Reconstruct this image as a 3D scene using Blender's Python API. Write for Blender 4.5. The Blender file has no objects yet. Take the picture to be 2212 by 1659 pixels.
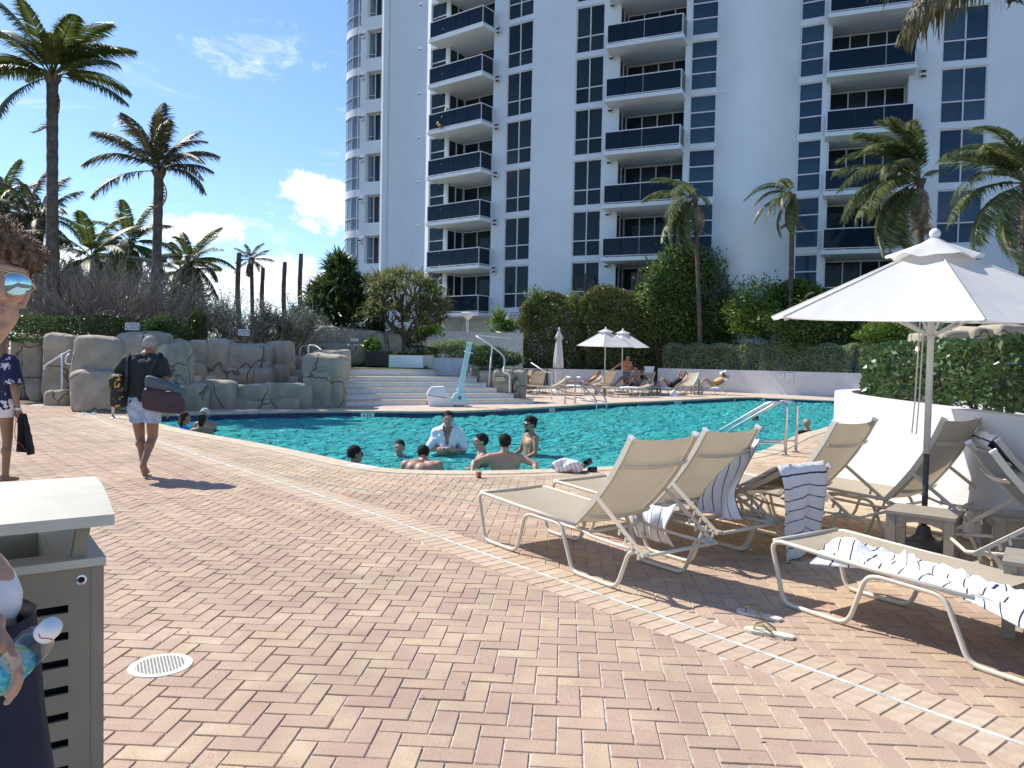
import bpy, bmesh, math, random
import numpy as np
from mathutils import Vector, Matrix, noise as mnoise
from mathutils.geometry import tessellate_polygon

random.seed(7)
rng = np.random.default_rng(7)
PI = math.pi
S = bpy.context.scene
COL = S.collection

# ---------------------------------------------------------------- camera
FPX, CX, CY, EYE = 0.749 * 2212, 1106.0, 829.5, 1.49      # measured on a 2212 px wide view of the photograph
PITCH, ROLL = math.radians(1.9), math.radians(1.1)
FW = Vector((0, math.cos(PITCH), -math.sin(PITCH)))
_u = Vector((0, math.sin(PITCH), math.cos(PITCH)))
_r = Vector((1, 0, 0))
RT = _r * math.cos(ROLL) + _u * math.sin(ROLL)
UP = -_r * math.sin(ROLL) + _u * math.cos(ROLL)
cam = bpy.data.cameras.new('camera')
cam.sensor_width = 36.0
cam.lens = 0.749 * 36.0
cam.clip_start = 0.05
cam.clip_end = 6000
camo = bpy.data.objects.new('camera', cam)
COL.objects.link(camo)
M = Matrix((RT, UP, -FW)).transposed().to_4x4()
M.translation = (0, 0, EYE)
camo.matrix_world = M
S.camera = camo

# ---------------------------------------------------------------- sun, sky, exposure
SUN_EL, SUN_AZ = math.radians(48), math.radians(57)        # azimuth measured to the left of the view direction
SD = Vector((-math.sin(SUN_AZ) * math.cos(SUN_EL), math.cos(SUN_AZ) * math.cos(SUN_EL), math.sin(SUN_EL)))
sl = bpy.data.lights.new('sun', 'SUN')
sl.energy = 4.6
sl.angle = math.radians(0.53)
sl.color = (1.0, 0.95, 0.87)
slo = bpy.data.objects.new('sun', sl)
slo.rotation_euler = SD.to_track_quat('Z', 'Y').to_euler()
slo.location = (-20, 20, 40)
COL.objects.link(slo)

W = bpy.data.worlds.new('World')
S.world = W
W.use_nodes = True
nt = W.node_tree
nt.nodes.clear()
def N(t, kind, **kw):
    n = t.nodes.new(kind)
    for k, v in kw.items():
        if hasattr(n, k) and k not in ('inputs',):
            setattr(n, k, v)
    return n
wout = N(nt, 'ShaderNodeOutputWorld')
wbg = N(nt, 'ShaderNodeBackground')
wbg.inputs['Strength'].default_value = 0.10
sky = N(nt, 'ShaderNodeTexSky')
sky.sky_type = 'NISHITA'
sky.sun_disc = False
sky.sun_elevation = SUN_EL
sky.sun_rotation = -SUN_AZ
sky.air_density = 1.0
sky.dust_density = 0.35
sky.ozone_density = 2.2
tc = N(nt, 'ShaderNodeTexCoord')
# clouds: a layer at cloud height seen from below, so the pattern runs on over the whole sky
sep = N(nt, 'ShaderNodeSeparateXYZ')
nt.links.new(tc.outputs['Generated'], sep.inputs[0])
def wm(op, a, b=None, clamp=False):
    n = N(nt, 'ShaderNodeMath', operation=op, use_clamp=clamp)
    for i, v in enumerate((a, b)):
        if v is None:
            continue
        if isinstance(v, (int, float)):
            n.inputs[i].default_value = v
        else:
            nt.links.new(v, n.inputs[i])
    return n.outputs[0]
def wnoise(scale, detail, rough, vec, dist=0.0):
    n = N(nt, 'ShaderNodeTexNoise')
    n.inputs['Scale'].default_value = scale
    n.inputs['Detail'].default_value = detail
    n.inputs['Roughness'].default_value = rough
    n.inputs['Distortion'].default_value = dist
    nt.links.new(vec, n.inputs['Vector'])
    return n.outputs[0]
def wstep(v, lo, hi):
    n = N(nt, 'ShaderNodeMapRange', interpolation_type='SMOOTHSTEP')
    n.inputs['From Min'].default_value = lo
    n.inputs['From Max'].default_value = hi
    nt.links.new(v, n.inputs['Value'])
    return n.outputs[0]
def wmap(scale, rot=(0, 0, 0), loc=(0, 0, 0)):
    n = N(nt, 'ShaderNodeMapping')
    n.inputs['Scale'].default_value = scale
    n.inputs['Rotation'].default_value = rot
    n.inputs['Location'].default_value = loc
    nt.links.new(tc.outputs['Generated'], n.inputs['Vector'])
    return n.outputs[0]
z = sep.outputs['Z']
# cumulus: wide puffs near the horizon all the way round
low = wm('MULTIPLY', wstep(z, -0.02, 0.05), wm('SUBTRACT', 1.0, wstep(z, 0.16, 0.40)))
cv = wmap((1, 1, 1.9))
cum = wm('ADD', wm('MULTIPLY', wnoise(3.6, 2, 0.5, wmap((1, 1, 1.7), loc=(0.31, 0.12, 0.4))), 0.62), wm('MULTIPLY', wnoise(11, 9, 0.62, cv), 0.42))
thr = wm('ADD', cum, wm('MULTIPLY', wm('SUBTRACT', 1.0, wstep(z, 0.03, 0.22)), 0.095))
cumulus = wm('MULTIPLY', wstep(thr, 0.60, 0.71), low)
# the separate puffs the photograph shows, as directions on the sky
def puff(px, py, ax, ay, seed):
    d = (FW + RT * ((px - CX) / FPX) - UP * ((py - CY) / FPX)).normalized()
    rr = Vector((d.y, -d.x, 0)).normalized()
    uu = rr.cross(d)
    n1 = N(nt, 'ShaderNodeVectorMath', operation='DOT_PRODUCT'); n1.inputs[1].default_value = rr / ax
    n2 = N(nt, 'ShaderNodeVectorMath', operation='DOT_PRODUCT'); n2.inputs[1].default_value = uu / ay
    n3 = N(nt, 'ShaderNodeVectorMath', operation='DOT_PRODUCT'); n3.inputs[1].default_value = d
    for q in (n1, n2, n3):
        nt.links.new(tc.outputs['Generated'], q.inputs[0])
    off = d.dot(uu) / ay
    a, b = n1.outputs['Value'], n2.outputs['Value']
    r2 = wm('SQRT', wm('ADD', wm('MULTIPLY', a, a), wm('MULTIPLY', b, b)))
    nz = wnoise(17, 9, 0.66, wmap((1, 1, 1.3), loc=(seed, 0, 0)), .3)
    edge = wm('ADD', r2, wm('MULTIPLY', wm('SUBTRACT', nz, 0.5), 2.6))
    m = wm('SUBTRACT', 1.0, wstep(edge, 0.55, 0.95))
    return wm('MULTIPLY', m, wm('GREATER_THAN', n3.outputs['Value'], 0.5))
puffs = wm('MAXIMUM', wm('MAXIMUM', puff(682, 430, .058, .036, 1.0), puff(452, 494, .066, .026, 2.0)), puff(530, 620, .20, .04, 4.0))
# cirrus: thin stretched streaks high up
cir = wnoise(3.0, 7, 0.62, wmap((1.6, 3.2, 9.0), rot=(0, 0.2, 0.5), loc=(1.2, .4, 0.1)), 0.7)
cirrus = wm('MULTIPLY', wm('MULTIPLY', wstep(cir, 0.58, 0.80), wstep(z, 0.05, 0.25)), 0.4)
wisp = wm('MULTIPLY', wm('MULTIPLY', puff(545, 105, .075, .034, 9.0), wstep(wnoise(14, 8, 0.66, wmap((1.2, 1.2, 3.4), rot=(0, 0.5, 0)), 0.5), 0.44, 0.74)), 0.62)
mask = wm('MAXIMUM', wm('MAXIMUM', cumulus, puffs), wm('MAXIMUM', cirrus, wisp), True)
ccol = N(nt, 'ShaderNodeMix', data_type='RGBA')
shade = wnoise(9, 5, 0.6, cv)
nt.links.new(wstep(shade, 0.35, 0.62), ccol.inputs['Factor'])
ccol.inputs['A'].default_value = (7.4, 8.0, 8.9, 1)
ccol.inputs['B'].default_value = (11.0, 11.2, 11.4, 1)
wmix = N(nt, 'ShaderNodeMix', data_type='RGBA')
nt.links.new(mask, wmix.inputs['Factor'])
# the phone's rendering of the sky is a little lighter and bluer than the model sky
tint = N(nt, 'ShaderNodeMix', data_type='RGBA', blend_type='MULTIPLY')
tint.inputs['Factor'].default_value = 1.0
tint.inputs['B'].default_value = (1.0, 1.17, 1.42, 1)
nt.links.new(sky.outputs[0], tint.inputs['A'])
nt.links.new(tint.outputs['Result'], wmix.inputs['A'])
nt.links.new(ccol.outputs['Result'], wmix.inputs['B'])
nt.links.new(wmix.outputs['Result'], wbg.inputs['Color'])
nt.links.new(wbg.outputs[0], wout.inputs[0])

S.view_settings.view_transform = 'Standard'
S.view_settings.look = 'None'
S.view_settings.gamma = 1.0
S.view_settings.use_curve_mapping = False
S.view_settings.exposure = 0.46
S.render.engine = 'CYCLES'
S.cycles.max_bounces = 8
S.cycles.transparent_max_bounces = 16
S.cycles.caustics_reflective = False
S.cycles.caustics_refractive = False
S.cycles.use_denoising = True

# ---------------------------------------------------------------- helpers
def gp(px, py, z=0.0):                       # point of the photograph -> world point at height z
    d = FW + RT * ((px - CX) / FPX) - UP * ((py - CY) / FPX)
    return Vector((0, 0, EYE)) + d * ((z - EYE) / d.z)
def at(px, py, Y):                           # point of the photograph -> world point at distance Y along the view
    d = FW + RT * ((px - CX) / FPX) - UP * ((py - CY) / FPX)
    return Vector((0, 0, EYE)) + d * (Y / d.y)
def proj(p):
    D = Vector(p) - Vector((0, 0, EYE))
    q = D.dot(FW)
    if q < 0.05:
        return None
    return CX + FPX * D.dot(RT) / q, CY - FPX * D.dot(UP) / q

def tag(o, label=None, cat=None, group=None, kind=None):
    if label: o['label'] = label
    if cat: o['category'] = cat
    if group: o['group'] = group
    if kind: o['kind'] = kind
    return o
def link(name, me, parent=None, loc=None, rot=None):
    o = bpy.data.objects.new(name, me)
    COL.objects.link(o)
    if parent is not None: o.parent = parent
    if loc is not None: o.location = loc
    if rot is not None: o.rotation_euler = rot
    return o
def empty(name, label, cat, loc=(0, 0, 0), rz=0.0, group=None, kind=None):
    o = bpy.data.objects.new(name, None)
    o.empty_display_size = 0.1
    COL.objects.link(o)
    o.location = loc
    o.rotation_euler = (0, 0, rz)
    return tag(o, label, cat, group, kind)
KIDS = {}
def copy_tree(root, loc=None, rz=None, label=None):
    def cp(o, par):
        c = o.copy()
        COL.objects.link(c)
        if par is not None:
            c.parent = par
        for k in o.children:
            cp(k, c)
        return c
    r = cp(root, None)
    if loc is not None: r.location = loc
    if rz is not None: r.rotation_euler = (0, 0, rz)
    if label: r['label'] = label
    return r

class MB:
    """collects shapes; build() links them as one mesh object"""
    def __init__(s):
        s.v = []; s.f = []; s.m = []; s.cur = 0; s.r = []; s.rv = 0.5
    def add(s, vs, fs):
        b = len(s.v)
        s.v.extend([tuple(p) for p in vs])
        for f in fs:
            s.f.append(tuple(b + i for i in f)); s.m.append(s.cur); s.r.append(s.rv)
        return s
    def box(s, c, h, rz=0.0, mat=None):
        x, y, z = h
        P = [Vector((a * x, b * y, d * z)) for d in (-1, 1) for b in (-1, 1) for a in (-1, 1)]
        R = mat if mat is not None else Matrix.Rotation(rz, 3, 'Z')
        c = Vector(c)
        return s.add([c + R @ p for p in P], [(0, 2, 3, 1), (4, 5, 7, 6), (0, 1, 5, 4), (2, 6, 7, 3), (0, 4, 6, 2), (1, 3, 7, 5)])
    def beam(s, a, b, w, h, up=(0, 0, 1)):
        a, b = Vector(a), Vector(b)
        d = (b - a); L = d.length; d.normalize()
        u = Vector(up)
        if abs(d.dot(u)) > 0.97: u = Vector((0, 1, 0))
        x = d.cross(u).normalized(); y = x.cross(d)
        return s.box((a + b) / 2, (L / 2, w / 2, h / 2), mat=Matrix((d, x, y)).transposed())
    def tube(s, pts, r, n=8, caps=True, flat=None):
        pts = [Vector(p) for p in pts]
        R = r if hasattr(r, '__len__') else [r] * len(pts)
        vs = []; fs = []
        prev = None
        for i, p in enumerate(pts):
            a = pts[max(i - 1, 0)]; b = pts[min(i + 1, len(pts) - 1)]
            t = (b - a)
            if t.length < 1e-9: t = Vector((0, 0, 1))
            t.normalize()
            if prev is None:
                u = Vector((0, 0, 1)) if abs(t.z) < 0.9 else Vector((1, 0, 0))
            else:
                u = prev
            x = (u - t * u.dot(t))
            if x.length < 1e-6: x = t.orthogonal()
            x.normalize(); prev = x
            y = t.cross(x)
            for k in range(n):
                an = 2 * PI * k / n
                vs.append(p + (x * math.cos(an) + y * math.sin(an)) * R[i])
        for i in range(len(pts) - 1):
            for k in range(n):
                q = (k + 1) % n
                fs.append((i * n + k, i * n + q, (i + 1) * n + q, (i + 1) * n + k))
        if caps:
            fs.append(tuple(range(n - 1, -1, -1)))
            fs.append(tuple((len(pts) - 1) * n + k for k in range(n)))
        return s.add(vs, fs)
    def lathe(s, prof, c=(0, 0, 0), n=20, mat=None):
        vs = []; fs = []
        c = Vector(c)
        for r, z in prof:
            for k in range(n):
                a = 2 * PI * k / n
                p = Vector((r * math.cos(a), r * math.sin(a), z))
                vs.append(c + (mat @ p if mat is not None else p))
        for i in range(len(prof) - 1):
            for k in range(n):
                q = (k + 1) % n
                fs.append((i * n + k, i * n + q, (i + 1) * n + q, (i + 1) * n + k))
        fs.append(tuple(range(n - 1, -1, -1)))
        fs.append(tuple((len(prof) - 1) * n + k for k in range(n)))
        return s.add(vs, fs)
    def ell(s, c, r, nu=14, nv=10, mat=None):
        c = Vector(c); vs = []; fs = []
        for j in range(nv + 1):
            t = PI * j / nv
            for i in range(nu):
                a = 2 * PI * i / nu
                p = Vector((r[0] * math.sin(t) * math.cos(a), r[1] * math.sin(t) * math.sin(a), r[2] * math.cos(t)))
                vs.append(c + (mat @ p if mat is not None else p))
        for j in range(nv):
            for i in range(nu):
                q = (i + 1) % nu
                fs.append((j * nu + i, (j + 1) * nu + i, (j + 1) * nu + q, j * nu + q))
        return s.add(vs, fs)
    def cap(s, a, b, ra, rb, n=10):              # tapered capsule
        a, b = Vector(a), Vector(b)
        d = b - a
        if d.length < 1e-6:
            return s.ell(a, (ra, ra, ra), n, 8)
        d.normalize()
        pts = []; R = []
        for k in range(5):
            t = k / 4 * PI / 2
            pts.append(a - d * ra * math.cos(t)); R.append(max(ra * math.sin(t), 1e-4))
        for k in range(5):
            t = k / 4 * PI / 2
            pts.append(b + d * rb * math.sin(t)); R.append(max(rb * math.cos(t), 1e-4))
        return s.tube(pts, R, n)
    def grid(s, P, closed=False):                # P[i][j] points
        nu, nv = len(P), len(P[0])
        vs = [p for row in P for p in row]
        fs = []
        for i in range(nu - 1):
            for j in range(nv - (0 if closed else 1)):
                q = (j + 1) % nv
                fs.append((i * nv + j, (i + 1) * nv + j, (i + 1) * nv + q, i * nv + q))
        return s.add(vs, fs)
    def prism(s, poly, z0, z1):
        n = len(poly)
        vs = [(p[0], p[1], z0) for p in poly] + [(p[0], p[1], z1) for p in poly]
        fs = [tuple(range(n - 1, -1, -1)), tuple(range(n, 2 * n))]
        fs += [(i, (i + 1) % n, n + (i + 1) % n, n + i) for i in range(n)]
        return s.add(vs, fs)
    def mesh(s, name, mats, smooth=False, attr=False):
        me = bpy.data.meshes.new(name)
        me.from_pydata(s.v, [], s.f)
        if not isinstance(mats, (list, tuple)): mats = [mats]
        for m in mats: me.materials.append(m)
        if len(mats) > 1: me.polygons.foreach_set('material_index', s.m)
        if smooth: me.polygons.foreach_set('use_smooth', [True] * len(s.f))
        if attr:
            a = me.attributes.new('rnd', 'FLOAT', 'FACE'); a.data.foreach_set('value', s.r)
        me.update()
        return me
    def build(s, name, mats, parent=None, smooth=False, loc=None, rot=None, attr=False):
        return link(name, s.mesh(name, mats, smooth, attr), parent, loc, rot)

def np_mesh(name, V, F, mats, rnd=None, smooth=False):
    """V (n,3), F (m,k) faces of equal size k"""
    me = bpy.data.meshes.new(name)
    V = np.ascontiguousarray(V, np.float32); F = np.ascontiguousarray(F, np.int32)
    k = F.shape[1]
    me.vertices.add(len(V)); me.vertices.foreach_set('co', V.ravel())
    me.loops.add(F.size); me.loops.foreach_set('vertex_index', F.ravel())
    me.polygons.add(len(F))
    me.polygons.foreach_set('loop_start', np.arange(0, F.size, k, dtype=np.int32))
    me.polygons.foreach_set('loop_total', np.full(len(F), k, np.int32))
    if smooth: me.polygons.foreach_set('use_smooth', np.ones(len(F), bool))
    for m in (mats if isinstance(mats, (list, tuple)) else [mats]): me.materials.append(m)
    me.update(calc_edges=True)
    if rnd is not None:
        a = me.attributes.new('rnd', 'FLOAT', 'FACE'); a.data.foreach_set('value', np.ascontiguousarray(rnd, np.float32))
    return me

# ---------------------------------------------------------------- materials
def mat(name, col, rough=0.6, metal=0.0, var=0.12, scale=6.0, bump=0.0, bscale=40.0, spec=0.5, attr=None, col2=None,
        col3=None, trans=0.0, coat=0.0, coords='Object', detail=5):
    m = bpy.data.materials.new(name)
    m.use_nodes = True
    t = m.node_tree
    b = t.nodes['Principled BSDF']
    b.inputs['Roughness'].default_value = rough
    b.inputs['Metallic'].default_value = metal
    b.inputs['Specular IOR Level'].default_value = spec
    if coat: b.inputs['Coat Weight'].default_value = coat
    c = N(t, 'ShaderNodeTexCoord')
    nz = N(t, 'ShaderNodeTexNoise')
    nz.inputs['Scale'].default_value = scale
    nz.inputs['Detail'].default_value = detail
    t.links.new(c.outputs[coords], nz.inputs['Vector'])
    ramp = N(t, 'ShaderNodeMapRange')
    ramp.inputs['From Min'].default_value = 0.3
    ramp.inputs['From Max'].default_value = 0.7
    ramp.inputs['To Min'].default_value = 1 - var
    ramp.inputs['To Max'].default_value = 1 + var
    t.links.new(nz.outputs[0], ramp.inputs['Value'])
    base = None
    if attr is not None or col2 is not None:
        mx = N(t, 'ShaderNodeMix', data_type='RGBA')
        mx.inputs['A'].default_value = (*col, 1)
        mx.inputs['B'].default_value = (*(col2 or col), 1)
        if attr == 'rnd':
            an = N(t, 'ShaderNodeAttribute'); an.attribute_name = 'rnd'
            src = an.outputs['Fac']
        elif attr == 'obj':
            an = N(t, 'ShaderNodeObjectInfo'); src = an.outputs['Random']
        else:
            n2 = N(t, 'ShaderNodeTexNoise'); n2.inputs['Scale'].default_value = scale * 0.35; n2.inputs['Detail'].default_value = 6
            t.links.new(c.outputs[coords], n2.inputs['Vector'])
            r2 = N(t, 'ShaderNodeMapRange'); r2.inputs['From Min'].default_value = .38; r2.inputs['From Max'].default_value = .62
            t.links.new(n2.outputs[0], r2.inputs['Value']); src = r2.outputs[0]
        t.links.new(src, mx.inputs['Factor'])
        base = mx.outputs['Result']
    mul = N(t, 'ShaderNodeMix', data_type='RGBA', blend_type='MULTIPLY')
    mul.inputs['Factor'].default_value = 1.0
    if base is not None: t.links.new(base, mul.inputs['A'])
    else: mul.inputs['A'].default_value = (*col, 1)
    t.links.new(ramp.outputs[0], mul.inputs['B'])
    t.links.new(mul.outputs['Result'], b.inputs['Base Color'])
    if bump:
        bn = N(t, 'ShaderNodeTexNoise'); bn.inputs['Scale'].default_value = bscale; bn.inputs['Detail'].default_value = 4
        t.links.new(c.outputs[coords], bn.inputs['Vector'])
        bp = N(t, 'ShaderNodeBump'); bp.inputs['Strength'].default_value = bump; bp.inputs['Distance'].default_value = 0.01
        t.links.new(bn.outputs[0], bp.inputs['Height'])
        t.links.new(bp.outputs[0], b.inputs['Normal'])
    if trans:
        tr = N(t, 'ShaderNodeBsdfTranslucent')
        t.links.new(mul.outputs['Result'], tr.inputs['Color'])
        ms = N(t, 'ShaderNodeMixShader'); ms.inputs[0].default_value = trans
        out = t.nodes['Material Output']
        t.links.new(b.outputs[0], ms.inputs[1]); t.links.new(tr.outputs[0], ms.inputs[2])
        t.links.new(ms.outputs[0], out.inputs[0])
    m['mul'] = mul.name
    return m

def brick_mat(name, attr):
    m = mat(name, (.5, .36, .29), rough=.85, var=.10, scale=9, bump=.35, bscale=260, spec=.25)
    t = m.node_tree
    b = t.nodes['Principled BSDF']
    c = N(t, 'ShaderNodeTexCoord')
    g = N(t, 'ShaderNodeNewGeometry')
    if attr == 'obj':
        s = N(t, 'ShaderNodeObjectInfo').outputs['Random']
    else:
        a = N(t, 'ShaderNodeAttribute'); a.attribute_name = 'rnd'; s = a.outputs['Fac']
    r = N(t, 'ShaderNodeValToRGB')
    e = r.color_ramp.elements
    e[0].position = 0.0; e[0].color = (.42, .29, .212, 1)
    e[1].position = 1.0; e[1].color = (.58, .46, .34, 1)
    for p, cc in ((.22, (.435, .305, .226, 1)), (.45, (.455, .325, .236, 1)), (.66, (.49, .362, .25, 1)), (.82, (.525, .397, .268, 1))):
        x = e.new(p); x.color = cc
    # two-tone blends inside a brick
    nz = N(t, 'ShaderNodeTexNoise'); nz.inputs['Scale'].default_value = 4.5; nz.inputs['Detail'].default_value = 3
    t.links.new(g.outputs['Position'], nz.inputs['Vector'])
    ad = N(t, 'ShaderNodeMath', operation='MULTIPLY_ADD')
    t.links.new(nz.outputs[0], ad.inputs[0]); ad.inputs[1].default_value = 1.1; ad.inputs[2].default_value = -.55
    sm = N(t, 'ShaderNodeMath', operation='ADD', use_clamp=True)
    nar = N(t, 'ShaderNodeMath', operation='MULTIPLY_ADD'); t.links.new(s, nar.inputs[0]); nar.inputs[1].default_value = .56; nar.inputs[2].default_value = .22
    t.links.new(nar.outputs[0], sm.inputs[0]); t.links.new(ad.outputs[0], sm.inputs[1])
    t.links.new(sm.outputs[0], r.inputs[0])
    # speckle and stains
    sp = N(t, 'ShaderNodeTexNoise'); sp.inputs['Scale'].default_value = 190; sp.inputs['Detail'].default_value = 3
    t.links.new(g.outputs['Position'], sp.inputs['Vector'])
    sr = N(t, 'ShaderNodeMapRange'); sr.inputs['From Min'].default_value = .3; sr.inputs['From Max'].default_value = .7
    sr.inputs['To Min'].default_value = .74; sr.inputs['To Max'].default_value = 1.26
    t.links.new(sp.outputs[0], sr.inputs['Value'])
    st = N(t, 'ShaderNodeTexNoise'); st.inputs['Scale'].default_value = .9; st.inputs['Detail'].default_value = 6; st.inputs['Roughness'].default_value = .65
    t.links.new(g.outputs['Position'], st.inputs['Vector'])
    tr = N(t, 'ShaderNodeMapRange'); tr.inputs['From Min'].default_value = .3; tr.inputs['From Max'].default_value = .7
    tr.inputs['To Min'].default_value = .80; tr.inputs['To Max'].default_value = 1.15
    t.links.new(st.outputs[0], tr.inputs['Value'])
    pr = N(t, 'ShaderNodeMath', operation='MULTIPLY')
    t.links.new(sr.outputs[0], pr.inputs[0]); t.links.new(tr.outputs[0], pr.inputs[1])
    mx = N(t, 'ShaderNodeMix', data_type='RGBA', blend_type='MULTIPLY'); mx.inputs['Factor'].default_value = 1
    t.links.new(r.outputs[0], mx.inputs['A']); t.links.new(pr.outputs[0], mx.inputs['B'])
    t.links.new(mx.outputs['Result'], b.inputs['Base Color'])
    return m

def glass_mat(name, col, rough=.06, spec=.5, c2=None):
    m = mat(name, col, rough=rough, spec=spec * .35, var=.25, scale=.35, attr='obj' if c2 else None, col2=c2)
    return m

MT = {}
MT['brick'] = brick_mat('paver', 'obj')
MT['brick_j'] = brick_mat('paver_joined', 'rnd')
MT['border'] = mat('border_paver', (.50, .375, .26), .85, var=.16, scale=14, bump=.35, bscale=220, spec=.25, attr='rnd', col2=(.57, .445, .32), coords='Object')
MT['border_o'] = mat('border_paver_single', (.50, .375, .26), .85, var=.16, scale=14, bump=.35, bscale=220, spec=.25, attr='obj', col2=(.57, .445, .32))
MT['sand'] = mat('joint_sand', (.56, .53, .47), .95, var=.3, scale=30, bump=.5, bscale=150)
MT['soil'] = mat('soil', (.13, .10, .07), .95, var=.4, scale=3, bump=.6, bscale=20)
MT['coping'] = mat('coping_stone', (.56, .46, .33), .8, var=.14, scale=5, bump=.4, bscale=120, spec=.3)
MT['tile'] = mat('blue_tile', (.012, .018, .085), .18, var=.25, scale=4, attr='obj', col2=(.02, .03, .12))
MT['plaster'] = mat('pool_plaster', (.24, .76, .77), .8, var=.16, scale=.9)
MT['stucco'] = mat('white_stucco', (.77, .84, .85), .85, var=.035, scale=.6, bump=.25, bscale=30)
MT['stucco_w'] = mat('planter_stucco', (.66, .655, .63), .85, var=.05, scale=1.6, bump=.7, bscale=9)
MT['stucco_c'] = mat('cream_stucco', (.66, .61, .50), .85, var=.05, scale=1.0, bump=.3, bscale=14)
MT['frame'] = mat('window_frame_white', (.74, .75, .76), .5, var=.03)
MT['glass'] = glass_mat('dark_window_glass', (.010, .024, .032), .05, c2=(.035, .055, .066))
MT['glass_b'] = glass_mat('blue_window_glass', (.030, .068, .105), .05, c2=(.060, .115, .165))
MT['glass_l'] = glass_mat('tower_glass', (.16, .22, .28), .04, .8)
MT['glass_r'] = glass_mat('balcony_glass', (.010, .020, .036), .06)
MT['concrete'] = mat('pale_concrete', (.55, .53, .49), .85, var=.1, scale=4, bump=.3, bscale=40)
MT['tread'] = mat('step_tread', (.58, .50, .40), .85, var=.15, scale=5, bump=.3, bscale=60)
MT['riser'] = mat('step_riser', (.72, .71, .68), .85, var=.08, scale=6, bump=.2, bscale=40)
MT['rock'] = mat('carved_rock', (.47, .395, .29), .9, var=.24, scale=2.2, bump=1.0, bscale=8, col2=(.33, .29, .225), detail=10, coords='Object')
def fissures(m, sc, dark):
    t = m.node_tree; b = t.nodes['Principled BSDF']; c = N(t, 'ShaderNodeNewGeometry')
    nz = N(t, 'ShaderNodeTexNoise'); nz.inputs['Scale'].default_value = 1.3; nz.inputs['Detail'].default_value = 5
    t.links.new(c.outputs['Position'], nz.inputs['Vector'])
    ad = N(t, 'ShaderNodeVectorMath', operation='MULTIPLY_ADD'); ad.inputs[1].default_value = (.9, .9, .9)
    t.links.new(nz.outputs['Color'], ad.inputs[0]); t.links.new(c.outputs['Position'], ad.inputs[2])
    vo = N(t, 'ShaderNodeTexVoronoi', feature='DISTANCE_TO_EDGE'); vo.inputs['Scale'].default_value = sc
    t.links.new(ad.outputs[0], vo.inputs['Vector'])
    mr = N(t, 'ShaderNodeMapRange', interpolation_type='SMOOTHSTEP'); mr.inputs['From Max'].default_value = .012
    t.links.new(vo.outputs['Distance'], mr.inputs['Value'])
    n2 = N(t, 'ShaderNodeTexNoise'); n2.inputs['Scale'].default_value = 5; n2.inputs['Detail'].default_value = 8; n2.inputs['Roughness'].default_value = .65
    t.links.new(c.outputs['Position'], n2.inputs['Vector'])
    hs = N(t, 'ShaderNodeMath', operation='MULTIPLY_ADD'); t.links.new(n2.outputs[0], hs.inputs[0]); hs.inputs[1].default_value = .55; t.links.new(mr.outputs[0], hs.inputs[2])
    bp = N(t, 'ShaderNodeBump'); bp.inputs['Strength'].default_value = 1.0; bp.inputs['Distance'].default_value = .07
    t.links.new(hs.outputs[0], bp.inputs['Height']); t.links.new(bp.outputs[0], b.inputs['Normal'])
    mx = N(t, 'ShaderNodeMix', data_type='RGBA', blend_type='MULTIPLY'); mx.inputs['Factor'].default_value = 1
    cr = N(t, 'ShaderNodeMapRange'); cr.inputs['To Min'].default_value = dark; t.links.new(mr.outputs[0], cr.inputs['Value'])
    t.links.new(t.nodes[m['mul']].outputs['Result'], mx.inputs['A']); t.links.new(cr.outputs[0], mx.inputs['B']); t.links.new(mx.outputs['Result'], b.inputs['Base Color'])
fissures(MT['rock'], .55, .62)
MT['rock_t'] = mat('tan_rock', (.36, .29, .22), .9, var=.2, scale=2.6, bump=.8, bscale=16, col2=(.30, .26, .22))
MT['rail_w'] = mat('white_rail_paint', (.74, .74, .73), .4, var=.04)
MT['steel'] = mat('brushed_steel', (.55, .55, .56), .22, 1.0, var=.06)
MT['lounger'] = mat('cream_powder_coat', (.64, .58, .46), .38, var=.05, scale=8)
MT['canvas'] = mat('white_canvas', (.73, .72, .69), .85, var=.03, scale=3, bump=.45, bscale=5, trans=.28)
MT['canvas_d'] = mat('cream_canvas', (.66, .63, .56), .85, var=.06, scale=5, bump=.3, bscale=12)
MT['pole_w'] = mat('pole_cream', (.70, .68, .63), .4, var=.05)
MT['bronze'] = mat('pole_bronze', (.055, .048, .042), .4, var=.2)
MT['tan_poly'] = mat('tan_lumber', (.33, .29, .225), .6, var=.1, scale=12, bump=.2, bscale=60)
MT['bin'] = mat('bin_taupe', (.29, .255, .185), .6, var=.07, scale=5, bump=.12, bscale=300)
MT['bin_top'] = mat('bin_lid', (.52, .50, .40), .6, var=.10, scale=6, col2=(.58, .56, .46))
MT['dark'] = mat('dark_void', (.012, .012, .012), .8, var=.2)
MT['black'] = mat('black_plastic', (.02, .02, .02), .5, var=.2)
MT['lift'] = mat('lift_plastic', (.80, .81, .79), .35, var=.03)
MT['lift_b'] = mat('lift_aqua', (.42, .66, .68), .35, var=.05)
MT['line'] = mat('line_paint', (.56, .56, .50), .85, var=.30, scale=9, bump=.3, bscale=90)
MT['joint'] = mat('expansion_joint', (.33, .34, .28), .9, var=.15, scale=10)
MT['drain'] = mat('drain_cream', (.66, .64, .53), .5, var=.06)
MT['signw'] = mat('sign_white', (.78, .78, .76), .5, var=.04)
MT['signk'] = mat('sign_grey_ink', (.16, .13, .13), .6, var=.1)
MT['wood'] = mat('weathered_post', (.17, .12, .08), .85, var=.25, scale=12)
MT['leaf_d'] = mat('leaf_dark', (0.04, 0.08, 0.024), .38, var=.2, scale=2, attr='rnd', col2=(0.12, 0.19, 0.055), trans=0.4, spec=.55)
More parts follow.
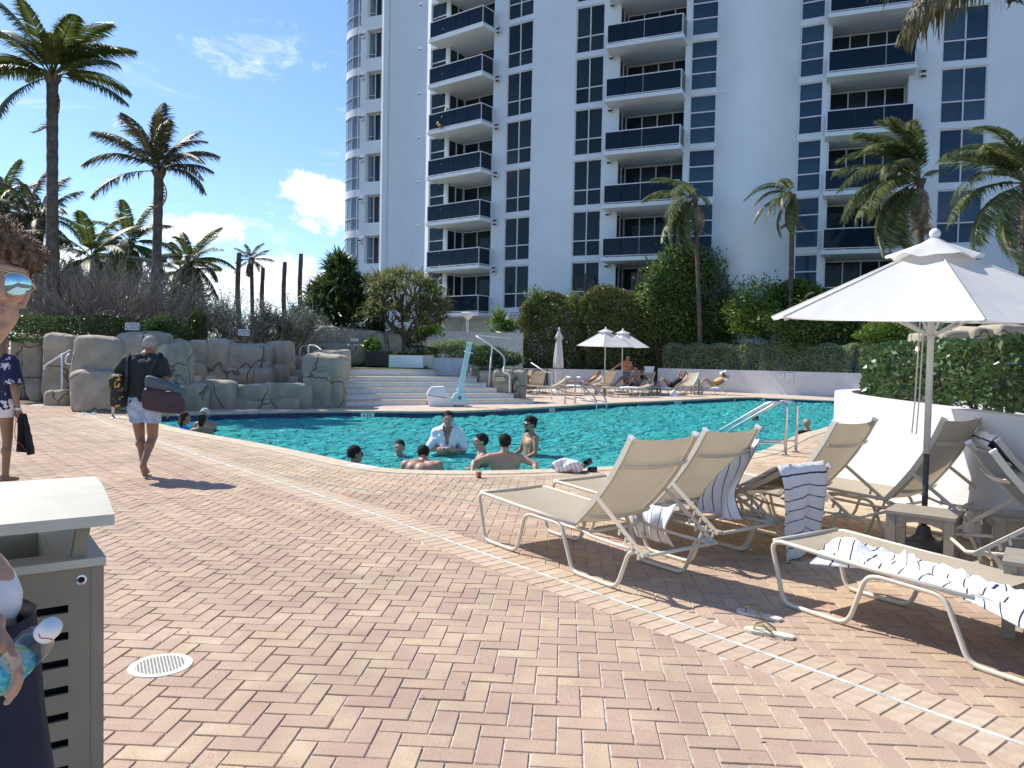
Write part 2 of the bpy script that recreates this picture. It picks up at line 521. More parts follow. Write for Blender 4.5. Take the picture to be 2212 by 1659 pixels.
MT['leaf_m'] = mat('leaf_mid_green', (.075, .135, .035), .38, var=.2, scale=2, attr='rnd', col2=(.20, .30, .075), trans=.45, spec=.6)
MT['leaf_b'] = mat('leaf_bright', (0.075, 0.15, 0.022), .42, var=.2, scale=2, attr='rnd', col2=(0.21, 0.32, 0.05), trans=0.42, spec=.45)
MT['leaf_h'] = mat('leaf_hedge', (0.055, 0.105, 0.03), .33, var=.15, scale=3, attr='rnd', col2=(0.12, 0.19, 0.06), trans=0.25, spec=.6)
MT['leaf_g'] = mat('leaf_grey', (.20, .27, .13), .6, var=.2, scale=2, attr='rnd', col2=(.37, .45, .26), trans=.42)
MT['leaf_s'] = mat('leaf_silver', (0.09, 0.12, 0.085), .6, var=.2, scale=2, attr='rnd', col2=(0.2, 0.25, 0.19), trans=0.35)
MT['leaf_o'] = mat('leaf_olive', (.10, .12, .04), .5, var=.2, scale=2, attr='rnd', col2=(.26, .28, .10), trans=.42)
MT['frond'] = mat('palm_frond', (0.045, 0.075, 0.022), .45, var=.3, scale=2, attr='rnd', col2=(0.16, 0.19, 0.045), trans=0.4)
MT['frond_d'] = mat('palm_frond_dry', (.050, .055, .026), .5, var=.3, scale=2, attr='rnd', col2=(.15, .135, .065), trans=.28)
MT['frond_w'] = mat('palm_frond_windblown', (.065, .125, .024), .42, var=.3, scale=2, attr='rnd', col2=(.33, .34, .17), trans=.42, spec=.6)
MT['dry'] = mat('dead_frond', (.20, .155, .10), .8, var=.3, scale=3, attr='rnd', col2=(.34, .28, .20), trans=.12)
MT['trunk'] = mat('palm_trunk', (.115, .095, .075), .9, var=.35, scale=6, bump=.9, bscale=14)
MT['bark'] = mat('bark', (.10, .082, .066), .9, var=.3, scale=8, bump=.7, bscale=30)
MT['twig'] = mat('grey_twig', (.25, .215, .185), .9, var=.25, scale=4)
MT['grass'] = mat('lawn', (.05, .10, .02), .9, var=.3, scale=12, attr='rnd', col2=(.09, .17, .035))
def water_mat():
    m = bpy.data.materials.new('pool_water')
    m.use_nodes = True
    t = m.node_tree; t.nodes.clear()
    out = N(t, 'ShaderNodeOutputMaterial')
    g = N(t, 'ShaderNodeNewGeometry')
    mp = N(t, 'ShaderNodeMapping'); mp.inputs['Scale'].default_value = (1, 1.25, 1)
    t.links.new(g.outputs['Position'], mp.inputs['Vector'])
    n1 = N(t, 'ShaderNodeTexNoise'); n1.inputs['Scale'].default_value = 2.6; n1.inputs['Detail'].default_value = 3; n1.inputs['Distortion'].default_value = 1.2
    t.links.new(mp.outputs[0], n1.inputs['Vector'])
    bp = N(t, 'ShaderNodeBump'); bp.inputs['Strength'].default_value = 1.0; bp.inputs['Distance'].default_value = .50
    t.links.new(n1.outputs[0], bp.inputs['Height'])
    fr = N(t, 'ShaderNodeFresnel'); fr.inputs['IOR'].default_value = 1.33
    t.links.new(bp.outputs[0], fr.inputs['Normal'])
    gl = N(t, 'ShaderNodeBsdfGlossy'); gl.inputs['Roughness'].default_value = .04
    t.links.new(bp.outputs[0], gl.inputs['Normal'])
    rf = N(t, 'ShaderNodeBsdfTransparent')
    rf.inputs['Color'].default_value = (.55, .97, .98, 1)
    df = N(t, 'ShaderNodeBsdfDiffuse'); df.inputs['Color'].default_value = (.09, .63, .61, 1)
    t.links.new(bp.outputs[0], df.inputs['Normal'])
    body = N(t, 'ShaderNodeMixShader'); body.inputs[0].default_value = .55       # scattering inside the water against what shows through it
    t.links.new(rf.outputs[0], body.inputs[1]); t.links.new(df.outputs[0], body.inputs[2])
    mx = N(t, 'ShaderNodeMixShader')
    t.links.new(fr.outputs[0], mx.inputs[0]); t.links.new(body.outputs[0], mx.inputs[1]); t.links.new(gl.outputs[0], mx.inputs[2])
    t.links.new(mx.outputs[0], out.inputs[0])
    return m
MT['water'] = water_mat()
def sling_mat(name, col, col2):
    m = mat(name, col, .7, var=.05, scale=5, trans=.22)
    t = m.node_tree; b = t.nodes['Principled BSDF']
    c = N(t, 'ShaderNodeTexCoord')
    w1 = N(t, 'ShaderNodeTexWave'); w1.bands_direction = 'X'; w1.inputs['Scale'].default_value = 42; w1.inputs['Distortion'].default_value = .5
    w2 = N(t, 'ShaderNodeTexWave'); w2.bands_direction = 'Y'; w2.inputs['Scale'].default_value = 42; w2.inputs['Distortion'].default_value = .5
    for w in (w1, w2): t.links.new(c.outputs['Object'], w.inputs['Vector'])
    ml = N(t, 'ShaderNodeMath', operation='MULTIPLY'); t.links.new(w1.outputs['Fac'], ml.inputs[0]); t.links.new(w2.outputs['Fac'], ml.inputs[1])
    mx = N(t, 'ShaderNodeMix', data_type='RGBA'); mx.inputs['A'].default_value = (*col2, 1); mx.inputs['B'].default_value = (*col, 1)
    t.links.new(ml.outputs[0], mx.inputs['Factor'])
    mul = t.nodes[m['mul']]
    t.links.new(mx.outputs['Result'], mul.inputs['A'])
    return m
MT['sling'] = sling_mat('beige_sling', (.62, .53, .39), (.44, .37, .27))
MT['sling_shade'] = sling_mat('shaded_sling', (.30, .31, .30), (.20, .21, .21))  # beige sling greyed: the umbrella's shade is put into its colour
def stripe_mat(name, axis='X', scale=1.0):
    m = mat(name, (.80, .80, .82), .9, var=.04, scale=12, bump=.6, bscale=90)
    t = m.node_tree
    c = N(t, 'ShaderNodeUVMap')
    sp = N(t, 'ShaderNodeSeparateXYZ'); t.links.new(c.outputs[0], sp.inputs[0])
    fr = N(t, 'ShaderNodeMath', operation='FRACT')
    ms = N(t, 'ShaderNodeMath', operation='MULTIPLY'); ms.inputs[1].default_value = 9.0 * scale
    t.links.new(sp.outputs[0], ms.inputs[0]); t.links.new(ms.outputs[0], fr.inputs[0])
    lt = N(t, 'ShaderNodeMath', operation='LESS_THAN'); lt.inputs[1].default_value = .10
    t.links.new(fr.outputs[0], lt.inputs[0])
    mx = N(t, 'ShaderNodeMix', data_type='RGBA'); mx.inputs['A'].default_value = (.80, .80, .82, 1); mx.inputs['B'].default_value = (.03, .035, .09, 1)
    t.links.new(lt.outputs[0], mx.inputs['Factor'])
    t.links.new(mx.outputs['Result'], t.nodes[m['mul']].inputs['A'])
    return m
MT['towel'] = stripe_mat('striped_towel')
MT['towel_w'] = mat('white_towel', (.80, .80, .84), .95, var=.03, scale=10, bump=.5, bscale=70)
# ================================================================ polylines
def smooth_line(P, n=6):
    P = [np.array(p, float) for p in P]
    out = []
    for i in range(len(P) - 1):
        p0, p1, p2, p3 = P[max(i - 1, 0)], P[i], P[i + 1], P[min(i + 2, len(P) - 1)]
        for k in range(n):
            t = k / n
            out.append(0.5 * ((2 * p1) + (-p0 + p2) * t + (2 * p0 - 5 * p1 + 4 * p2 - p3) * t * t + (-p0 + 3 * p1 - 3 * p2 + p3) * t ** 3))
    out.append(P[-1])
    return np.array(out)
def offset_line(P, d):
    P = np.asarray(P); T = np.gradient(P, axis=0)
    T /= np.linalg.norm(T, axis=1)[:, None]
    return P + np.stack([-T[:, 1], T[:, 0]], 1) * d          # left of travel for d > 0
def line_dist(Q, P):
    """signed distance of points Q from polyline P (left positive), with the unit gradient"""
    A = P[:-1]; B = P[1:]; D = B - A; L2 = (D ** 2).sum(1)
    best = np.full(len(Q), 1e9); sd = np.zeros(len(Q)); gr = np.zeros((len(Q), 2))
    for a, d, l2 in zip(A, D, L2):
        t = np.clip(((Q - a) @ d) / l2, 0, 1)
        v = Q - (a + t[:, None] * d)
        r = np.hypot(v[:, 0], v[:, 1])
        nrm = np.array([-d[1], d[0]]) / math.sqrt(l2)
        s = np.where((Q - a) @ nrm >= 0, 1.0, -1.0)
        k = r < best - 1e-9
        best[k] = r[k]; sd[k] = (r * s)[k]; gr[k] = nrm
    return sd, gr

NEAR = smooth_line([(-8.6, 17.4), (-7.4, 15.95), (-6.0, 14.4), (-4.1, 12.6), (-2.75, 11.2), (-2.1, 10.5), (-1.45, 10.03), (-.46, 10.04), (.55, 10.33), (1.36, 10.68),
                    (2.6, 11.34), (4.0, 12.6), (5.11, 14.45), (6.21, 16.33), (7.78, 18.6), (10.5, 23.2), (14.6, 31.3)])
FAR = smooth_line([(-9.0, 17.9), (-8.2, 18.5), (-5.5, 20.3), (-3.9, 20.75), (-2.24, 21.1), (-.83, 21.95), (1.26, 24.2), (3.4, 26.8), (6.47, 29.9), (9.7, 33.2)], 5)
FAR2 = np.array([(9.7, 33.2), (10.95, 33.74), (13.62, 32.13), (14.6, 31.3)])
POOL = np.concatenate([NEAR, FAR2[::-1][1:], FAR[::-1][1:]])
WLINE = smooth_line([(-11.0, 19.5), (-8.6, 16.1), (-5.99, 12.87), (-4.06, 10.52), (-2.67, 8.87), (-1.52, 7.49), (-.41, 6.08), (.27, 5.22), (.80, 4.55), (1.12, 4.14),
                     (1.41, 3.79), (1.72, 3.40), (2.05, 2.99), (2.6, 2.3), (3.1, 1.6)])
JOINT = smooth_line([(-9.5, 15.2), (-6.6, 13.1), (-4.3, 10.9), (-2.6, 9.2), (-1.85, 8.62), (-1.14, 8.33), (-.31, 7.91), (.41, 7.42), (1.1, 6.7)])

def in_poly(Q, P):
    x, y = Q[:, 0], Q[:, 1]
    ins = np.zeros(len(Q), bool)
    j = len(P) - 1
    for i in range(len(P)):
        xi, yi = P[i]; xj, yj = P[j]
        c = ((yi > y) != (yj > y)) & (x < (xj - xi) * (y - yi) / (yj - yi + 1e-12) + xi)
        ins ^= c
        j = i
    return ins

# ================================================================ ground, deck base, pool
def holed_sheet(name, outer, hole, z, m):
    a = [Vector((*p, z)) for p in outer]; b = [Vector((*p, z)) for p in hole]
    tris = tessellate_polygon([a, b])
    me = bpy.data.meshes.new(name)
    me.from_pydata([tuple(v) for v in a + b], [], [tuple(t) for t in tris])
    me.materials.append(m); me.update()
    bm = bmesh.new(); bm.from_mesh(me)
    for f in bm.faces:
        if f.normal.z < 0: f.normal_flip()
    bm.to_mesh(me); bm.free()
    return link(name, me)
ring = [(-3000, -200), (3000, -200), (3000, 4000), (-3000, 4000)]
big_hole = [(-13, -1.5), (9.5, -1.5), (14.5, 20), (22, 36), (6, 44), (-2, 30), (-9, 24), (-13, 22)]
g = holed_sheet('ground', ring, big_hole, -.05, MT['soil']); tag(g, kind='structure')
cop_out = offset_line(np.concatenate([POOL, POOL[:1]]), -.06)[:-1]
base = holed_sheet('deck_base', big_hole, [tuple(p) for p in cop_out], -.013, MT['sand']); tag(base, kind='structure')
base.location.z = .006

deck = bpy.data.objects.new('pool_deck', None); COL.objects.link(deck); tag(deck, kind='structure')

# herringbone of 0.1016 m unit, axes measured from the photograph
UNIT, TH, OX, OY = .1016, -.066, -.637, 4.131
cu, su = math.cos(TH), math.sin(TH)
def cell(i, j):
    return np.array([OX + UNIT * (i * cu - j * su), OY + UNIT * (i * su + j * cu)])
cand = []
R_I, R_J = range(-150, 120), range(-45, 190)
for i in R_I:
    for j in R_J:
        k = (i + j) % 4
        if k == 0: cand.append((i, j, 2, 1, 0))            # lies along i : cells (i,j) (i+1,j), its top left corner at j+1
        elif k == 3: cand.append((i, j, 1, 2, 1))          # stands along j, two cells down from line j
cand = np.array(cand)
ctr = np.stack([cand[:, 0] + cand[:, 2] / 2, cand[:, 1] - cand[:, 3] / 2], 1)
WX = OX + UNIT * (ctr[:, 0] * cu - ctr[:, 1] * su)
WY = OY + UNIT * (ctr[:, 0] * su + ctr[:, 1] * cu)
view = (WY > 1.2) & (WY < 21) & (np.abs(WX) < .72 * WY + .5)
cand, WX, WY = cand[view], WX[view], WY[view]
Q = np.stack([WX, WY], 1)
dn, gn = line_dist(Q, NEAR)            # left of NEAR is the pool
dw, gw = line_dist(Q, WLINE)
dj, gj = line_dist(Q, JOINT)
EDGE, BAND = .30 + .205, .207
outp = -dn - EDGE
keep = (outp > -.13) & ~in_poly(Q, POOL)
# beyond the left end of the pool the paving stops at the rocks
keep &= ~((WX < -7.0) & (WY > 20.5))
def clip(poly, c, n, off):
    out = []
    for a, b in zip(poly, poly[1:] + poly[:1]):
        da = (a - c) @ n - off; db = (b - c) @ n - off
        if da >= 0: out.append(a)
        if (da >= 0) != (db >= 0): out.append(a + (b - a) * (da / (da - db)))
    return out
G = .0034                                # half a joint
hx, hy = UNIT - G, UNIT / 2 - G
def brick_verts(poly, zt, tilt=(0, 0)):
    c = sum(poly) / len(poly)
    V = []
    for s, z in ((.0035, 0), (0, -.003), (0, -.03)):
        for p in poly:
            d = c - p; L = np.linalg.norm(d) + 1e-9
            q = p + d / L * min(s * 1.4, L * .3)
            V.append((q[0], q[1], zt + z + (q[0] - c[0]) * tilt[0] + (q[1] - c[1]) * tilt[1]))
    n = len(poly)
    F = [tuple(range(n))]
    for r in (0, 1):
        F += [(r * n + i, (r + 1) * n + i, (r + 1) * n + (i + 1) % n, r * n + (i + 1) % n) for i in range(n)]
    return V, F
def ccw(poly):
    a = sum(p[0] * q[1] - q[0] * p[1] for p, q in zip(poly, poly[1:] + poly[:1]))
    return poly if a > 0 else poly[::-1]
V0, F0 = brick_verts([np.array(p) for p in ((-hx, -hy), (hx, -hy), (hx, hy), (-hx, hy))], 0)
brick_me = bpy.data.meshes.new('brick'); brick_me.from_pydata(V0, [], F0); brick_me.materials.append(MT['brick']); brick_me.update()
whole = []; field = MB(); field2 = MB()
order = np.argsort(WY)
singles = 0
for k in order:
    if not keep[k]: continue
    c = Q[k]
    ori = cand[k][4]
    ax = np.array([cu, su]) if ori == 0 else np.array([-su, cu]); ay = np.array([-ax[1], ax[0]])
    poly = [c + ax * sx * hx + ay * sy * hy for sx, sy in ((-1, -1), (1, -1), (1, 1), (-1, 1))]
    cut = False
    if abs(outp[k]) < .14:
        poly = clip(poly, c, -gn[k], -outp[k]); cut = True
    if abs(abs(dw[k]) - BAND) < .14 and poly:
        s = 1.0 if dw[k] > 0 else -1.0
        poly = clip(poly, c, gw[k] * s, BAND - abs(dw[k])); cut = True
    elif abs(dw[k]) < BAND: continue
    if outp[k] < -.14: continue
    if len(poly) < 3: continue
    area = abs(sum(p[0] * q[1] - q[0] * p[1] for p, q in zip(poly, poly[1:] + poly[:1]))) / 2
    if area < .0012: continue
    pr = proj((c[0], c[1], 0))
    seen = pr and -30 < pr[0] < 2242 and pr[1] < 1690
    zt = random.gauss(0, .0009)
    tl = (random.gauss(0, .006), random.gauss(0, .006))
    pool_side = dj[k] > 0 and dw[k] > 0 or (outp[k] < 1.25)
    if not cut and seen and singles < 300 and c[1] < 6:
        o = link('brick', brick_me, deck, (c[0], c[1], zt), (tl[1], -tl[0], TH + (PI / 2 if ori else 0)))
        singles += 1
        continue
    f = field
    V, F = brick_verts(ccw(poly), zt, tl)
    f.rv = random.random() * .92 if not pool_side else .62 + .5 * random.random()
    f.add(V, F)
field.build('brick_field', MT['brick_j'], deck, attr=True)['kind'] = 'stuff'

# soldier courses either side of the painted line, and along the coping
def border(P, lo, hi, step, z, name, limit, ymin=0, ymax=99):
    seg = np.hypot(*np.diff(P, axis=0).T); S_ = np.concatenate([[0], np.cumsum(seg)])
    n = int(S_[-1] / step)
    T = np.gradient(P, axis=0); T /= np.linalg.norm(T, axis=1)[:, None]
    def at_s(s):
        return np.array([np.interp(s, S_, P[:, 0]), np.interp(s, S_, P[:, 1])]), np.array([np.interp(s, S_, T[:, 0]), np.interp(s, S_, T[:, 1])])
    items = []
    for k in range(n):
        a, ta = at_s(k * step + .0034); b, tb = at_s((k + 1) * step - .0034)
        na, nb = np.array([-ta[1], ta[0]]), np.array([-tb[1], tb[0]])
        poly = [a + na * lo, b + nb * lo, b + nb * hi, a + na * hi]
        m = sum(poly) / 4
        if not (ymin < m[1] < ymax): continue
        pr = proj((m[0], m[1], 0))
        ok = pr and -20 < pr[0] < 2232 and pr[1] < 1680
        items.append((m[1], ok, poly))
    items.sort(key=lambda t: t[0])
    rest = MB(); cnt = 0
    for _, ok, poly in items:
        zt = z + random.gauss(0, .0008)
        c = sum(poly) / 4
        if ok and cnt < limit:
            V, F = brick_verts(ccw([p - c for p in poly]), 0)
            me = bpy.data.meshes.new(name); me.from_pydata(V, [], F); me.materials.append(MT['border_o']); me.update()
            link(name, me, deck, (c[0], c[1], zt)); cnt += 1
        else:
            V, F = brick_verts(ccw(poly), zt); rest.rv = random.random(); rest.add(V, F)
    if rest.f:
        rest.build(name + '_row', MT['border'], deck, attr=True)['kind'] = 'stuff'
border(WLINE, .0035, .203, .1045, .0005, 'border_brick', 120, ymax=19)
border(WLINE, -.203, -.0035, .1045, .0005, 'border_brick', 120, ymax=19)
border(NEAR, -.503, -.305, .104, .0005, 'edge_brick', 150, ymax=17)

def strip(name, P, w, z0, z1, m, parent=None, uneven=0):
    A = offset_line(P, w / 2); B = offset_line(P, -w / 2)
    mb = MB()
    n = len(P)
    vs = []
    for a, b in zip(A, B):
        u = random.uniform(-uneven, uneven)
        vs += [(a[0] + u, a[1], z1), (b[0] - u, b[1], z1), (a[0] + u, a[1], z0), (b[0] - u, b[1], z0)]
    fs = []
    for i in range(n - 1):
        p, q = 4 * i, 4 * i + 4
        fs += [(p, p + 1, q + 1, q), (p, q, q + 2, p + 2), (p + 1, p + 3, q + 3, q + 1)]
    mb.add(vs, fs)
    return mb.build(name, m, parent)
fine = smooth_line([tuple(p) for p in WLINE[::2]], 12)
strip('painted_line', fine, .026, -.004, .0046, MT['line'], deck, uneven=.0018)
strip('expansion_joint', JOINT, .022, -.01, .003, MT['joint'], deck)

# coping round the pool: rounded stone edge in lengths
def coping(P, w, side, name, L=1.5):
    seg = np.hypot(*np.diff(P, axis=0).T); S_ = np.concatenate([[0], np.cumsum(seg)])
    n = max(1, int(round(S_[-1] / L)))
    T = np.gradient(P, axis=0); T /= np.linalg.norm(T, axis=1)[:, None]
    prof = [(-.035, -.055), (-.045, -.03), (-.035, -.004), (-.012, .009), (.03, .012), (w - .01, .012), (w, .006), (w, -.04)]
    for k in range(n):
        ss = np.linspace(S_[-1] * k / n + (.003 if k else 0), S_[-1] * (k + 1) / n - .003, 7)
        rows = []
        for s in ss:
            p = np.array([np.interp(s, S_, P[:, 0]), np.interp(s, S_, P[:, 1])]); t = np.array([np.interp(s, S_, T[:, 0]), np.interp(s, S_, T[:, 1])])
            nn = np.array([-t[1], t[0]]) * side; nn /= np.linalg.norm(nn)
            rows.append([(p[0] + nn[0] * a, p[1] + nn[1] * a, z) for a, z in prof])
        mb = MB(); mb.grid(rows if side < 0 else rows[::-1])
        mb.f.append(tuple(range(len(prof)))); mb.m.append(0); mb.r.append(0)
        mb.f.append(tuple(range(len(mb.v) - 1, len(mb.v) - 1 - len(prof), -1))); mb.m.append(0); mb.r.append(0)
        mb.build(name, MT['coping'], pool, smooth=False)
pool = bpy.data.objects.new('pool', None); COL.objects.link(pool); tag(pool, kind='structure')
coping(NEAR, .30, -1, 'coping_stone')
coping(FAR, .34, 1, 'coping_stone')
coping(FAR2, .34, 1, 'coping_stone')
WZ = -.17
wl = MB()
for a, b in zip(POOL, np.roll(POOL, -1, axis=0)):
    wl.add([(a[0], a[1], -.02), (b[0], b[1], -.02), (b[0], b[1], -1.5), (a[0], a[1], -1.5)], [(0, 1, 2, 3)])
wl.build('pool_wall', MT['plaster'], pool)
bt = tessellate_polygon([[Vector((*p, -1.45)) for p in POOL]])
me = bpy.data.meshes.new('pool_floor'); me.from_pydata([(p[0], p[1], -1.45) for p in POOL], [], [tuple(t) for t in bt]); me.materials.append(MT['plaster'])
link('pool_floor', me, pool)
# waterline tiles on the far side
tile_me = MB().box((0, 0, 0), (.0865, .006, .076)).mesh('waterline_tile', MT['tile'])
def tiles(P):
    seg = np.hypot(*np.diff(P, axis=0).T); S_ = np.concatenate([[0], np.cumsum(seg)])
    for k in range(int(S_[-1] / .178)):
        s = (k + .5) * .178
        x, y = np.interp(s, S_, P[:, 0]), np.interp(s, S_, P[:, 1])
        x2, y2 = np.interp(s + .05, S_, P[:, 0]), np.interp(s + .05, S_, P[:, 1])
        a = math.atan2(y2 - y, x2 - x)
        nx, ny = math.sin(a), -math.cos(a)
        link('waterline_tile', tile_me, pool, (x + nx * .012, y + ny * .012, -.135), (0, 0, a))
tiles(FAR); tiles(FAR2[:3])
# water: real waves
xs = np.arange(-9.4, 15.2, .055); ys = np.arange(9.6, 34.4, .055)
X, Y = np.meshgrid(xs, ys)
def waves(X, Y):
    Z = np.zeros_like(X); r = np.random.default_rng(3)
    for k in range(34):
        lam = 10 ** r.uniform(-.78, .10); th = r.normal(.9, .8); ph = r.uniform(0, 6.28)
        a = .0100 * lam ** .95
        Z += a * np.sin(2 * PI / lam * (X * math.cos(th) + Y * math.sin(th)) + ph + .8 * np.sin(X * .9 + Y * .6 + k))
    return Z
Zw = WZ + waves(X, Y) * (0.75 + .5 * np.sin(X * .55 + 1) * np.sin(Y * .43))
idx = np.arange(X.size).reshape(X.shape)
cxy = np.stack([(X[:-1, :-1] + .0275).ravel(), (Y[:-1, :-1] + .0275).ravel()], 1)
big = offset_line(np.concatenate([POOL, POOL[:1]]), -.10)[:-1]
ins = in_poly(cxy, big)
F = np.stack([idx[:-1, :-1].ravel(), idx[:-1, 1:].ravel(), idx[1:, 1:].ravel(), idx[1:, :-1].ravel()], 1)[ins]
used = np.unique(F); rem = np.full(X.size, -1); rem[used] = np.arange(len(used))
wat = link('water', np_mesh('water', np.stack([X.ravel(), Y.ravel(), Zw.ravel()], 1)[used], rem[F], MT['water'], smooth=True)); tag(wat, kind='structure')

# lettering helper
def text_mesh(name, body, size, m, depth=.0, align='CENTER', sx=1.0):
    cu_ = bpy.data.curves.new(name, 'FONT'); cu_.body = body; cu_.size = size; cu_.align_x = align; cu_.align_y = 'CENTER'; cu_.extrude = depth
    cu_.space_line = .9
    o = bpy.data.objects.new(name, cu_); COL.objects.link(o)
    dg = bpy.context.evaluated_depsgraph_get()
    me = bpy.data.meshes.new_from_object(o.evaluated_get(dg))
    bpy.data.objects.remove(o); bpy.data.curves.remove(cu_)
    me.name = name; me.materials.clear(); me.materials.append(m)
    if sx != 1: me.transform(Matrix.Scale(sx, 4, (1, 0, 0)))
    return me
def depth_sign(px, body, P, label, w=.36, sz=.13):
    # plaque let into the tile line at the point of P seen under px
    best = min(range(len(P) - 1), key=lambda i: abs((proj((P[i][0], P[i][1], -.1)) or (9e9, 0))[0] - px))
    p, q = P[best], P[best + 1]
    a = math.atan2(q[1] - p[1], q[0] - p[0])
    nx, ny = math.sin(a), -math.cos(a)
    o = MB().box((0, 0, 0), (w / 2, .006, .079)).build('depth_marker', MT['signw'], None, loc=(p[0] + nx * .024, p[1] + ny * .024, -.135), rot=(0, 0, a))
    tag(o, label, 'depth marker', 'depth markers on the waterline')
    link('lettering', text_mesh('lettering', body, sz, MT['black'], .002), o, (0, -.0085, .01), (PI / 2, 0, 0))
depth_sign(797, '4 FT', FAR, 'white depth plaque reading 4 FT below the pool lift steps')
depth_sign(1203, '5 FT', FAR, 'white depth plaque reading 5 FT just left of the far ladder', .30)
depth_sign(1463, '4 FT 8 IN', FAR, 'wide white depth plaque below the knees-up sunbather in black', .52, .11)
depth_sign(1655, '5 FT', FAR2, 'small white depth plaque by the far corner of the pool', .40, .1)
stn = MB().box((0, 0, 0), (.24, .09, .002)).build('deck_stencil', MT['signw'], None, loc=(-1.98, 10.22, .0145), rot=(0, 0, math.radians(-36)))
tag(stn, 'faded upside-down depth stencil painted on the near coping', 'depth marker')
link('lettering', text_mesh('lettering', '5 FT', .15, mat('faded_ink', (.35, .36, .37), .8)), stn, (0, 0, .0035), (0, 0, PI))

# far deck beyond the pool: brick paving too far off to tell the bricks apart
fd = mat('far_paving', (.56, .41, .33), .9, var=.1, scale=3, spec=.2)
t = fd.node_tree
bt_ = N(t, 'ShaderNodeTexBrick'); bt_.inputs['Scale'].default_value = 2.4; bt_.inputs['Color1'].default_value = (.53, .39, .31, 1); bt_.inputs['Color2'].default_value = (.62, .50, .41, 1)
bt_.inputs['Mortar'].default_value = (.40, .36, .31, 1); bt_.inputs['Mortar Size'].default_value = .012
gg = N(t, 'ShaderNodeNewGeometry'); t.links.new(gg.outputs['Position'], bt_.inputs['Vector']); t.links.new(bt_.outputs[0], t.nodes[fd['mul']].inputs['A'])
outer = offset_line(FAR, .34)
poly = [tuple(p) for p in outer] + [tuple(p) for p in offset_line(FAR2, .34)[1:3]] + [(16.2, 33.8), (10.7, 39.3), (7.8, 41.6), (3.5, 42.0), (-2, 38), (-7, 27), (-9.6, 20)]
tt = tessellate_polygon([[Vector((*p, .002)) for p in poly]])
me = bpy.data.meshes.new('far_deck'); me.from_pydata([(p[0], p[1], .002) for p in poly], [], [tuple(x) for x in tt]); me.materials.append(fd)
fdo = link('far_deck', me); tag(fdo, kind='structure')
bm = bmesh.new(); bm.from_mesh(me)
for f in bm.faces:
    if f.normal.z < 0: f.normal_flip()
bm.to_mesh(me); bm.free()

# ================================================================ apartment tower
B = empty('apartment_tower', 'tall white apartment tower with dark windows and glass balconies', 'building')
FH = 3.0; NF = 9
rows = [1.35 + FH * k for k in range(2, NF + 1)]          # window heads
TOP = 31.0
def v2(p): return np.array(p[:2], float)
wallmb = MB()
def wall_strip(p, q, z0=-.2, z1=TOP, th=.35, n=1, bulge=0.0):
    p, q = v2(p), v2(q)
    pts = []
    for k in range(n + 1):
        t = k / n
        c = p + (q - p) * t
        d = (q - p) / np.linalg.norm(q - p); nn = np.array([d[1], -d[0]])
        pts.append(c + nn * bulge * math.sin(PI * t))
    d = (q - p) / np.linalg.norm(q - p); nn = np.array([-d[1], d[0]])
    vs = [(a[0], a[1], z) for z in (z0, z1) for a in pts] + [(a[0] + nn[0] * th, a[1] + nn[1] * th, z) for z in (z0, z1) for a in pts]
    m = n + 1
    fs = []
    for k in range(n):
        fs.append((k, k + 1, m + k + 1, m + k))
        fs.append((2 * m + k, 3 * m + k, 3 * m + k + 1, 2 * m + k + 1))
        fs.append((m + k, m + k + 1, 3 * m + k + 1, 3 * m + k)); fs.append((k, 2 * m + k, 2 * m + k + 1, k + 1))
    fs.append((0, m, 3 * m, 2 * m)); fs.append((n, 2 * m + n, 3 * m + n, m + n))
    wallmb.add(vs, fs)
def window(p, q, z0, z1, cols, rws, gm, recess=.10, bw=.07, name='window'):
    """framed window between plan points p and q; rws are height shares from the top"""
    p, q = v2(p), v2(q)
    L = np.linalg.norm(q - p); d = (q - p) / L
    a = math.atan2(d[1], d[0])
    mb = MB(); y = recess
    H = z1 - z0
    mb.box((bw / 2, y, H / 2), (bw / 2, .05, H / 2)); mb.box((L - bw / 2, y, H / 2), (bw / 2, .05, H / 2))
    mb.box((L / 2, y, bw / 2), (L / 2 - bw, .05, bw / 2)); mb.box((L / 2, y, H - bw / 2), (L / 2 - bw, .05, bw / 2))
    w = (L - 2 * bw) / cols; h = H - 2 * bw
    for c in range(1, cols): mb.box((bw + w * c, y, H / 2), (.032, .045, H / 2 - bw))
    zt = H - bw; cuts = []
    for r in rws:
        zb = zt - r * h; cuts.append((zb, zt)); zt = zb
    for zb, _ in cuts[:-1]:
        mb.box((L / 2, y - .003, zb), (L / 2 - bw, .042, .032))
    wo = mb.build(name, MT['frame'], B, loc=(p[0], p[1], z0), rot=(0, 0, a))
    for zb, zt in cuts:
        for c in range(cols):
            key = (round(w, 2), round(zt - zb, 2), gm)
            me = PANES.get(key)
            if me is None:
                me = MB().box((0, 0, 0), (w / 2 - .01, .008, (zt - zb) / 2 - .01)).mesh('pane', MT[gm]); PANES[key] = me
            link('pane', me, wo, (bw + w * (c + .5), y + .02, (zt + zb) / 2), (random.gauss(0, .004), 0, random.gauss(0, .004)))
    return wo
PANES = {}
def window_column(p, q, cols, rws, gm, heads, h=2.72, frame_only=None):
    for k, zt in enumerate(heads):
        window(p, q, zt - h, zt, cols, rws, gm)
    zz = [(-.2, heads[0] - h)] + [(a, b - h) for a, b in zip(heads[:-1], heads[1:])] + [(heads[-1], TOP)]
    for a, b in zz: wall_strip(p, q, a, b)
